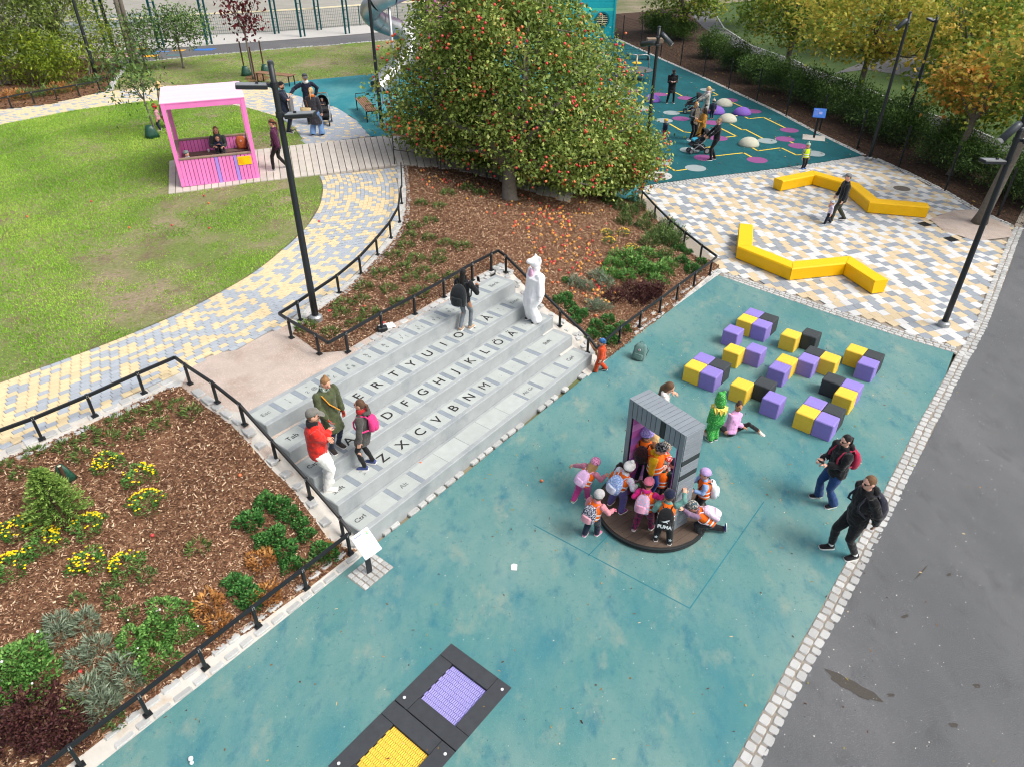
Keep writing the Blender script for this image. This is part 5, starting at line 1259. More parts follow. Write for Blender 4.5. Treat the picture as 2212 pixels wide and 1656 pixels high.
def plants(name, label, cat, group, pts, make, nvar, sc=(.85, 1.2), flowers=None):
    vs = [make(i) for i in range(nvar)]
    for i, p in enumerate(pts):
        w = on(*p[:2]); s = (p[2] if len(p) > 2 else 1)*random.uniform(*sc); a = random.uniform(0, 6.28)
        if flowers:
            root = thing(name, label, cat, w, a, group); root.scale = (s, s, s); link('foliage', vs[i % nvar], root)
            f = flowers(i); tag(f.build('flowers', M_flw if name == 'potentilla_shrub' else M_flw2, root), kind='stuff')
        else:
            o = link(name, vs[i % nvar], None, w, (0, 0, a), (s, s, s)); tag(o, label, cat, group)
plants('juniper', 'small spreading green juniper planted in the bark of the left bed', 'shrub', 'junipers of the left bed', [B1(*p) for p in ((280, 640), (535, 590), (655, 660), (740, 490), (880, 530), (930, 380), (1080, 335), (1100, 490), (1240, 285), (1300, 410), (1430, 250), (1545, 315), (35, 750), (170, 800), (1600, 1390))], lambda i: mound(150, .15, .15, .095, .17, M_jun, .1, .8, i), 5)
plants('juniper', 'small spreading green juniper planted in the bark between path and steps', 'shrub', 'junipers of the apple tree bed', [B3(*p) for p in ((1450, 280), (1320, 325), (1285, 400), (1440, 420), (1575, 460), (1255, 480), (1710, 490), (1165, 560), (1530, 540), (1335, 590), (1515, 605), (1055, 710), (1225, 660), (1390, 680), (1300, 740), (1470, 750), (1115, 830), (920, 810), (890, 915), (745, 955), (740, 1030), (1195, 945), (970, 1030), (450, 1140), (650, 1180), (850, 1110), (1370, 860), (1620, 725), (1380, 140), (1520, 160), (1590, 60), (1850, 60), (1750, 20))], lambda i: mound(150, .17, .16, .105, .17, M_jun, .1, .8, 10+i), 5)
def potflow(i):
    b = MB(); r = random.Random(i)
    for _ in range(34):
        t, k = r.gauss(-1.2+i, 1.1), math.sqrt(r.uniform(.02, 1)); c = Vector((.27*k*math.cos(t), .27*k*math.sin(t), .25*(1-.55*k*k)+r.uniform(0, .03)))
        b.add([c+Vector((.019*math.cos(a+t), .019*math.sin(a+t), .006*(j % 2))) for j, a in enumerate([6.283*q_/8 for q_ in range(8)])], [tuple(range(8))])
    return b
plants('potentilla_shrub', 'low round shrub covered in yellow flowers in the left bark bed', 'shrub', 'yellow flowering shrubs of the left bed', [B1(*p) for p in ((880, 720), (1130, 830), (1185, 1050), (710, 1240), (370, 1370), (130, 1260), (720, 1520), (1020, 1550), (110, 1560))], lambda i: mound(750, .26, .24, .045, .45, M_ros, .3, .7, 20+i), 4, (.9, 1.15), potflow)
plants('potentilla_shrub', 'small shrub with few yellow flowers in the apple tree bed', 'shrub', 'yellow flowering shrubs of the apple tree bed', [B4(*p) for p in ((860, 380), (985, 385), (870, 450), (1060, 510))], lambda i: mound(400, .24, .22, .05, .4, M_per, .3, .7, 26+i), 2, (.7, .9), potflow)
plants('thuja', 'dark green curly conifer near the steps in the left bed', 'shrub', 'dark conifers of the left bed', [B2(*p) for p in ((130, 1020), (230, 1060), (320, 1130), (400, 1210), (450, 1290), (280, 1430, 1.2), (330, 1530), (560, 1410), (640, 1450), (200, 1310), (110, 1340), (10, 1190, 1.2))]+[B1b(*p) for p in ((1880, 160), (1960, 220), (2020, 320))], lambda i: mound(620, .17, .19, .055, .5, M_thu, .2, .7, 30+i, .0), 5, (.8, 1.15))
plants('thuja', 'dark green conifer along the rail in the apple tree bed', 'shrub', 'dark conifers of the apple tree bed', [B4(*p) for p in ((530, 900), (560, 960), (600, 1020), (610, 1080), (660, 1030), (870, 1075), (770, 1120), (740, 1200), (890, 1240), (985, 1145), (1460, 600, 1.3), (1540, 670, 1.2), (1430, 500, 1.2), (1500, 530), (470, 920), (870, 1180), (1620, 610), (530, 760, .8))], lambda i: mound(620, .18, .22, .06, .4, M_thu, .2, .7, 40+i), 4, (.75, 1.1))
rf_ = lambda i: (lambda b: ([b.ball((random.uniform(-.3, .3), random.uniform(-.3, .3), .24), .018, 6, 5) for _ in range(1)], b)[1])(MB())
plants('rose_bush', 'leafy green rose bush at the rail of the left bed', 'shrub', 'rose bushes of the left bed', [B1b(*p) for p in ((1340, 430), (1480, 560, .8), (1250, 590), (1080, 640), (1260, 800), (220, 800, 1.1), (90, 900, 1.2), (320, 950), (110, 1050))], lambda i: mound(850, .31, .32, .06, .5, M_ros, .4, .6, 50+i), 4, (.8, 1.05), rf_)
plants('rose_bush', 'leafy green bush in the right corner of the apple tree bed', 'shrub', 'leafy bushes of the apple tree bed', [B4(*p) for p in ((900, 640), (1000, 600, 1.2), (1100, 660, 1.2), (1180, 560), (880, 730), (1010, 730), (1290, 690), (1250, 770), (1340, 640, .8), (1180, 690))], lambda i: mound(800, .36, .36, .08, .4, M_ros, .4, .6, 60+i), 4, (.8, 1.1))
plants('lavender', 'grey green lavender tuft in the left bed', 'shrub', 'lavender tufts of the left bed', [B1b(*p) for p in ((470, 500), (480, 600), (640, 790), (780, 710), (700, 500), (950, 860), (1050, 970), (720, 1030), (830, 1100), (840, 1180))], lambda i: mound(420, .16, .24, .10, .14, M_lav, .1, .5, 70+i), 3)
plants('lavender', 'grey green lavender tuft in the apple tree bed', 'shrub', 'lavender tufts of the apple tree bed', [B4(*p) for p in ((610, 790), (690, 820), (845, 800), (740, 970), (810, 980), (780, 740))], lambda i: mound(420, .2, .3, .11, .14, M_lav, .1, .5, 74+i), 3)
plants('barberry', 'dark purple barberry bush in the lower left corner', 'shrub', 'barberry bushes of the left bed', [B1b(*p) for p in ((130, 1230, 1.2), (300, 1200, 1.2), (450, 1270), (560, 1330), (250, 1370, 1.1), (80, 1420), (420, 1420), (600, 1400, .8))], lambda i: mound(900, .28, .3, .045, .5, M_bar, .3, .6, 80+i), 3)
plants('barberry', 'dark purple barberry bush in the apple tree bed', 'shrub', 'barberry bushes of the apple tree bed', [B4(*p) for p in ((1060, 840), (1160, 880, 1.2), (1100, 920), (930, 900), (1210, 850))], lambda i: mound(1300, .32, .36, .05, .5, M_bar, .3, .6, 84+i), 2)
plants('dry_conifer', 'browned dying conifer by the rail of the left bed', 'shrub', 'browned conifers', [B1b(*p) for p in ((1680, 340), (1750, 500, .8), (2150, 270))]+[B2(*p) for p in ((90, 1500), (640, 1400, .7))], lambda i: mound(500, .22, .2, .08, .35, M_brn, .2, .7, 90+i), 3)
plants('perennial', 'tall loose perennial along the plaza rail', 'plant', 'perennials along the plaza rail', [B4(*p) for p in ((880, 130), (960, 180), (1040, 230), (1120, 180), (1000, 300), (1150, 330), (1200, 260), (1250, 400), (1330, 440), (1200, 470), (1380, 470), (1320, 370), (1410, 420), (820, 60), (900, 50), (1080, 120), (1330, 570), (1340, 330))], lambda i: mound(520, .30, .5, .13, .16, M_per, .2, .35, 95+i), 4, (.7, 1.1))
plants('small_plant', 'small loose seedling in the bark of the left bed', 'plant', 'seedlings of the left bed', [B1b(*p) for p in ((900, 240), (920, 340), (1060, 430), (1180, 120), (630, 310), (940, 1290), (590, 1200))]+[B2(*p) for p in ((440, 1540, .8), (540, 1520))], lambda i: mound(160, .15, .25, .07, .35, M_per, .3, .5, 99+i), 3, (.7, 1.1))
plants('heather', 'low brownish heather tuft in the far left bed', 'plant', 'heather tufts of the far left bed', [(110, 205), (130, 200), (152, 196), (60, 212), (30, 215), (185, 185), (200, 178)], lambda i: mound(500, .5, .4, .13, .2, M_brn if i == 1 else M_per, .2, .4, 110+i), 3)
# spruce with its stakes
sp_ = on(136, 1128); spruce = thing('spruce', 'small bright green spruce among yellow flowering shrubs in the left bed', 'tree', sp_)
Pp, Dd, rr_ = [], [], []
for k in range(150):
    z = .06+1.05*(k/150)**.9; rad = .5*(1-(z/1.16)**1.5)**.9 if z < 1.15 else .02; t = k*2.39996+random.uniform(-.2, .2)
    for s in np.linspace(.25, 1, 7):
        e = np.array((math.cos(t)*rad*s, math.sin(t)*rad*s, z-.10*s*rad+.06*s*s*rad))
        for q_ in range(7):
            Pp.append(e+rng.normal(size=3)*.012); Dd.append((math.cos(t+random.uniform(-1.1, 1.1)), math.sin(t+random.uniform(-1.1, 1.1)), .35)); rr_.append(.35*s+.5*random.random()*s+.1*(z))
V, F = leaves(np.array(Pp), .06, .28, .2, dirs=np.array(Dd)); link('needles', fast_mesh('needles', V, F, M_spr, rnd=np.clip(rr_, 0, 1)), spruce)
b = MB(); b.tube([(0, 0, 0), (0, 0, 1.1)], [.03, .006], 7); b.build('trunk', M_bark, spruce)
for (u, v), dz, lab in (((149, 1143), .62, 'brown wooden stake with a pale cut top in front of the spruce'), ((150, 1050), .45, 'dark stake behind the spruce beside the green bag')):
    p = on(u, v); b = MB(); b.tube([(0, 0, 0), (-.01, .0, dz)], .03, 8); o = b.build('tree_stake', M_stake, None, loc=p); tag(o, lab, 'stake')
    b = MB(); b.tube([(-.01, 0, dz), (-.01, 0, dz+.004)], .028, 8); b.build('cut_top', M_railp, o)
bag(143, 1035, 'dark green watering bag slumped behind the spruce').scale = (.6, .6, .7)

# --- bark chips, grass, litter: uncountable ground cover
def scatter(poly, n, box=None):
    xs = [p[0] for p in poly]; ys = [p[1] for p in poly]; out = []
    b = box or (min(xs), max(xs), min(ys), max(ys)); q = np.column_stack([rng.uniform(b[0], b[1], n), rng.uniform(b[2], b[3], n)]); return q[inside(q, poly)]
def chips(name, q, m, l, w, tilt=.25, z0=.012, power=1., lift=.02):
    n = len(q); z = terr(q)+z0+rng.uniform(0, lift, n); a = rng.uniform(0, 2*np.pi, n); L = rng.uniform(l[0], l[1], n)*rng.uniform(.5, 1, n); Wd = rng.uniform(w[0], w[1], n)
    d = np.column_stack([np.cos(a), np.sin(a), rng.normal(size=n)*tilt]); s = np.column_stack([-np.sin(a), np.cos(a), rng.normal(size=n)*tilt]); c = np.column_stack([q, z])
    d *= (L/2)[:, None]; s *= (Wd/2)[:, None]
    V = np.stack([c-d-s, c+d*.9-s*.8, c+d+s*.9, c-d*.8+s], 1).reshape(-1, 3); F = np.arange(n*4).reshape(n, 4)
    return tag(link(name, fast_mesh(name, V, F, m, rnd=rng.uniform(0, 1, n)**power)), kind='stuff')
M_chip = mat('bark_chip', '#7a5238', .9, var=0, ramp=['#4e3526', '#694a37', '#805d45', '#977359', '#b8967a', '#dac4a4'])
q = np.concatenate([scatter(bed1_poly, 190000, (-12, 0, 3, 15)), scatter(bed3_poly, 170000)])
chips('bark_mulch', q, M_chip, (.025, .105), (.007, .026), .3, .004, 1.6, .025)
q = np.concatenate([scatter(bed2_poly, 16000, (-26, -13, 28, 46)), scatter(hedge_poly, 26000, (4, 28, 17, 60))])
M_litter = mat('leaf_litter', '#7a5a33', .9, var=0, ramp=['#2d1d13', '#3f2a1b', '#5a3d24', '#6b5a2b', '#a98743'])
chips('bark_mulch', q, M_litter, (.05, .14), (.02, .06), .3, .004, 1.6, .03)
M_grass = mat('grass_blade', '#5f8a2c', .7, var=0, ramp=['#5a8427', '#72a030', '#8ab73e', '#a3c74f', '#bccd63'], trans=.15)
def gnoise(q):
    x, y = q[:, 0], q[:, 1]
    return np.sin(x*.9+1.7*np.sin(y*.5))*np.sin(y*.8+1.3*np.sin(x*.6))+.6*np.sin(x*2.3+2*np.sin(y*1.9))*np.sin(y*2.1+.7)+.4*np.sin(x*5.1+y*1.3)*np.sin(y*4.7-x*2.2)
def grass(q, lush):
    g = gnoise(q)+lush; keep = g+rng.normal(size=len(q))*.35 > 0; q = q[keep]; g = g[keep]; n = len(q); z = terr(q); a = rng.uniform(0, 2*np.pi, n)
    h = rng.uniform(.02, .045, n)*(1+.35*np.clip(g, 0, 1.5)); w = rng.uniform(.008, .018, n); tl = rng.uniform(.2, .9, n)*h; b2 = rng.uniform(0, 2*np.pi, n)
    c = np.column_stack([q, z-.005]); s = np.column_stack([np.cos(a), np.sin(a), 0*a])*w[:, None]; t = np.column_stack([np.cos(b2)*tl, np.sin(b2)*tl, h])
    V = np.stack([c-s, c+s, c+t], 1).reshape(-1, 3); F = np.arange(n*3).reshape(n, 3); patch = .5+.25*np.sin(q[:, 0]*.7+2)*np.sin(q[:, 1]*.9)+.15*np.sin(q[:, 0]*2.2)*np.sin(q[:, 1]*1.7+1)
    return tag(link('grass', fast_mesh('grass', V, F, M_grass, rnd=np.clip(patch*.7+rng.uniform(0, .5, n)-.1, 0, 1))), kind='stuff')
q1 = scatter(lawn_poly, 520000, (-24, -3, 10, 33)); far = np.clip((q1[:, 1]-14)/12, 0, 1)
wx = np.clip((-q1[:, 0]-9.0)/3.5, -1, 1)
grass(q1, -.25+1.25*np.clip(wx, 0, 1)+.2*far)
q2 = scatter(lawn2_poly, 90000); grass(q2, .65)
M_leaf = mat('fallen_leaf', '#a07a3a', .8, var=0, ramp=['#3d2c20', '#6a4a2c', '#8c6b32', '#8d8a3e', '#c08a3c', '#d8c9a0'])
q = np.concatenate([scatter(teal_poly, 1100, (-8, 14, 2, 20)), scatter(far_poly, 350, (4, 20, 24, 60)), scatter([(3, 4), (8, 4), (14, 18), (8, 14)], 260), scatter(plaza_poly, 220), scatter(hill_poly, 80)])
chips('leaf_litter', q, M_leaf, (.02, .065), (.006, .024), .15, .01, 1.5, .006)
q = np.concatenate([scatter(far_poly, 350, (4, 20, 24, 60)), scatter(lawn2_poly, 250), scatter(lawn_poly, 120, (-24, -3, 10, 33))]); q = q[pdist(q, far_poly) < 3.5]
chips('leaf_litter', q, M_leaf, (.07, .14), (.05, .09), .15, .03, .8, .02)
q = scatter([(3, 4), (9, 2), (16, 12), (20, 24), (14, 18), (8, 14)], 9000); M_grit = mat('grit', '#8a8a8a', .9, var=0, ramp=['#2e2f30', '#4a4b4c', '#8c8d8d', '#b9b8b4', '#d8d4c8'])
q = q[~inside(q, wi+wi2+wo[::-1]) & ~inside(q, teal_poly) & ~inside(q, plaza_poly)]
chips('grit', q, M_grit, (.008, .03), (.006, .016), .1, .004, 1.1, .002)
q = scatter(teal_poly, 5000, (-8, 14, 2, 20)); chips('grit', q, mat('rubber_grit', '#8a9a98', .9, var=0, ramp=['#2b3d40', '#3d5a5e', '#86a09c', '#c4c9bd', '#5b4a3a']), (.008, .028), (.005, .014), .1, .006, 1, .002)
# ------------------------------------------------------------------ people
SKIN = {'l': mat('skin_light', '#d9a68c', .55, var=.05, scale=20), 'p': mat('skin_pink', '#e0af9a', .55, var=.05, scale=20), 'm': mat('skin_tan', '#b27d5c', .55, var=.05, scale=20), 'd': mat('skin_brown', '#7a4f38', .55, var=.05, scale=20)}
M_eye = mat('eye_dark', '#2a211d', .3, var=0); M_lip = mat('lip', '#b0605a', .5, var=0); M_sole = mat('white_sole', '#e6e4df', .6, var=.03)
def cl(c, pat=None, rough=.85, bump=.25, scale=22):
    """cloth of one colour, or printed with a second colour"""
    n = 'cloth_'+c.strip('#')+('_'+pat.strip('#') if pat else '')
    return mat(n, c, rough, var=.2, scale=13, col2=pat, mix2=(scale, .50, .56) if pat else None, bump=.7, bscale=17, sheen=.2, spec=.2)
def ik(a, t, l1, l2, hint):
    d = t-a; L = min(max(d.length, abs(l1-l2)+.01), (l1+l2)*.999); dn = d.normalized(); t = a+dn*L
    x = (l1*l1-l2*l2+L*L)/(2*L); h = math.sqrt(max(0, l1*l1-x*x)); hn = hint-dn*hint.dot(dn)
    hn = hn.normalized() if hn.length > 1e-5 else dn.orthogonal().normalized(); return a+dn*x+hn*h, t
def remeshed(o, vs, it=4):
    m = o.modifiers.new('voxels', 'REMESH'); m.mode = 'VOXEL'; m.voxel_size = vs; m.use_smooth_shade = True
    s = o.modifiers.new('smooth', 'SMOOTH'); s.iterations = it; s.factor = .5; return o
FOLD = bpy.data.textures.new('folds', 'CLOUDS'); FOLD.noise_scale = .11; FOLD.noise_depth = 2
def folds(o, st):
    m = o.modifiers.new('folds', 'DISPLACE'); m.texture = FOLD; m.strength = st; m.mid_level = .36; m.texture_coords = 'LOCAL'; return o
def ell(b, c, r, fr, n=14, m=9):
    rx, f, u = fr; M = Matrix((rx, f, u)).transposed(); b.ball(c, 1.0, n, m, r, M)
def hand_geo(b, w, d, palm_n, s, side, curl=.5):
    """palm, four bent fingers of unequal length and a thumb from the side of the palm"""
    d = d.normalized(); n = (palm_n-d*palm_n.dot(d)).normalized(); x = d.cross(n)*side
    M = Matrix((x, n, d)).transposed()
    b.box(w+d*.045*s, (.075*s, .028*s, .09*s), M, .012*s)
    for k, ln in enumerate((.070, .078, .074, .058)):
        p0 = w+d*.085*s+x*(-.028+.0187*k)*s; c1 = d*math.cos(curl*.6)+n*math.sin(curl*.6); c2 = d*math.cos(curl*1.6)+n*math.sin(curl*1.6)
        p1 = p0+c1*ln*.5*s; b.tube([p0, p1, p1+c2*ln*.55*s], [.0098*s, .009*s, .0065*s], 5)
    p0 = w+d*.03*s-x*.034*s; p1 = p0+(d*.6-x*.75+n*.3).normalized()*.036*s; b.tube([p0, p1, p1+(d*.85-x*.1+n*.5).normalized()*.032*s], [.012*s, .0105*s, .008*s], 5)
PEOPLE = []
def person(label, at_, heading, H, group=None, kid=False, z0=None, lean=(0, 0), pelvis=None, feet=None, hands=None, elbow=None, knee=None, head=(0, 0), skin='l', w=1.0,
           top='#333333', top2=None, hem=.05, flare=.0, puff=1.0, legs='#222222', legs2=None, lw=1.0, lflare=0.0, shoes='#222222', sole=True, hair='#4a3324', hairstyle='short', hat=None, hatc='#555555', hatc2=None,
           vest=None, scarf=None, gloves=None, glasses=None, hood=None, head_at=False, suit=None, socks=None, beard=None, collar=None, twist=0):
    P_ = dict(ph=.475, th=.225, sh=.215, sp=.295, shw=.118, hw=.055, neck=.035, hc=.098, hr=(.073, .083, .093), ua=.15, fa=.14, hs=.85) if kid else dict(ph=.52, th=.25, sh=.245, sp=.305, shw=.108, hw=.052, neck=.035, hc=.078, hr=(.048, .059, .070), ua=.172, fa=.155, hs=.60)
    if isinstance(at_, Vector): pos = at_.copy()
    elif head_at: z = z0 if z0 is not None else 0.; p = at(at_[0], at_[1], z+H*.985); pos = Vector((p.x, p.y, z))
    elif z0 is not None: pos = at(at_[0], at_[1], z0)
    else: pos = on(*at_)
    root = thing('person', label, 'person', pos, R(heading-90), group); root['_h'] = H; V3 = Vector
    S = H; ph = P_['ph'] if pelvis is None else pelvis[2]
    Pv = V3((pelvis[0] if pelvis else 0, pelvis[1] if pelvis else 0, ph))
    u = V3((math.sin(lean[1]), math.sin(lean[0])*math.cos(lean[1]), math.cos(lean[0])*math.cos(lean[1]))).normalized()
    r = V3((math.cos(twist), math.sin(twist), 0)); r = (r-u*u.dot(r)).normalized(); f = u.cross(r)
    N = Pv+u*P_['sp']; ft = feet or [(-.06, .0, 0), (.06, .02, 0)]
    hw = P_['hw']; shw = P_['shw']*(.97 if w < 1 else w**.5)
    hips = [Pv+V3((s*hw, 0, -.01)) for s in (-1, 1)]; kn, an = [], []
    kh = knee or [(0, 1, .1), (0, 1, .1)]
    for i in (0, 1):
        t = V3(ft[i])+V3((0, 0, .045)); k, t2 = ik(hips[i], t, P_['th'], P_['sh'], V3(kh[i])); kn.append(k); an.append(t2)
    shd = [N-u*.025+r*s*shw for s in (-1, 1)]; hd = hands or [(-.16, .02, ph-.06), (.16, .02, ph-.06)]
    eh = elbow or [(-.5, -1, -.2), (.5, -1, -.2)]; el, wr = [], []
    for i in (0, 1):
        e, t = ik(shd[i], V3(hd[i]), P_['ua'], P_['fa'], V3(eh[i])); el.append(e); wr.append(t)
    yaw, pit = head; M = Matrix((r, f, u)).transposed() @ Matrix.Rotation(yaw, 3, 'Z') @ Matrix.Rotation(pit, 3, 'X')
    hx, hf, hu = (M.col[0].copy(), M.col[1].copy(), M.col[2].copy()); HC = N+u*P_['neck']+hu*P_['hc']*.85+hf*.012; hr = P_['hr']
    s_ = lambda v: v*S
    # body: one continuous surface
    b = MB(); hd_r = [x*S for x in hr]
    ell(b, s_(HC), hd_r, (hx, hf, hu)); ell(b, s_(HC-hu*hr[2]*.42+hf*hr[1]*.18), (hd_r[0]*.80, hd_r[1]*.76, hd_r[2]*.64), (hx, hf, hu), 10, 7)
    nz = HC+hf*hr[1]*.98-hu*hr[2]*.14; b.tube([s_(nz+hu*hr[2]*.22-hf*hr[1]*.1), s_(nz+hf*hr[1]*.12), s_(nz-hf*hr[1]*.05-hu*.004)], [.010*S, .015*S, .010*S], 6)
    for s in (-1, 1): ell(b, s_(HC+hx*s*hr[0]*.98-hf*.006), (.010*S, .018*S, .026*S), (hx, hf, hu), 6, 5)
    b.tube([s_(N-u*.04), s_(N+u*P_['neck']), s_(HC-hu*hr[2]*.3)], [.042*S, .032*S, .034*S], 8)
    def ring(c, rx, ry, n=14): return [s_(c+r*rx*math.cos(t)+f*ry*math.sin(t)) for t in [2*math.pi*j/n for j in range(n)]]
    b.loft([ring(Pv-u*.05, .06, .05), ring(Pv, .075*w, .055*w), ring(Pv+u*P_['sp']*.4, .066*w, .05*w), ring(Pv+u*P_['sp']*.75, .08*w, .055*w), ring(N-u*.02, .07, .042), ring(N+u*.005, .04, .035)])
    for i in (0, 1):
        b.tube([s_(hips[i]), s_(kn[i]), s_(an[i])], [.05*S, .034*S, .024*S], 8); b.tube([s_(shd[i]), s_(el[i]), s_(wr[i])], [.033*S, .026*S, .018*S], 7)
        fd = V3((0, 1, 0)); b.tube([s_(an[i]), s_(an[i]+fd*.03-V3((0, 0, .025))), s_(an[i]+fd*.08-V3((0, 0, .03)))], [.024*S, .022*S, .015*S], 6)
    body = remeshed(b.build('body', suit[0] if suit and suit[2:] else SKIN[skin], root), .013*S if kid else .0095*S, 2)
    for s in (-1, 1):
        b = MB(); c = HC+hf*hr[1]*.90+hx*s*hr[0]*.40+hu*hr[2]*.06; ell(b, s_(c), (.0085*S, .006*S, .0065*S), (hx, hf, hu), 8, 5); b.build('eye', M_eye, root)
    b = MB(); c = HC+hf*hr[1]*.93-hu*hr[2]*.48; ell(b, s_(c), (.016*S, .007*S, .005*S), (hx, hf, hu), 8, 5); b.build('mouth', M_lip, root)
    if beard:
        b = MB(); ell(b, s_(HC-hu*hr[2]*.55+hf*hr[1]*.32), (hd_r[0]*.86, hd_r[1]*.75, hd_r[2]*.5), (hx, hf, hu), 10, 7); b.build('beard', cl(beard), root, True)
    for i, s in ((0, -1), (1, 1)):
        b = MB(); fa = (wr[i]-el[i]).normalized(); pn = (V3((-s*.8, .5, 0))) if abs(fa.z) > .6 else V3((0, .2, -1))
        hand_geo(b, s_(wr[i]-fa*.012), fa, pn, S*(P_['hs']), s, .6); b.build('hand', cl(gloves) if gloves else (suit[0] if suit else SKIN[skin]), root, True)
    # clothes
    vs = .0125*S if kid else .0095*S
    hr_ = hem; pk = puff*(1.2 if kid else 1.0); lw = lw*(1.22 if kid else 1.0)
    def jk(rings, grow=0.):
        return [ring(c, (rx+grow), (ry+grow)) for c, rx, ry in rings]
    down = V3((0, 0, -1)) if hem > .08 else -u
    midk = (kn[0]+kn[1])/2 if hem > .12 else Pv
    JR = []
    if hem > .08: JR += [(Pv+(down*hem)+V3(((midk.x-Pv.x)*.6, (midk.y-Pv.y)*.6, 0)), (.098+flare)*w, (.085+flare)*w), (Pv+down*hem*.5+V3(((midk.x-Pv.x)*.3, (midk.y-Pv.y)*.3, 0)), (.097+flare*.5)*w, (.08+flare*.5)*w)]
    else: JR += [(Pv-u*hem, .092*w*pk, .072*w*pk)]
    JR += [(Pv, .096*w*pk, .075*w*pk), (Pv+u*P_['sp']*.35, .090*w*pk, .070*w*pk), (Pv+u*P_['sp']*.7, .103*w*pk, .074*w*pk), (N-u*.035, .100*max(w, .95), .060), (N-u*.006, .066, .050), (N+u*.022, .050, .048)]
    if top:
        tm = suit[0] if suit else cl(top, top2)
        b = MB(); b.loft(jk(JR))
        for i in (0, 1):
            a0 = shd[i]-(shd[i]-N)*.15; b.tube([s_(a0), s_(shd[i]+(el[i]-shd[i])*.15), s_(el[i]), s_(wr[i]-(wr[i]-el[i])*.06)], [.040*S*pk, .043*S*pk, .037*S*pk, .030*S*pk], 9)
            ell(b, s_(el[i]), [.038*S*pk]*3, (r, f, u), 8, 6)
        folds(remeshed(b.build('suit_top' if suit else 'jacket', tm, root), vs, 3), (.028 if not suit else .010)*S)
    if legs:
        lm = suit[0] if suit else cl(legs, legs2); b = MB(); b.loft([ring(Pv-V3((0, 0, .075)), .07*w, .058*w), ring(Pv-V3((0, 0, .03)), .084*w, .066*w), ring(Pv+u*.04, .08*w, .062*w)])
        for i in (0, 1):
            k, a = kn[i], an[i]; dirn = (a-k).normalized()
            b.tube([s_(hips[i]), s_(hips[i]+(k-hips[i])*.5), s_(k), s_(k+(a-k)*.5), s_(a+dirn*(.012 if not socks else -.03))], [.054*S*lw*w, .050*S*lw*w, .040*S*lw, (.036+lflare*.4)*S*lw, (.031+lflare)*S*lw], 10); ell(b, s_(k), [.041*S*lw]*3, (r, f, u), 8, 6)
        folds(remeshed(b.build('suit_legs' if suit else 'trousers', lm, root), vs, 3), .013*S)
    for i in (0, 1):
        sd_ = V3((-.12 if i == 0 else .12, 1, 0)).normalized(); a = an[i]; sh_ = (a-kn[i]).normalized()
        if abs(sh_.z) < .5: fdn, upn = V3((0, .2, 1)).normalized(), -sh_
        else: fdn, upn = sd_, V3((0, 0, 1))
        rt_ = fdn.cross(upn).normalized(); upn = rt_.cross(fdn); g = a-upn*.045; b = MB(); k = 1.12 if kid else 1.0; rings = []
        for y, wd, h in ((-.034, .022, .052), (-.02, .027, .062), (.015, .029, .060), (.05, .031, .038), (.085, .030, .030), (.105, .020, .022)):
            rings.append([s_(g+fdn*y*k+rt_*x*wd*k+upn*z) for x, z in ((-1, .014), (-.9, h*.7), (-.4, h), (.4, h), (.9, h*.7), (1, .014))])
        b.loft(rings); sho = b.build('shoe', cl(shoes) if not suit or not suit[2:] else suit[0], root, True)
        if sole:
            b = MB(); b.loft([[s_(g+fdn*y*k+rt_*x*wd*k*1.06+upn*z) for x, z in ((-1, 0), (-1, .014), (1, .014), (1, 0))] for y, wd in ((-.038, .021), (-.02, .028), (.05, .032), (.088, .030), (.108, .018))]); b.build('sole', M_sole, sho)
        if socks:
            b = MB(); b.tube([s_(a-sh_*.05), s_(a)], [.024*S, .026*S], 8); b.build('sock', cl(socks), root)
    # head gear and hair
    hm = cl(hair, None, .6)
    if hairstyle and hairstyle != 'none':
        b = MB(); ell(b, s_(HC+hu*hr[2]*.16-hf*hr[1]*.14), (hd_r[0]*1.08, hd_r[1]*1.0, hd_r[2]*.98), (hx, hf, hu), 14, 9)
        if hairstyle in ('long', 'longer', 'curly'):
            L_ = {'long': .14, 'longer': .22, 'curly': .2}[hairstyle]; k = 1.35 if hairstyle == 'curly' else 1.0
            b.tube([s_(HC-hf*hr[1]*.3+hu*.02), s_(HC-hf*hr[1]*.62-hu*hr[2]*.8), s_(N-f*.055-u*(L_*.5)), s_(N-f*.065-u*L_)], [hd_r[0]*.95*k, hd_r[0]*.95*k, hd_r[0]*.85*k, hd_r[0]*.4*k], 10)
            for s in (-1, 1): b.tube([s_(HC+hx*s*hr[0]*.75+hu*.01), s_(HC+hx*s*hr[0]*.95-hu*hr[2]*.8-hf*.01), s_(N+r*s*hr[0]*.9-u*L_*.35)], [hd_r[0]*.35, hd_r[0]*.38*k, hd_r[0]*.2], 8)
        if hairstyle == 'pony':
            b.tube([s_(HC-hf*hr[1]*.8+hu*hr[2]*.3), s_(HC-hf*hr[1]*1.45+hu*hr[2]*.1), s_(HC-hf*hr[1]*1.5-hu*hr[2]*1.0), s_(N-f*.07-u*.07)], [hd_r[0]*.35, hd_r[0]*.4, hd_r[0]*.36, hd_r[0]*.1], 8)
        if hairstyle == 'bun': ell(b, s_(HC+hu*hr[2]*1.12-hf*hr[1]*.45), (hd_r[0]*.46,)*3, (hx, hf, hu), 8, 6)
        if hairstyle == 'puff': ell(b, s_(HC+hu*hr[2]*1.05-hf*hr[1]*.3), (hd_r[0]*.75, hd_r[0]*.6, hd_r[0]*.55), (hx, hf, hu), 10, 7)
        ob = b.build('hair', hm, root); remeshed(ob, .008*S if not kid else .011*S, 1)
    hh = cl(hatc, hatc2, scale=38)
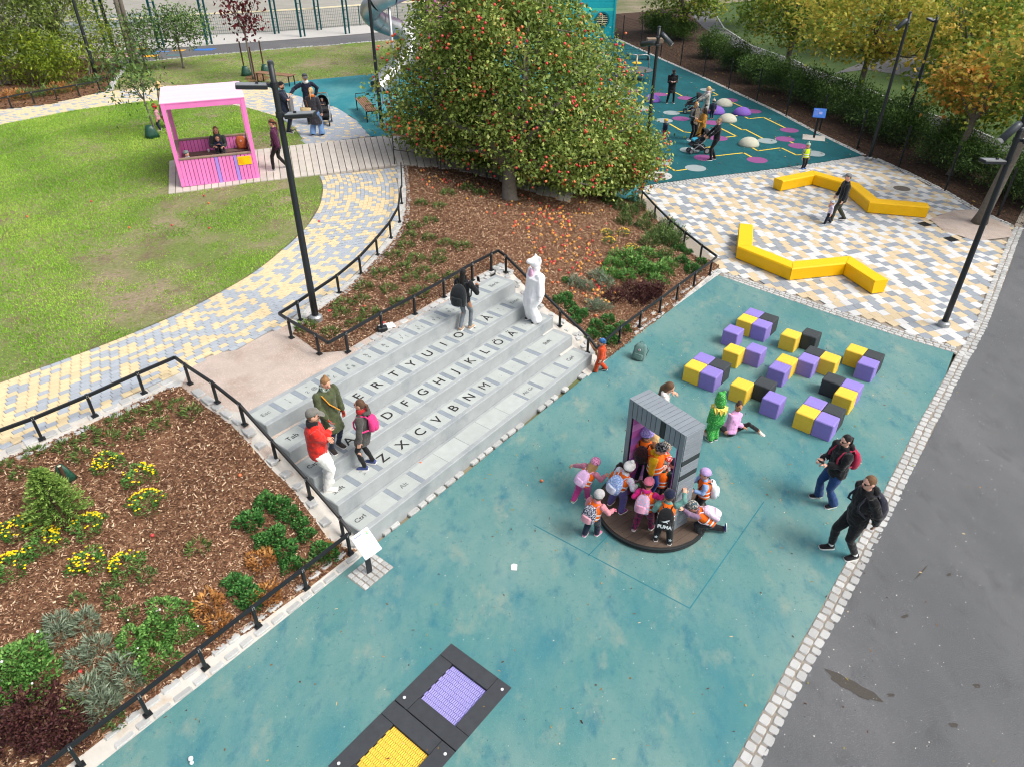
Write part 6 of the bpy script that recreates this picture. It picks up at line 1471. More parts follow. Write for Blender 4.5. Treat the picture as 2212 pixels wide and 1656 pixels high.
    if hat in ('beanie', 'pom', 'cap', 'bucket', 'band'):
        if hat == 'band':
            b = MB(); b.loft([[s_(HC+hx*hr[0]*1.13*math.cos(t)+hf*(hr[1]*1.08*math.sin(t)-.006)+hu*(hr[2]*z+.012*math.sin(t))) for t in [2*math.pi*j/18 for j in range(18)]] for z in (.12, .48)], False); b.build('headband', hh, root, True)
        else:
            b = MB(); prof = ((1.12, .22), (1.17, .32), (1.15, .55), (.98, .86), (.65, 1.10), (.2, 1.22)) if hat != 'cap' else ((1.10, .34), (1.12, .45), (1.10, .7), (.9, .98), (.5, 1.14), (.1, 1.18))
            b.loft([[s_(HC+hx*hr[0]*k*1.02*math.cos(t)+hf*(hr[1]*k*math.sin(t)-hr[1]*.06)+hu*(hr[2]*z+.018*k*math.sin(t)*(1 if z < .5 else .3))) for t in [2*math.pi*j/18 for j in range(18)]] for k, z in prof]); ho = b.build('hat', hh, root, True)
            if hat == 'pom': b = MB(); ell(b, s_(HC+hu*hr[2]*1.45), (hd_r[0]*.42,)*3, (hx, hf, hu), 10, 7); b.build('pompom', hh, ho, True)
            if hat == 'cap':
                b = MB(); b.loft([[s_(HC+hx*hr[0]*k*x+hf*(hr[1]*(.95+y))+hu*(hr[2]*(.40+zz)-.02*y)) for x in (-1, -.5, 0, .5, 1)]+[s_(HC+hx*hr[0]*k*x+hf*(hr[1]*(.95+y))+hu*(hr[2]*(.34+zz)-.02*y)) for x in (1, .5, 0, -.5, -1)] for k, y, zz in ((.95, -.1, 0), (.92, .4, -.02), (.75, .8, -.08), (.3, .98, -.12))]); b.build('brim', hh, ho)
            if hat == 'bucket':
                b = MB(); b.loft([[s_(HC+hx*hr[0]*k*math.cos(t)+hf*hr[1]*k*math.sin(t)+hu*hr[2]*z) for t in [2*math.pi*j/18 for j in range(18)]] for k, z in ((1.1, .42), (1.42, .12), (1.44, .09), (1.1, .36))]); b.build('brim', hh, ho, True)
    if hood: b = MB(); b.tube([s_(N+u*.02-f*.05+r*.07), s_(N+u*.0-f*.085), s_(N+u*.02-f*.05-r*.07)], [.022*S, .035*S, .022*S], 8); b.build('hood', cl(hood), root, True)
    if scarf:
        b = MB(); b.loft([ring(N+u*z, k*.06, k*.058) for z, k in ((-.015, .8), (-.01, 1.0), (.02, 1.05), (.045, .95), (.05, .75))]); b.build('scarf', cl(*scarf) if isinstance(scarf, tuple) else cl(scarf), root, True)
    if glasses:
        b = MB()
        for s in (-1, 1): c = HC+hf*hr[1]*1.0+hx*s*hr[0]*.42+hu*hr[2]*.06; ell(b, s_(c), (.017*S, .004*S, .012*S), (hx, hf, hu), 8, 5); b.tube([s_(c+hx*s*.012), s_(HC+hx*s*hr[0]*1.02+hu*hr[2]*.1)], .003*S, 4)
        b.build('glasses', M_eye, root)
    if collar: b = MB(); b.loft([ring(N+u*z, k, k*.95) for z, k in ((-.01, .072), (.02, .064), (.03, .058))]); b.build('collar', cl(collar), root, True)
    if vest:
        vm = mat('vest_'+vest, {'o': '#f06a12', 'y': '#c6e81e'}[vest], .7, var=.06, scale=8, bump=.2, bscale=40); VR = [(Pv-u*.035, .104*w*pk, .084*w*pk), (Pv+u*.02, .107*w*pk, .086*w*pk), (Pv+u*P_['sp']*.35, .102*w*pk, .082*w*pk), (Pv+u*P_['sp']*.7, .113*w*pk, .086*w*pk), (N-u*.03, .105, .069), (N+u*.002, .070, .056)]
        b = MB(); b.loft([ring(c, a, d, 18) for c, a, d in VR], False); vo = b.build('safety_vest', vm, root, True); vo['kind_note'] = 'cloth'; del vo['kind_note']
        for t in (.02, .30):
            c = Pv+u*P_['sp']*t; b = MB(); b.loft([ring(c+u*z, .113*w*pk, .093*w*pk, 18) for z in (0, .028)], False); b.build('reflective_strip', mat('reflective_silver', '#e4e6e6', .4, var=.02, spec=.6), vo, True)
    PEOPLE.append(root)
    return dict(root=root, S=S, N=N, u=u, r=r, f=f, Pv=Pv, wr=wr, an=an, HC=HC, sp=P_['sp'], hr=hr, kid=kid, w=w, el=el, shd=shd)
def wloc(p, v): return p['root'].matrix_basis @ (Vector(v)*p['S'])
M_zip = mat('bag_trim', '#2a2a2c', .6, var=0)
def backpack(p, label, c, c2=None, size=1.0, trim=None, deco=None, strap=None, cat='backpack'):
    S = p['S']; s = size*(.225 if p['kid'] else .20); root_m = p['root'].matrix_basis.to_3x3()
    B_ = p['N']-p['u']*(.05 if p['kid'] else .04)-p['f']*(.085*p['w'])
    x, y, z = (root_m @ -p['r']), (root_m @ -p['f']), (root_m @ p['u']); o = wloc(p, B_)
    rt = thing('backpack', label, cat, o); rt.rotation_euler = Matrix((x, y, z)).transposed().to_euler(); s *= S
    # local: x across, y away from the back, z up, origin at the top near the back
    b = MB(); rings = []
    for z_, k, d in ((-1.12, .72, .30), (-1.08, .80, .42), (-.8, .86, .50), (-.45, .84, .46), (-.15, .70, .36), (.0, .46, .22), (.03, .3, .12)):
        rings.append([(s*k*.55*math.copysign(abs(math.cos(t))**.6, math.cos(t)), s*(d*.5+d*.5*math.copysign(abs(math.sin(t))**.6, math.sin(t))), s*z_) for t in [2*math.pi*j/16 for j in range(16)]])
    b.loft(rings); b.build('bag', cl(c, c2, scale=55), rt, True)
    b = MB(); rings = []
    for z_, k in ((-1.02, .55), (-.98, .62), (-.62, .62), (-.56, .5)): rings.append([(s*k*.55*math.cos(t), s*(.45+.16*math.sin(t)), s*z_) for t in [2*math.pi*j/14 for j in range(14)]])
    b.loft(rings); b.build('front_pocket', cl(trim or c, None), rt, True)
    b = MB()
    dp = (.172 if p['kid'] else .163)*p['w']*S; sw = (.072 if p['kid'] else .066)*S
    for sx in (-1, 1): b.tube([(sx*sw*.8, s*.06, -.06*s), (sx*sw, -.02*S, .035*S), (sx*sw*1.1, -dp*.75, .012*S), (sx*sw*1.2, -dp*1.04, -.06*S), (sx*sw*1.35, -dp*1.03, -.12*S), (sx*sw*1.75, -dp*.6, -.19*S), (sx*sw*1.1, s*.05, -.95*s)], .012*S, 6, sq=.6)
    b.tube([(-s*.09, s*.1, .02*s), (0, s*.12, .14*s), (s*.09, s*.1, .02*s)], s*.025, 5); b.build('straps', cl(strap or trim or c), rt, True)
    if deco == 'word':
        v, f_ = text_geo('PUMA', .30, .012); b = MB(); b.add([(-q[0]*s, s*(.66), q[1]*s-s*.84) for q in v], f_)
        b.add([(-a*s, s*.55+s*.06, (d-.52)*s) for a, d in ((-.22, -.03), (-.05, .03), (.1, .12), (.24, .17), (.2, .08), (.1, .02), (.16, -.1), (.05, -.04), (-.08, -.06))], [tuple(range(9))]); b.build('logo', M_white, rt)
    return rt
def small(name, label, cat, p, v, d, m, rz=0., tilt=0.):
    o = wloc(p, v); b = MB(); b.box((0, 0, 0), d, None, min(d)*.2); ob = b.build(name, m, None); ob.location = o; ob.rotation_euler = (tilt, 0, p['root'].rotation_euler.z+rz); tag(ob, label, cat); return ob
M_phone = mat('phone_dark', '#17191c', .3, var=0, spec=.5)
Z1, Z2, Z3 = SH1+SH, SH1+2*SH, SH1+3*SH
CR = [(.07, .125, .675), (-.07, .14, .66)]      # crossed arms
FR_ = [(-.05, .17, .66), (.05, .17, .66)]     # both hands before the chest
WK = [(-.055, .13, 0), (.055, -.13, .02)]     # mid stride
# on the steps
p = person('man in a bright red jacket, grey cap and white trousers, arms crossed on the steps', (702, 1053), 18, 1.74, z0=Z1, hands=CR, elbow=[(-1, -.2, -.6), (1, -.2, -.6)], top='#cf2a20', hem=.07, puff=1.16, w=1.05, legs='#e3e1dc', lw=1.25, shoes='#ece8e0', hat='cap', hatc='#75736d', scarf='#1c1c1f', hair='#6b5138', beard='#8a6a4c', head=(0, -.1))
p = person('woman in a long olive green parka with a blonde bun, standing on the steps', (724, 966), -42, 1.60, z0=Z2, hem=.21, flare=.012, top='#4a5237', w=1.12, legs='#1c2740', lw=.85, shoes='#3a3433', hair='#8d6a46', hairstyle='bun', scarf=('#2c4a42', '#c9d6c8'), gloves='#b2432c', head=(.15, -.35), hands=[(-.15, .05, .46), (.10, .13, .52)])
small('phone', 'dark phone in the gloved hand of the woman in green', 'phone', p, (.10, .19, .48), (.07, .012, .14), M_phone, 0, .9)
b = MB(); b.tube([wloc(p, (.085, .055, .80)), wloc(p, (.03, .098, .68)), wloc(p, (-.08, .105, .55))], .022, 6, sq=.5); tag(b.build('bag_strap', cl('#e29a24')), 'orange bag strap across the green parka', 'strap')
p = person('girl in a dark grey parka with a pink bag, brown ponytail and red scarf', (798, 1007), 172, 1.53, z0=Z1, hem=.15, flare=.01, top='#4c4a47', w=.97, legs='#17181a', lw=.82, shoes='#3c4a7a', hair='#5a4130', hairstyle='pony', scarf='#a8262c', hood='#4c4a47', head=(0, .05), feet=[(-.06, .03, 0), (.07, -.03, 0)])
backpack(p, 'pink shoulder bag on the back of the girl in the grey parka', '#d93a7c', None, .85, cat='shoulder bag')
p = person('woman with long black hair, black top and grey jeans climbing the steps', (1005, 712), 62, 1.50, z0=Z3, hem=.04, top='#191a1e', w=.95, legs='#6d747b', lw=.86, shoes='#b79c82', hair='#14110f', hairstyle='longer', hands=[(-.15, .05, .48), (.13, .16, .70)], feet=[(-.05, -.05, 0), (.05, .06, 0)], skin='m')
backpack(p, 'black backpack with an orange lining on the woman climbing the steps', '#1e2326', None, 1.35, '#1e2326', strap='#1e2326'); small('phone', 'small phone held up by the black haired woman', 'phone', p, (.13, .21, .78), (.07, .012, .14), M_phone, 0, .2)
M_fur = mat('white_fur', '#f4f3f5', .95, var=.03, scale=25, bump=.45, bscale=45, sheen=.5); M_pfur = mat('pink_fur', '#e4b3cd', .95, var=.1, scale=20, bump=1.0, bscale=45)
p = person('person in a fluffy white rabbit suit with a pink belly standing on the steps', (1155, 692), 206, 1.60, z0=Z2, suit=(M_fur, 1), hem=.06, puff=1.36, w=1.28, lw=1.75, lflare=.016, shoes='#3a3534', hairstyle=None, hands=[(-.21, .03, .44), (.21, .03, .44)], feet=[(-.075, .0, 0), (.075, .02, 0)])
b = MB(); S = p['S']; HC = p['HC']; fr = (p['r'], p['f'], p['u'])
ell(b, (HC+p['u']*.03-p['f']*.01)*S, (.078*S, .09*S, .088*S), fr); ell(b, (HC+p['u']*.055+p['f']*.075)*S, (.052*S, .066*S, .042*S), fr); ell(b, (HC-p['u']*.06-p['f']*.02)*S, (.072*S, .062*S, .07*S), fr)
for s in (-1, 1): ell(b, (HC+p['u']*.085+p['r']*s*.06-p['f']*.04)*S, (.03*S, .02*S, .045*S), fr)
remeshed(b.build('animal_hood', M_fur, p['root']), .011*S, 3)
b = MB(); ell(b, (p['Pv']+p['u']*.20+p['f']*.075)*S, (.062*S, .035*S, .15*S), fr); b.build('belly_patch', M_pfur, p['root'], True)
p = person('toddler in orange overalls and a blue striped beanie walking by the steps', (1297, 803), 168, .92, kid=True, z0=0, top='#c9491f', legs='#c4431c', lw=1.35, puff=1.2, shoes='#4a3528', hat='beanie', hatc='#3f7fc0', hatc2='#1d2530', hair='#8a6a45', feet=[(-.06, .12, 0), (.06, -.13, .04)])
for i, z in enumerate((.32, .56, .8, 1.0)):
    b = MB(); HC, hr, S = p['HC'], p['hr'], p['S']; k = (1.20, 1.18, 1.06, .84)[i]
    b.loft([[(HC+p['r']*hr[0]*k*1.02*math.cos(t)+p['f']*(hr[1]*k*math.sin(t)-hr[1]*.06)+p['u']*hr[2]*(z+dz))*S for t in [2*math.pi*j/18 for j in range(18)]] for dz in (0, .10)], False); b.build('hat_stripe', cl('#1c2430'), p['root'])
# around the gate
ZD = .121
person('girl with long brown hair and a white sweater behind the grey gate', (1441, 822), -20, 1.28, kid=True, z0=0, head_at=True, top='#e7e2dc', legs='#3b3f46', hair='#5f4732', hairstyle='longer', head=(-.1, -.5), hands=[(-.13, .05, .42), (.01, .11, .80)])
M_seq = mat('green_sequin', '#1f9a35', .45, var=.3, scale=30, col2='#a4e58a', mix2=(55, .56, .6), bump=.9, bscale=60, spec=.6)
p = person('child in a green sequined dinosaur costume with yellow collar points', (1540, 951), 110, 1.12, kid=True, z0=0, suit=(M_seq, 1), puff=1.25, hem=.05, w=1.05, lw=1.5, shoes='#55585a', hairstyle=None, hands=[(-.13, .08, .42), (.13, .08, .42)])
S = p['S']; fr = (p['r'], p['f'], p['u']); b = MB(); HC = p['HC']
ell(b, (HC+p['u']*.01)*S, (.105*S, .115*S, .13*S), fr); ell(b, (HC+p['u']*.10-p['f']*.0)*S, (.085*S, .10*S, .11*S), fr)
for s in (-1, 1): ell(b, (HC+p['u']*.20+p['r']*s*.055)*S, (.035*S,)*3, fr, 8, 6)
remeshed(b.build('animal_hood', M_seq, p['root']), .012*S, 2)
b = MB()
for j in range(10):
    t = 2*math.pi*j/10; d = p['r']*math.cos(t)+p['f']*math.sin(t); sd_ = p['r']*-math.sin(t)+p['f']*math.cos(t); c = p['N']+p['u']*.03
    b.add([(c+d*.085+sd_*.04)*S, (c+d*.085-sd_*.04)*S, (c+d*.15-p['u']*.02-sd_*.042)*S, (c+d*.155-p['u']*.12)*S, (c+d*.15-p['u']*.02+sd_*.042)*S], [(0, 1, 2, 3, 4)])
b.build('collar_points', cl('#ecd66a'), p['root'])
person('girl in a pink fleece sitting on the rubber with one leg stretched out', (1576, 938), -58, 1.42, kid=False, z0=0, pelvis=(0, 0, .065), lean=(-.12, -.30), feet=[(-.40, .20, -.01), (.30, -.22, -.01)], knee=[(0, .2, 1), (0, .2, 1)], hands=[(.20, -.10, .03), (-.14, .10, .16)], top='#dba2d2', puff=1.1, hem=.02, legs='#17181b', lw=.85, shoes='#d8d0c2', hair='#3d2a22', hairstyle='puff', skin='m', head=(-.35, -.1), socks='#a87858')
def gkid(label, uv, hd, H=1.08, **k):
    H = .885*H if H > 1.1 else H
    k.setdefault('vest', 'o'); k.setdefault('group', 'children round the rotating gate'); return person(label, uv, hd, H, kid=True, **k)
G2 = lambda x, y: (1215+.34023*x, 891+.34023*y)
LF = dict(lean=(.35, 0))
p = gkid('boy in a lilac bucket hat and brown jacket inside the left of the gate', G2(540, 100), 62, 1.4, z0=.44, head_at=True, top='#7a4d2c', legs='#1c2433', hat='bucket', hatc='#8f7fc4', hatc2='#b7a9de', hands=[(-.26, .05, .62), (.12, .14, .55)])
backpack(p, 'black and red patterned backpack on the boy in the lilac hat', '#241c1e', '#5c2326', .95)
gkid('blonde girl in pink behind the boy in the lilac hat', G2(592, 128), 40, 1.2, z0=ZD, head_at=True, top='#d45a86', legs='#3a3a44', hair='#d2b27c', hairstyle='long', vest=None)
gkid('child in a yellow raincoat and black beanie under an orange vest', G2(612, 190), -35, 1.3, z0=.42, head_at=True, top='#d8a810', puff=1.15, legs='#1d3f8f', hat='beanie', hatc='#1b1b1d', hatc2='#8a8a8c', hood='#d8a810', head=(.1, -.4))
gkid('child in a red and white jacket and floral hat at the back of the gate', G2(664, 186), 20, 1.22, z0=.34, head_at=True, top='#c73a3f', top2='#eee3e0', legs='#e6d5d5', legs2='#c8484c', hat='beanie', hatc='#4a4640', hatc2='#c9c2b2')
gkid('boy in a grey cap and dark green jacket looking at the camera', G2(645, 312), -100, 1.12, z0=ZD, head_at=True, top='#1f3a2e', legs='#22252a', hat='beanie', hatc='#6a6763', head=(0, .45), skin='p')
gkid('child in a navy hat half hidden behind the right pillar of the gate', G2(716, 296), 160, 1.15, z0=ZD, head_at=True, top='#1d2333', legs='#20242c', hat='beanie', hatc='#171c2e', vest=None)
p = gkid('child in a white bobble hat, mint jacket and purple trousers', G2(340, 605), 42, 1.32, z0=ZD, top='#cfdfe0', top2='#d8b8d8', legs='#5c5490', lw=1.25, shoes='#7c2f78', hat='pom', hatc='#efece6', lean=(.15, .25), feet=[(-.13, .0, .0), (.12, -.02, .0)], gloves='#2b7a55', hands=[(-.16, .1, .5), (.22, .14, .55)])
backpack(p, 'pale blue patterned backpack on the child in the white hat', '#7f9fd6', '#c3d2ee', 1.15, '#c9cfe0')
gkid('child with dark bunches and a maroon jacket pushing at the gate', G2(330, 318), -10, .98, z0=0, head_at=True, top='#5d2238', legs='#2a1c22', hair='#241a18', hairstyle='puff', lean=(.25, 0))
p = gkid('child in a pink floral hat stretching an arm out to the left', G2(125, 565), 48, 1.2, z0=0, lean=(.42, .2), top='#b9768c', legs='#c03a86', lw=1.2, shoes='#bfb4ae', hat='beanie', hatc='#d68fb4', hatc2='#7a3d63', hands=[(-.40, .10, .55), (.25, .28, .58)], elbow=[(0, -1, 0), (0, -1, 0)], feet=[(-.12, -.1, 0), (.02, .12, 0)], hair='#a07c50', hairstyle='long')
backpack(p, 'lilac pink backpack on the child stretching an arm out', '#d9b4d6', '#cda6d6', 1.1)
p = gkid('child in a light grey beanie and pink jacket standing left of the platform', G2(178, 780), 52, 1.22, z0=0, top='#cf8791', legs='#1c2638', lw=1.2, shoes='#d47aa6', hat='beanie', hatc='#a9a8a8', lean=(.14, .12), hands=[(-.10, .12, .5), (.25, .20, .58)], gloves='#d66a86', feet=[(-.08, -.06, 0), (.07, .08, 0)])
backpack(p, 'navy dotted backpack with a pink pocket on the child in the grey beanie', '#1d2440', '#d6d6df', 1.15, '#d79aa6')
p = gkid('child in a pink beanie, magenta jacket and maroon trousers on the platform', G2(505, 735), 55, 1.22, z0=ZD, lean=(.35, -.12), top='#c41f74', legs='#7a1846', legs2='#2a2338', lw=1.25, shoes='#b89aa4', hat='beanie', hatc='#e0758e', hands=[(-.16, .08, .55), (.16, .30, .6)], feet=[(-.1, -.1, 0), (.12, .08, 0)], hood='#c41f74')
backpack(p, 'pastel rainbow backpack on the child in the pink beanie', '#d59ab4', '#8fb6cf', 1.15)
p = gkid('child in a navy beanie and teal jacket with a black logo backpack', G2(632, 808), 74, 1.24, z0=ZD, lean=(.2, 0), top='#5f8a84', legs='#191a1d', lw=1.3, shoes='#1c1d20', hat='beanie', hatc='#141a33', hands=[(-.14, .15, .6), (.22, .22, .88)], feet=[(-.1, -.02, 0), (.12, -.04, 0)])
backpack(p, 'black backpack with a white word and cat logo on the child in navy', '#17181a', None, 1.2, '#1c1d20', 'word')
b = MB()
for s in (-1, 1):
    c = p['an'][0 if s < 0 else 1]+Vector((0, -.045, .08)); S = p['S']
    b.add([(c+Vector((.035*q*math.cos(a), -.005, .035*q*math.sin(a))))*S for q, a in [((1 if j % 2 == 0 else .45), math.pi/2+j*math.pi/5) for j in range(10)]], [tuple(range(10))])
b.build('star_prints', M_white, p['root'])
p = gkid('child in a lilac beanie and pale blue jacket leaning on the right side', G2(872, 640), 176, 1.24, z0=0, lean=(.08, 0), top='#8aa9d6', legs='#1b1c20', hat='beanie', hatc='#b39acb', hands=[(-.10, .2, .6), (.10, .24, .62)], shoes='#8c93a5')
backpack(p, 'pearly white blue backpack on the child in the lilac beanie', '#cfe3e2', '#e8d9ea', 1.15, strap='#22242a')
p = gkid('crouching child in a floral hat and mauve jacket pushing the platform', G2(905, 770), 168, 1.22, z0=0, pelvis=(0, -.05, .33), lean=(1.0, 0), top='#7d6680', legs='#1b1d22', lw=1.25, shoes='#3c3f8f', hat='beanie', hatc='#3b5560', hatc2='#c9b9a6', hands=[(-.10, .44, .58), (.12, .44, .52)], elbow=[(-.5, 0, -1), (.5, 0, -1)], feet=[(-.08, .1, 0), (.1, -.30, .04)], head=(0, .5))
backpack(p, 'white pink floral backpack on the crouching child', '#ecd3e2', '#d5a9d0', 1.1)
# right foreground
p = person('woman in a black puffer jacket and blue jeans looking at her phone', (1785, 1082), 188, 1.60, z0=0, top='#17181c', hem=.08, puff=1.14, w=1.18, legs='#1f3f72', lw=1.05, lflare=.022, shoes='#1d2026', hair='#151315', hairstyle='pony', glasses=True, hands=[(-.05, .19, .63), (.07, .18, .61)], feet=[(-.09, -.03, 0), (.09, .06, 0)], hood='#17181c', head=(.15, -.08), skin='p')
backpack(p, 'raspberry red backpack on the woman in the black puffer jacket', '#a82446', None, 1.05, strap='#a82446')
small('phone', 'phone held by the woman in the black puffer jacket', 'phone', p, (-.01, .235, .645), (.075, .14, .012), M_phone, 0, .5); small('paper', 'white sheet of paper under the hand of the woman in black', 'paper', p, (.09, .155, .60), (.20, .004, .14), M_paper, 0, .1)
p = person('man in black with sunglasses and a dark backpack by the sett strip', (1822, 1194), 186, 1.78, z0=0, top='#131417', hem=.08, puff=1.08, w=1.1, legs='#15161a', lw=1.05, shoes='#17181b', socks='#e8e8e6', hair='#6b4f36', hairstyle='short', glasses=True, hands=[(-.13, -.10, .50), (.13, -.10, .50)], elbow=[(-1, -.6, 0), (1, -.6, 0)], hood='#131417', feet=[(-.07, -.07, 0), (.08, .10, 0)], head=(.1, 0), skin='p')
backpack(p, 'dark blue grey backpack on the man in black', '#262935', None, 1.25)
# left background
HZ = 2.0
p = person('woman in a plum jacket with a headband and gloves walking past the play house', (607, 368), 182, 1.66, top='#4a1d3c', hem=.09, puff=1.08, legs='#1d1a1a', lw=.95, shoes='#9b9a9a', hair='#6b4126', hairstyle='pony', hat='band', hatc='#1a1c22', gloves='#1d1d20', feet=WK, hands=[(-.17, -.08, .48), (.16, .12, .5)])
p = person('bearded man in a black beanie with arms folded over a grey coat', (623, 286), 0, 1.80, top='#1e2738', hem=.06, legs='#1b2336', lw=1.02, shoes='#1b1c1f', hat='beanie', hatc='#17181a', hair='#4d3624', beard='#4d3624', glasses=True, hands=CR, elbow=[(-1, -.2, -.6), (1, -.2, -.6)])
b = MB(); b.loft([[wloc(p, (x, .13+.03*math.sin(3*x*20), z)) for x, z in ((-.1, t), (.10, t-.01))]+[wloc(p, (.10, .17, t-.01)), wloc(p, (-.1, .175, t))] for t in (.68, .55, .42, .30)]); tag(b.build('folded_coat', cl('#6b6b6c')), 'grey coat hanging over the arms of the bearded man', 'coat')
p = person('tall man in a navy jacket and grey cap reaching for the pram handle', (657, 161), -62, 1.85, z0=HZ, head_at=True, top='#161d30', hem=.06, legs='#202430', hat='cap', hatc='#4a4d52', scarf='#e6e2da', hair='#7a5a3a', hands=[(-.17, -.02, .55), (.36, .10, .66)], elbow=[(-1, -.3, -.2), (.3, -1, 0)])
p = person('blonde woman seen from behind in a long charcoal coat and wide jeans', (686, 294), 84, 1.72, z0=HZ, top='#3a3a40', hem=.27, flare=.035, legs='#6f93bf', lw=1.35, lflare=.02, shoes='#1f2023', hair='#c9a574', hairstyle='pony', collar='#b5642c', feet=[(-.10, 0, 0), (.10, .02, 0)])
o = wloc(p, (-.15, -.07, .52)); b = MB(); b.loft([[(x*k*.19, y*k*.07, z) for x, y in [(math.cos(t), math.sin(t)) for t in [2*math.pi*j/16 for j in range(16)]]] for z, k in ((-.18, .75), (-.15, .92), (.0, 1.05), (.14, 1.15))]); bg = b.build('tote_bag', mat('straw_basket', '#cbb489', .9, var=.15, scale=50, bump=.8, bscale=80), None, True, loc=o, rot=(0, 0, R(-8))); tag(bg, 'straw tote bag on the shoulder of the woman in the long coat', 'bag')
b = MB(); b.tube([(-.1, 0, .14), (-.04, 0, .40), (.06, 0, .40), (.1, 0, .14)], .012, 6); b.build('handle', cl('#7a4f30'), bg)
person('blonde woman in an olive coat half hidden behind the play house', (340, 178), 195, 1.68, z0=HZ, head_at=True, top='#8a8768', hem=.24, flare=.02, legs='#8a5a38', hair='#c7a873', hairstyle='long', scarf='#2c2c2e')
person('small child in a red hat and pink jacket beside the play house', (333, 227), 190, .95, kid=True, z0=HZ, head_at=True, top='#c98f9c', legs='#1d2438', hat='pom', hatc='#c4202a', shoes='#c9a0a8')
def inhouse(fx, y, z): return hpt(HW*fx, y, z)
hd_ = math.degrees(hang)
SIT = dict(pelvis=(0, 0, .30), feet=[(-.06, .26, 0), (.06, .26, 0)], knee=[(0, .3, 1), (0, .3, 1)])
sp0 = inhouse(.56, HHD-.42, -.02)
p = person('woman in dark green sitting in the play house with a baby', sp0, hd_-90, 1.66, top='#3c4440', hem=.03, legs='#1b1c20', hair='#7a5c42', hairstyle='long', hands=[(-.07, .20, .42), (.08, .20, .44)], head=(.05, -.05), shoes='#2a2a2c', **SIT)
person('baby in a navy jacket and floral hat on the lap of the seated woman', sp0+Matrix.Rotation(hang, 3, 'Z') @ Vector((0, -.22, .50)), hd_-90, .78, kid=True, top='#1b2340', legs='#1a1b20', hat='beanie', hatc='#d98a4a', hatc2='#efe0d0', pelvis=(0, 0, .13), feet=[(-.08, .28, .03), (.08, .28, .03)], knee=[(0, .2, 1), (0, .2, 1)], hands=[(-.05, .18, .36), (.05, .18, .36)], sole=False)
person('small child in a teal beanie sitting inside the left of the play house', inhouse(.14, .62, .05), hd_-20, .95, kid=True, top='#dfe3e6', top2='#8fb3c8', legs='#c9a23a', hat='beanie', hatc='#5f8a99', hatc2='#8a7a5c', pelvis=(0, 0, .42), feet=[(-.06, .22, .2), (.06, .22, .2)], knee=[(0, .3, 1), (0, .3, 1)])
# plaza
person('child in a lime safety vest and mint bobble hat behind the yellow bench', (1734, 365), -72, 1.08, kid=True, z0=0, top='#8e9a8a', top2='#4f5a4c', legs='#1a1c20', hat='pom', hatc='#9fbfae', vest='y', shoes='#2f6ab0')
p = person('man in a black puffer jacket and grey cap walking with a toddler', (1808, 478), 172, 1.68, z0=0, top='#1a1d22', hem=.09, puff=1.12, legs='#3b3f33', lw=1.1, shoes='#2a2526', hat='cap', hatc='#77787a', hair='#6a4f3a', feet=[(-.055, .14, 0), (.055, -.14, .02)], hands=[(-.15, .05, .46), (.18, .12, .42)], skin='p')
person('toddler in a patterned jacket and hat holding the hand of the man', (1787, 484), 176, .84, kid=True, z0=0, top='#cfc3d6', top2='#9aa4c8', legs='#1a2233', lw=1.3, hat='beanie', hatc='#7f9ab0', hatc2='#e0d6cc', feet=WK, hands=[(-.16, .02, .42), (.12, .05, .78)], shoes='#2a2a30')
# far rubber
p = person('man in a long black coat and cap looking at his phone on the far rubber', Q3(1368, 830), -94, 1.76, z0=0, top='#121317', hem=.20, puff=1.15, w=1.05, legs='#131418', shoes='#131316', hat='cap', hatc='#15171c', hands=FR_, head=(0, -.5), feet=[(-.1, -.01, 0), (.1, .01, 0)])
small('phone', 'pale phone in the hands of the man in the long black coat', 'phone', p, (0, .22, .665), (.15, .07, .012), M_white, 0, .4)
person('blonde woman in a pale grey coat pushing a black pram', Q3(1684, 700), 172, 1.70, z0=0, head_at=True, top='#a9a69f', hem=.26, flare=.025, legs='#2b2c30', hair='#d2b27f', hairstyle='pony', hands=[(-.1, .26, .60), (.1, .26, .60)], scarf='#c9b6bd')
person('toddler in a navy suit and beige bobble hat beside the cream dome', Q3(1700, 958), 95, .98, kid=True, z0=0, top='#1a2338', legs='#1a2135', hat='pom', hatc='#b5a596', shoes='#a03a34')
p = person('woman in a grey jacket with a leopard print scarf holding a paper bag', Q3(1540, 1122), -62, 1.68, z0=0, top='#54565a', hem=.10, legs='#15161a', hair='#b07f4c', hairstyle='long', hands=[(-.17, .06, .50), (.10, .16, .62)], head=(.2, -.1))
b = MB(); b.loft([[wloc(p, (sx*.06+x, .088+.012*abs(sx)+y, z)) for x, y in ((-.045, 0), (.045, 0), (.04, .02), (-.04, .02))] for sx in (-.3,) for z in (.84, .7, .55, .42)]); b.loft([[wloc(p, (.05+x, .09+y, z)) for x, y in ((-.04, 0), (.04, 0), (.035, .02), (-.035, .02))] for z in (.84, .7, .56, .45)]); tag(b.build('leopard_scarf', cl('#8a7d6c', '#2c2622', scale=60)), 'leopard print scarf hanging down in front of the grey jacket', 'scarf')
o = wloc(p, (-.18, .08, .35)); b = MB(); b.box((0, 0, 0), (.26, .13, .34)); bg = b.build('paper_bag', mat('kraft_paper', '#a98a68', .85, var=.08), None, loc=o, rot=(0, 0, R(20))); tag(bg, 'brown paper shopping bag held by the woman with the leopard scarf', 'bag'); b = MB(); b.box((0.02, -.068, .02), (.07, .004, .14)); b.build('printed_label', M_phone, bg)
person('woman with curly black hair in a long mustard coat', Q3(1652, 872), 188, 1.66, z0=0, head_at=True, top='#b07a2c', hem=.27, flare=.03, puff=1.05, legs='#22201f', hair='#17120f', hairstyle='curly', skin='d', hands=[(-.06, .2, .66), (.06, .2, .64)], collar='#b07a2c')
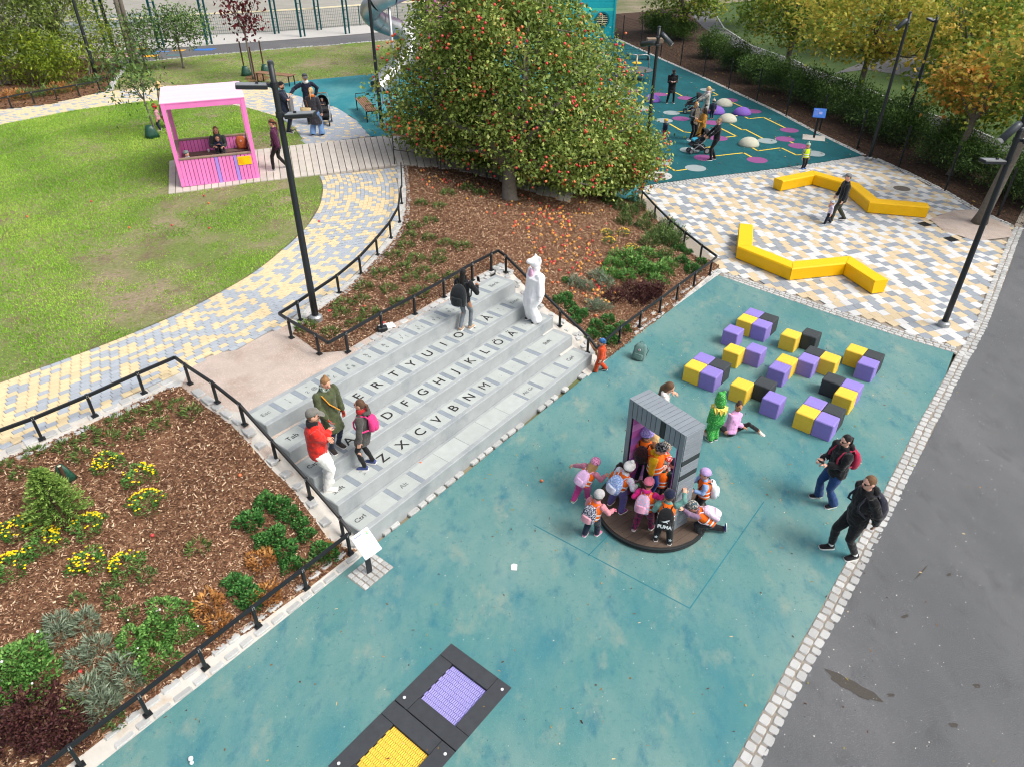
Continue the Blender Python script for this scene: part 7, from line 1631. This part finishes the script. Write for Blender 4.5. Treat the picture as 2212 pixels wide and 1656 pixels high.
person('man in a black sweater pushing the turquoise pram', Q3(1716, 1288), 178, 1.74, z0=0, top='#15161a', hem=.03, legs='#17181d', shoes='#141416', hair='#8a6c4c', hands=[(-.1, .24, .58), (.1, .24, .58)], feet=[(-.06, .08, 0), (.06, -.04, 0)])
person('small child in a yellow beanie and red trousers running on the far rubber', Q3(1318, 1130), 200, .98, kid=True, z0=0, top='#1b2338', legs='#c8303c', lw=1.2, hat='beanie', hatc='#d9a51e', shoes='#2a2224', feet=[(-.06, .14, 0), (.06, -.12, .0)])
p = person('person in a white jacket with a red bag half hidden by the apple tree', Q3(938, 628), 100, 1.68, z0=0, head_at=True, top='#d9dada', hem=.05, legs='#2c3850', hair='#b08d5c', hairstyle='long')
small('handbag', 'small red handbag on the person in the white jacket', 'bag', p, (.13, -.06, .52), (.24, .1, .18), cl('#b0202c'))
person('red haired person in purple half hidden behind the apple tree', Q3(955, 508), 90, 1.62, z0=0, head_at=True, top='#5c4a86', legs='#2a2c38', hair='#8a4a2a', hairstyle='long')

# ------------------------------------------------------------------ prams
def pram(label, u, v, heading, c, hood, accent, z=None, label_b=None):
    p = at(u, v, z) if z is not None else on(u, v); root = thing('pram', label, 'pram', p, R(heading-90), 'prams with babies'); ac_ = cl(accent); dk = M_blk
    for x, y, r_ in ((-.27, -.30, .15), (.27, -.30, .15), (-.15, .38, .11), (.15, .38, .11)):
        b = MB(); b.loft([[(x+dx, y+rr*math.cos(t), r_+rr*math.sin(t)) for t in [2*math.pi*j/16 for j in range(16)]] for dx, rr in ((-.022, r_*.72), (-.022, r_), (.022, r_), (.022, r_*.72))], False); wl_ = b.build('wheel', M_rim, root)
        b = MB(); b.tube([(x-.026, y, r_), (x+.026, y, r_)], r_*.62, 12); b.build('wheel_hub', M_galv, wl_)
    b = MB()
    for s in (-1, 1): b.tube([(s*.25, -.30, .17), (s*.24, .05, .42), (s*.15, .38, .13)], .018, 6); b.tube([(s*.24, .30, .25), (s*.25, -.05, .5), (s*.25, -.48, .98), (s*.2, -.56, 1.04)], .016, 6)
    b.tube([(-.24, -.30, .17), (.24, -.30, .17)], .014, 6); b.build('chassis', M_galv, root)
    b = MB(); b.tube([(-.22, -.56, 1.04), (.22, -.56, 1.04)], .022, 8); b.build('handle', M_wood2, root)
    b = MB(); b.loft([[(x*.2*k, y, z_) for x, z_ in ((-1, zz), (1, zz), (1, zz+.05), (-1, zz+.05))] for y, zz, k in ((-.28, .92, .9), (-.22, .62, 1), (-.05, .48, 1), (.28, .46, 1), (.42, .34, .9))]); b.build('seat', cl(c), root)
    b = MB()
    for s in (-1, 1): b.add([(s*.205, -.27, .90), (s*.205, .30, .50), (s*.205, .30, .64), (s*.205, -.1, .82)], [(0, 1, 2, 3)])
    b.box((0, 0, .25), (.36, .46, .14), None, .04); b.build('basket', cl(c), root)
    b = MB(); rings = []
    for t in np.linspace(-.2, 1.75, 8): rings.append([(.23*math.cos(a_), -.15-.34*math.cos(t)*math.sin(a_)**.8 if math.sin(a_) > 0 else -.15, .70+.36*math.sin(t)*max(0, math.sin(a_))**.8) for a_ in np.linspace(0, math.pi, 9)])
    b.loft(rings, False, False); hd = b.build('canopy', cl(hood), root, True); sm = hd.modifiers.new('thick', 'SOLIDIFY'); sm.thickness = .012
    b = MB(); b.box((0, .20, .60), (.38, .30, .10), Matrix.Rotation(-.25, 3, 'X'), .04); b.build('foot_cover', ac_, root)
    return root
def baby(pr, label, hat, top, hat2=None):
    M = pr.matrix_basis; o = M @ Vector((0, -.12, .56)); person(label, o, math.degrees(pr.rotation_euler.z)+90, .66, kid=True, top=top, legs=top, hat='beanie', hatc=hat, hatc2=hat2, pelvis=(0, 0, .06), lean=(-.35, 0), feet=[(-.06, .32, .03), (.06, .32, .03)], knee=[(0, .2, 1), (0, .2, 1)], hands=[(-.08, .14, .26), (.08, .14, .26)], sole=False, shoes=top)
pr = pram('black pram with wooden handle beside the blonde woman in the long coat', 703, 268, -75, '#1b1c20', '#17181b', '#1f2024', HZ); baby(pr, 'baby in a spotted hat lying in the black pram by the path', '#d8d4cc', '#23242a', '#2a2a2c')
pr = pram('black pram pushed by the woman in the pale grey coat', *Q3(1545, 915), 172, '#1a1b1f', '#1d1e22', '#202126', 0)
pr = pram('black pram with a bright turquoise foot cover', *Q3(1590, 1232), 190, '#1a1b20', '#1b1c20', '#1496b4', 0); baby(pr, 'baby in a black hat sitting in the turquoise pram', '#191a1e', '#3a4a5c')

# ------------------------------------------------------------------ bags and small things lying about
def floor_bag(label, pos, c, s=1., rz=0., flower=None):
    root = thing('backpack', label, 'backpack', pos, rz); b = MB()
    b.loft([[(s*k*.15*math.copysign(abs(math.cos(t))**.5, math.cos(t)), s*d*.1*math.copysign(abs(math.sin(t))**.5, math.sin(t)), s*z) for t in [2*math.pi*j/16 for j in range(16)]] for z, k, d in ((0, .95, .95), (.03, 1.05, 1.1), (.2, 1.0, 1.05), (.32, .9, .85), (.38, .72, .5), (.395, .5, .25))]); b.build('bag', cl(c), root, True)
    b = MB(); b.loft([[(s*k*.11*math.cos(t), -s*(.10+.03*math.sin(t)), s*z) for t in [2*math.pi*j/12 for j in range(12)]] for z, k in ((.03, .9), (.05, 1), (.16, 1), (.17, .8))]); b.build('front_pocket', cl(c), root, True)
    b = MB(); b.tube([(-.05*s, 0, .39*s), (-.04*s, 0, .45*s), (.04*s, 0, .45*s), (.05*s, 0, .39*s)], .01*s, 6)
    for sx in (-1, 1): b.tube([(sx*.09*s, .08*s, .34*s), (sx*.17*s, .14*s, .22*s), (sx*.14*s, .1*s, .04*s)], .012*s, 5)
    b.build('straps', cl(c), root)
    b = MB(); b.tube([(0, -.098*s, .27*s), (0, -.106*s, .27*s)], .028*s, 14); lg = b.build('logo_patch', M_white, root)
    b = MB(); b.tube([(0, -.107*s, .27*s), (0, -.109*s, .27*s)], .017*s, 10); b.build('logo_mark', cl('#b5382c'), lg); return root
floor_bag('grey green backpack standing alone on the teal rubber by the steps', at(1378, 775, .003), '#5f7d78', 1.05, R(-20)).rotation_euler = (R(-8), R(6), R(-25))
floor_bag('rust brown backpack on the bench inside the play house', inhouse(.86, HHD-.36, .45), '#a5552c', 1.05, hang)
o = inhouse(.41, HHD-.40, .45); b = MB(); b.lathe([(.028, 0), (.038, .1), (.036, .1), (.0, .09)], 14); tag(b.build('paper_cup', M_paper, None, loc=o), 'white paper cup on the play house bench', 'cup')
p_ = at(1110, 1224, .006); b = MB(); b.add([(-.04, -.06, 0), (.05, -.07, .004), (.06, .05, .01), (.0, .08, .004), (-.05, .05, 0)], [(0, 1, 2, 3, 4)]); b.add([(-.04, -.06, -.003), (.05, -.07, -.003), (.06, .05, -.003), (.0, .08, -.003), (-.05, .05, -.003)], [(4, 3, 2, 1, 0)]); tag(b.build('paper_scrap', M_paper, None, loc=p_), 'white scrap of paper lying on the teal rubber near the gate', 'paper')
p_ = on(836, 706); b = MB(); b.box((0, 0, .02), (.34, .24, .006), Matrix.Rotation(.5, 3, 'Z')); tag(b.build('paper', M_paper, None, loc=p_), 'white sheet of paper lying behind the steps under the rail', 'paper')
p_ = on(826, 714); b = MB(); b.box((0, 0, .05), (.22, .16, .1), Matrix.Rotation(.4, 3, 'Z'), .02); tag(b.build('camera_case', M_blk, None, loc=p_), 'small black case at a rail post behind the steps', 'case')
p_ = at(413, 1640, 0); b = MB(); b.ball((0, 0, .03), .035, 8, 6); b.ball((.03, -.05, .025), .028, 8, 6); tag(b.build('white_ornament', M_white, None, loc=p_), 'small white figure lying at the lower edge of the rubber', 'ornament')
# stains with a shape of their own on the asphalt
M_stain = mat('damp_stain', '#48443f', .7, var=.15, scale=30); 
for u, v, a_, L_, W_ in ((1842, 1482, -38, .36, .12), (1925, 1500, 0, .05, .03), (2050, 1240, 30, .05, .03), (1955, 1330, 20, .07, .03), (1990, 1235, 40, .22, .015), (2110, 1480, 0, .05, .04), (2060, 1565, 0, .06, .04)):
    p_ = at(u, v, .0045); b = MB(); b.add([(L_*math.cos(t)*(1+.18*math.sin(3*t)+.1*math.sin(7*t+1)), W_*math.sin(t)*(1+.2*math.cos(2*t)+.1*math.sin(9*t)), 0) for t in [2*math.pi*j/36 for j in range(36)]], [tuple(range(36))]); tag(b.build('stain', M_stain, None, loc=p_, rot=(0, 0, R(a_))), kind='structure')
# ------------------------------------------------------------------ labels: say where each look-alike plant stands
LMK = [('the white info sign', 799, 1236), ('the spruce', 136, 1128), ('the rail corner by the gravel', 392, 832), ('the rail corner by the sign', 757, 1195), ('the dark lamp post', 683, 692), ('the rear rail corner', 1076, 575), ('the apple tree trunk', 1100, 430), ('the plaza rail corner', 1535, 590), ('the orange toddler', 1290, 790), ('the boardwalk handrail', 870, 380), ('the top of the steps', 900, 680), ('the right side of the steps', 1190, 690), ('the left edge of the picture', 0, 1250), ('the lower left corner', 60, 1640), ('the path edge', 805, 560), ('the plaza lamp post', 1390, 430), ('the paved path', 180, 905), ('the barberries', 1370, 645), ('the blue info sign', 1758, 298), ('the turquoise hut', 1340, 80), ('the plaza lamp by the hedge', 1877, 346), ('the gravel patch', 2115, 482), ('the far end of the hedge', 1480, 110), ('the yellow tagged maple', 1846, 235), ('the low forked maple', 1697, 165)]
LMW = [(n, at(u, v, .6)) for n, u, v in LMK]
DIRS = ('right of', 'behind and right of', 'behind', 'behind and left of', 'left of', 'in front and left of', 'in front of', 'in front and right of')
SHORT = {'junipers of the left bed': 'small green juniper', 'junipers of the apple tree bed': 'small green juniper', 'yellow flowering shrubs of the left bed': 'yellow flowering shrub', 'yellow flowering shrubs of the apple tree bed': 'small yellow flowered shrub', 'dark conifers of the left bed': 'dark green curly conifer', 'dark conifers of the apple tree bed': 'dark green conifer', 'rose bushes of the left bed': 'leafy rose bush', 'leafy bushes of the apple tree bed': 'leafy green bush', 'lavender tufts of the left bed': 'grey green lavender tuft', 'lavender tufts of the apple tree bed': 'grey green lavender', 'barberry bushes of the left bed': 'dark purple barberry', 'barberry bushes of the apple tree bed': 'dark purple barberry', 'browned conifers': 'browned conifer', 'perennials along the plaza rail': 'loose tall perennial', 'seedlings of the left bed': 'small seedling', 'dark shrubs behind the wire fence': 'dark feathery hedge shrub', 'heather tufts of the far left bed': 'heather tuft'}
used = set()
for o in list(SC.objects):
    g = o.get('group')
    if o.parent is None and g in SHORT:
        p = o.location; rk = sorted(LMW, key=lambda l: (l[1].xy-p.xy).length); lab = None
        for n, q_ in rk[:8]:
            d = p.xy-q_.xy; k = int(round(math.degrees(math.atan2(d.y, d.x))/45)) % 8; L_ = d.length
            how = 'close ' if L_ < .9 else ('' if L_ < 2.2 else 'well ')
            for c in ('%s %s%s %s' % (SHORT[g], how, DIRS[k], n),):
                c = ' '.join(c.split())
                if c not in used: lab = c; break
            if lab: break
        lab = lab or o['label']; used.add(lab); o['label'] = lab
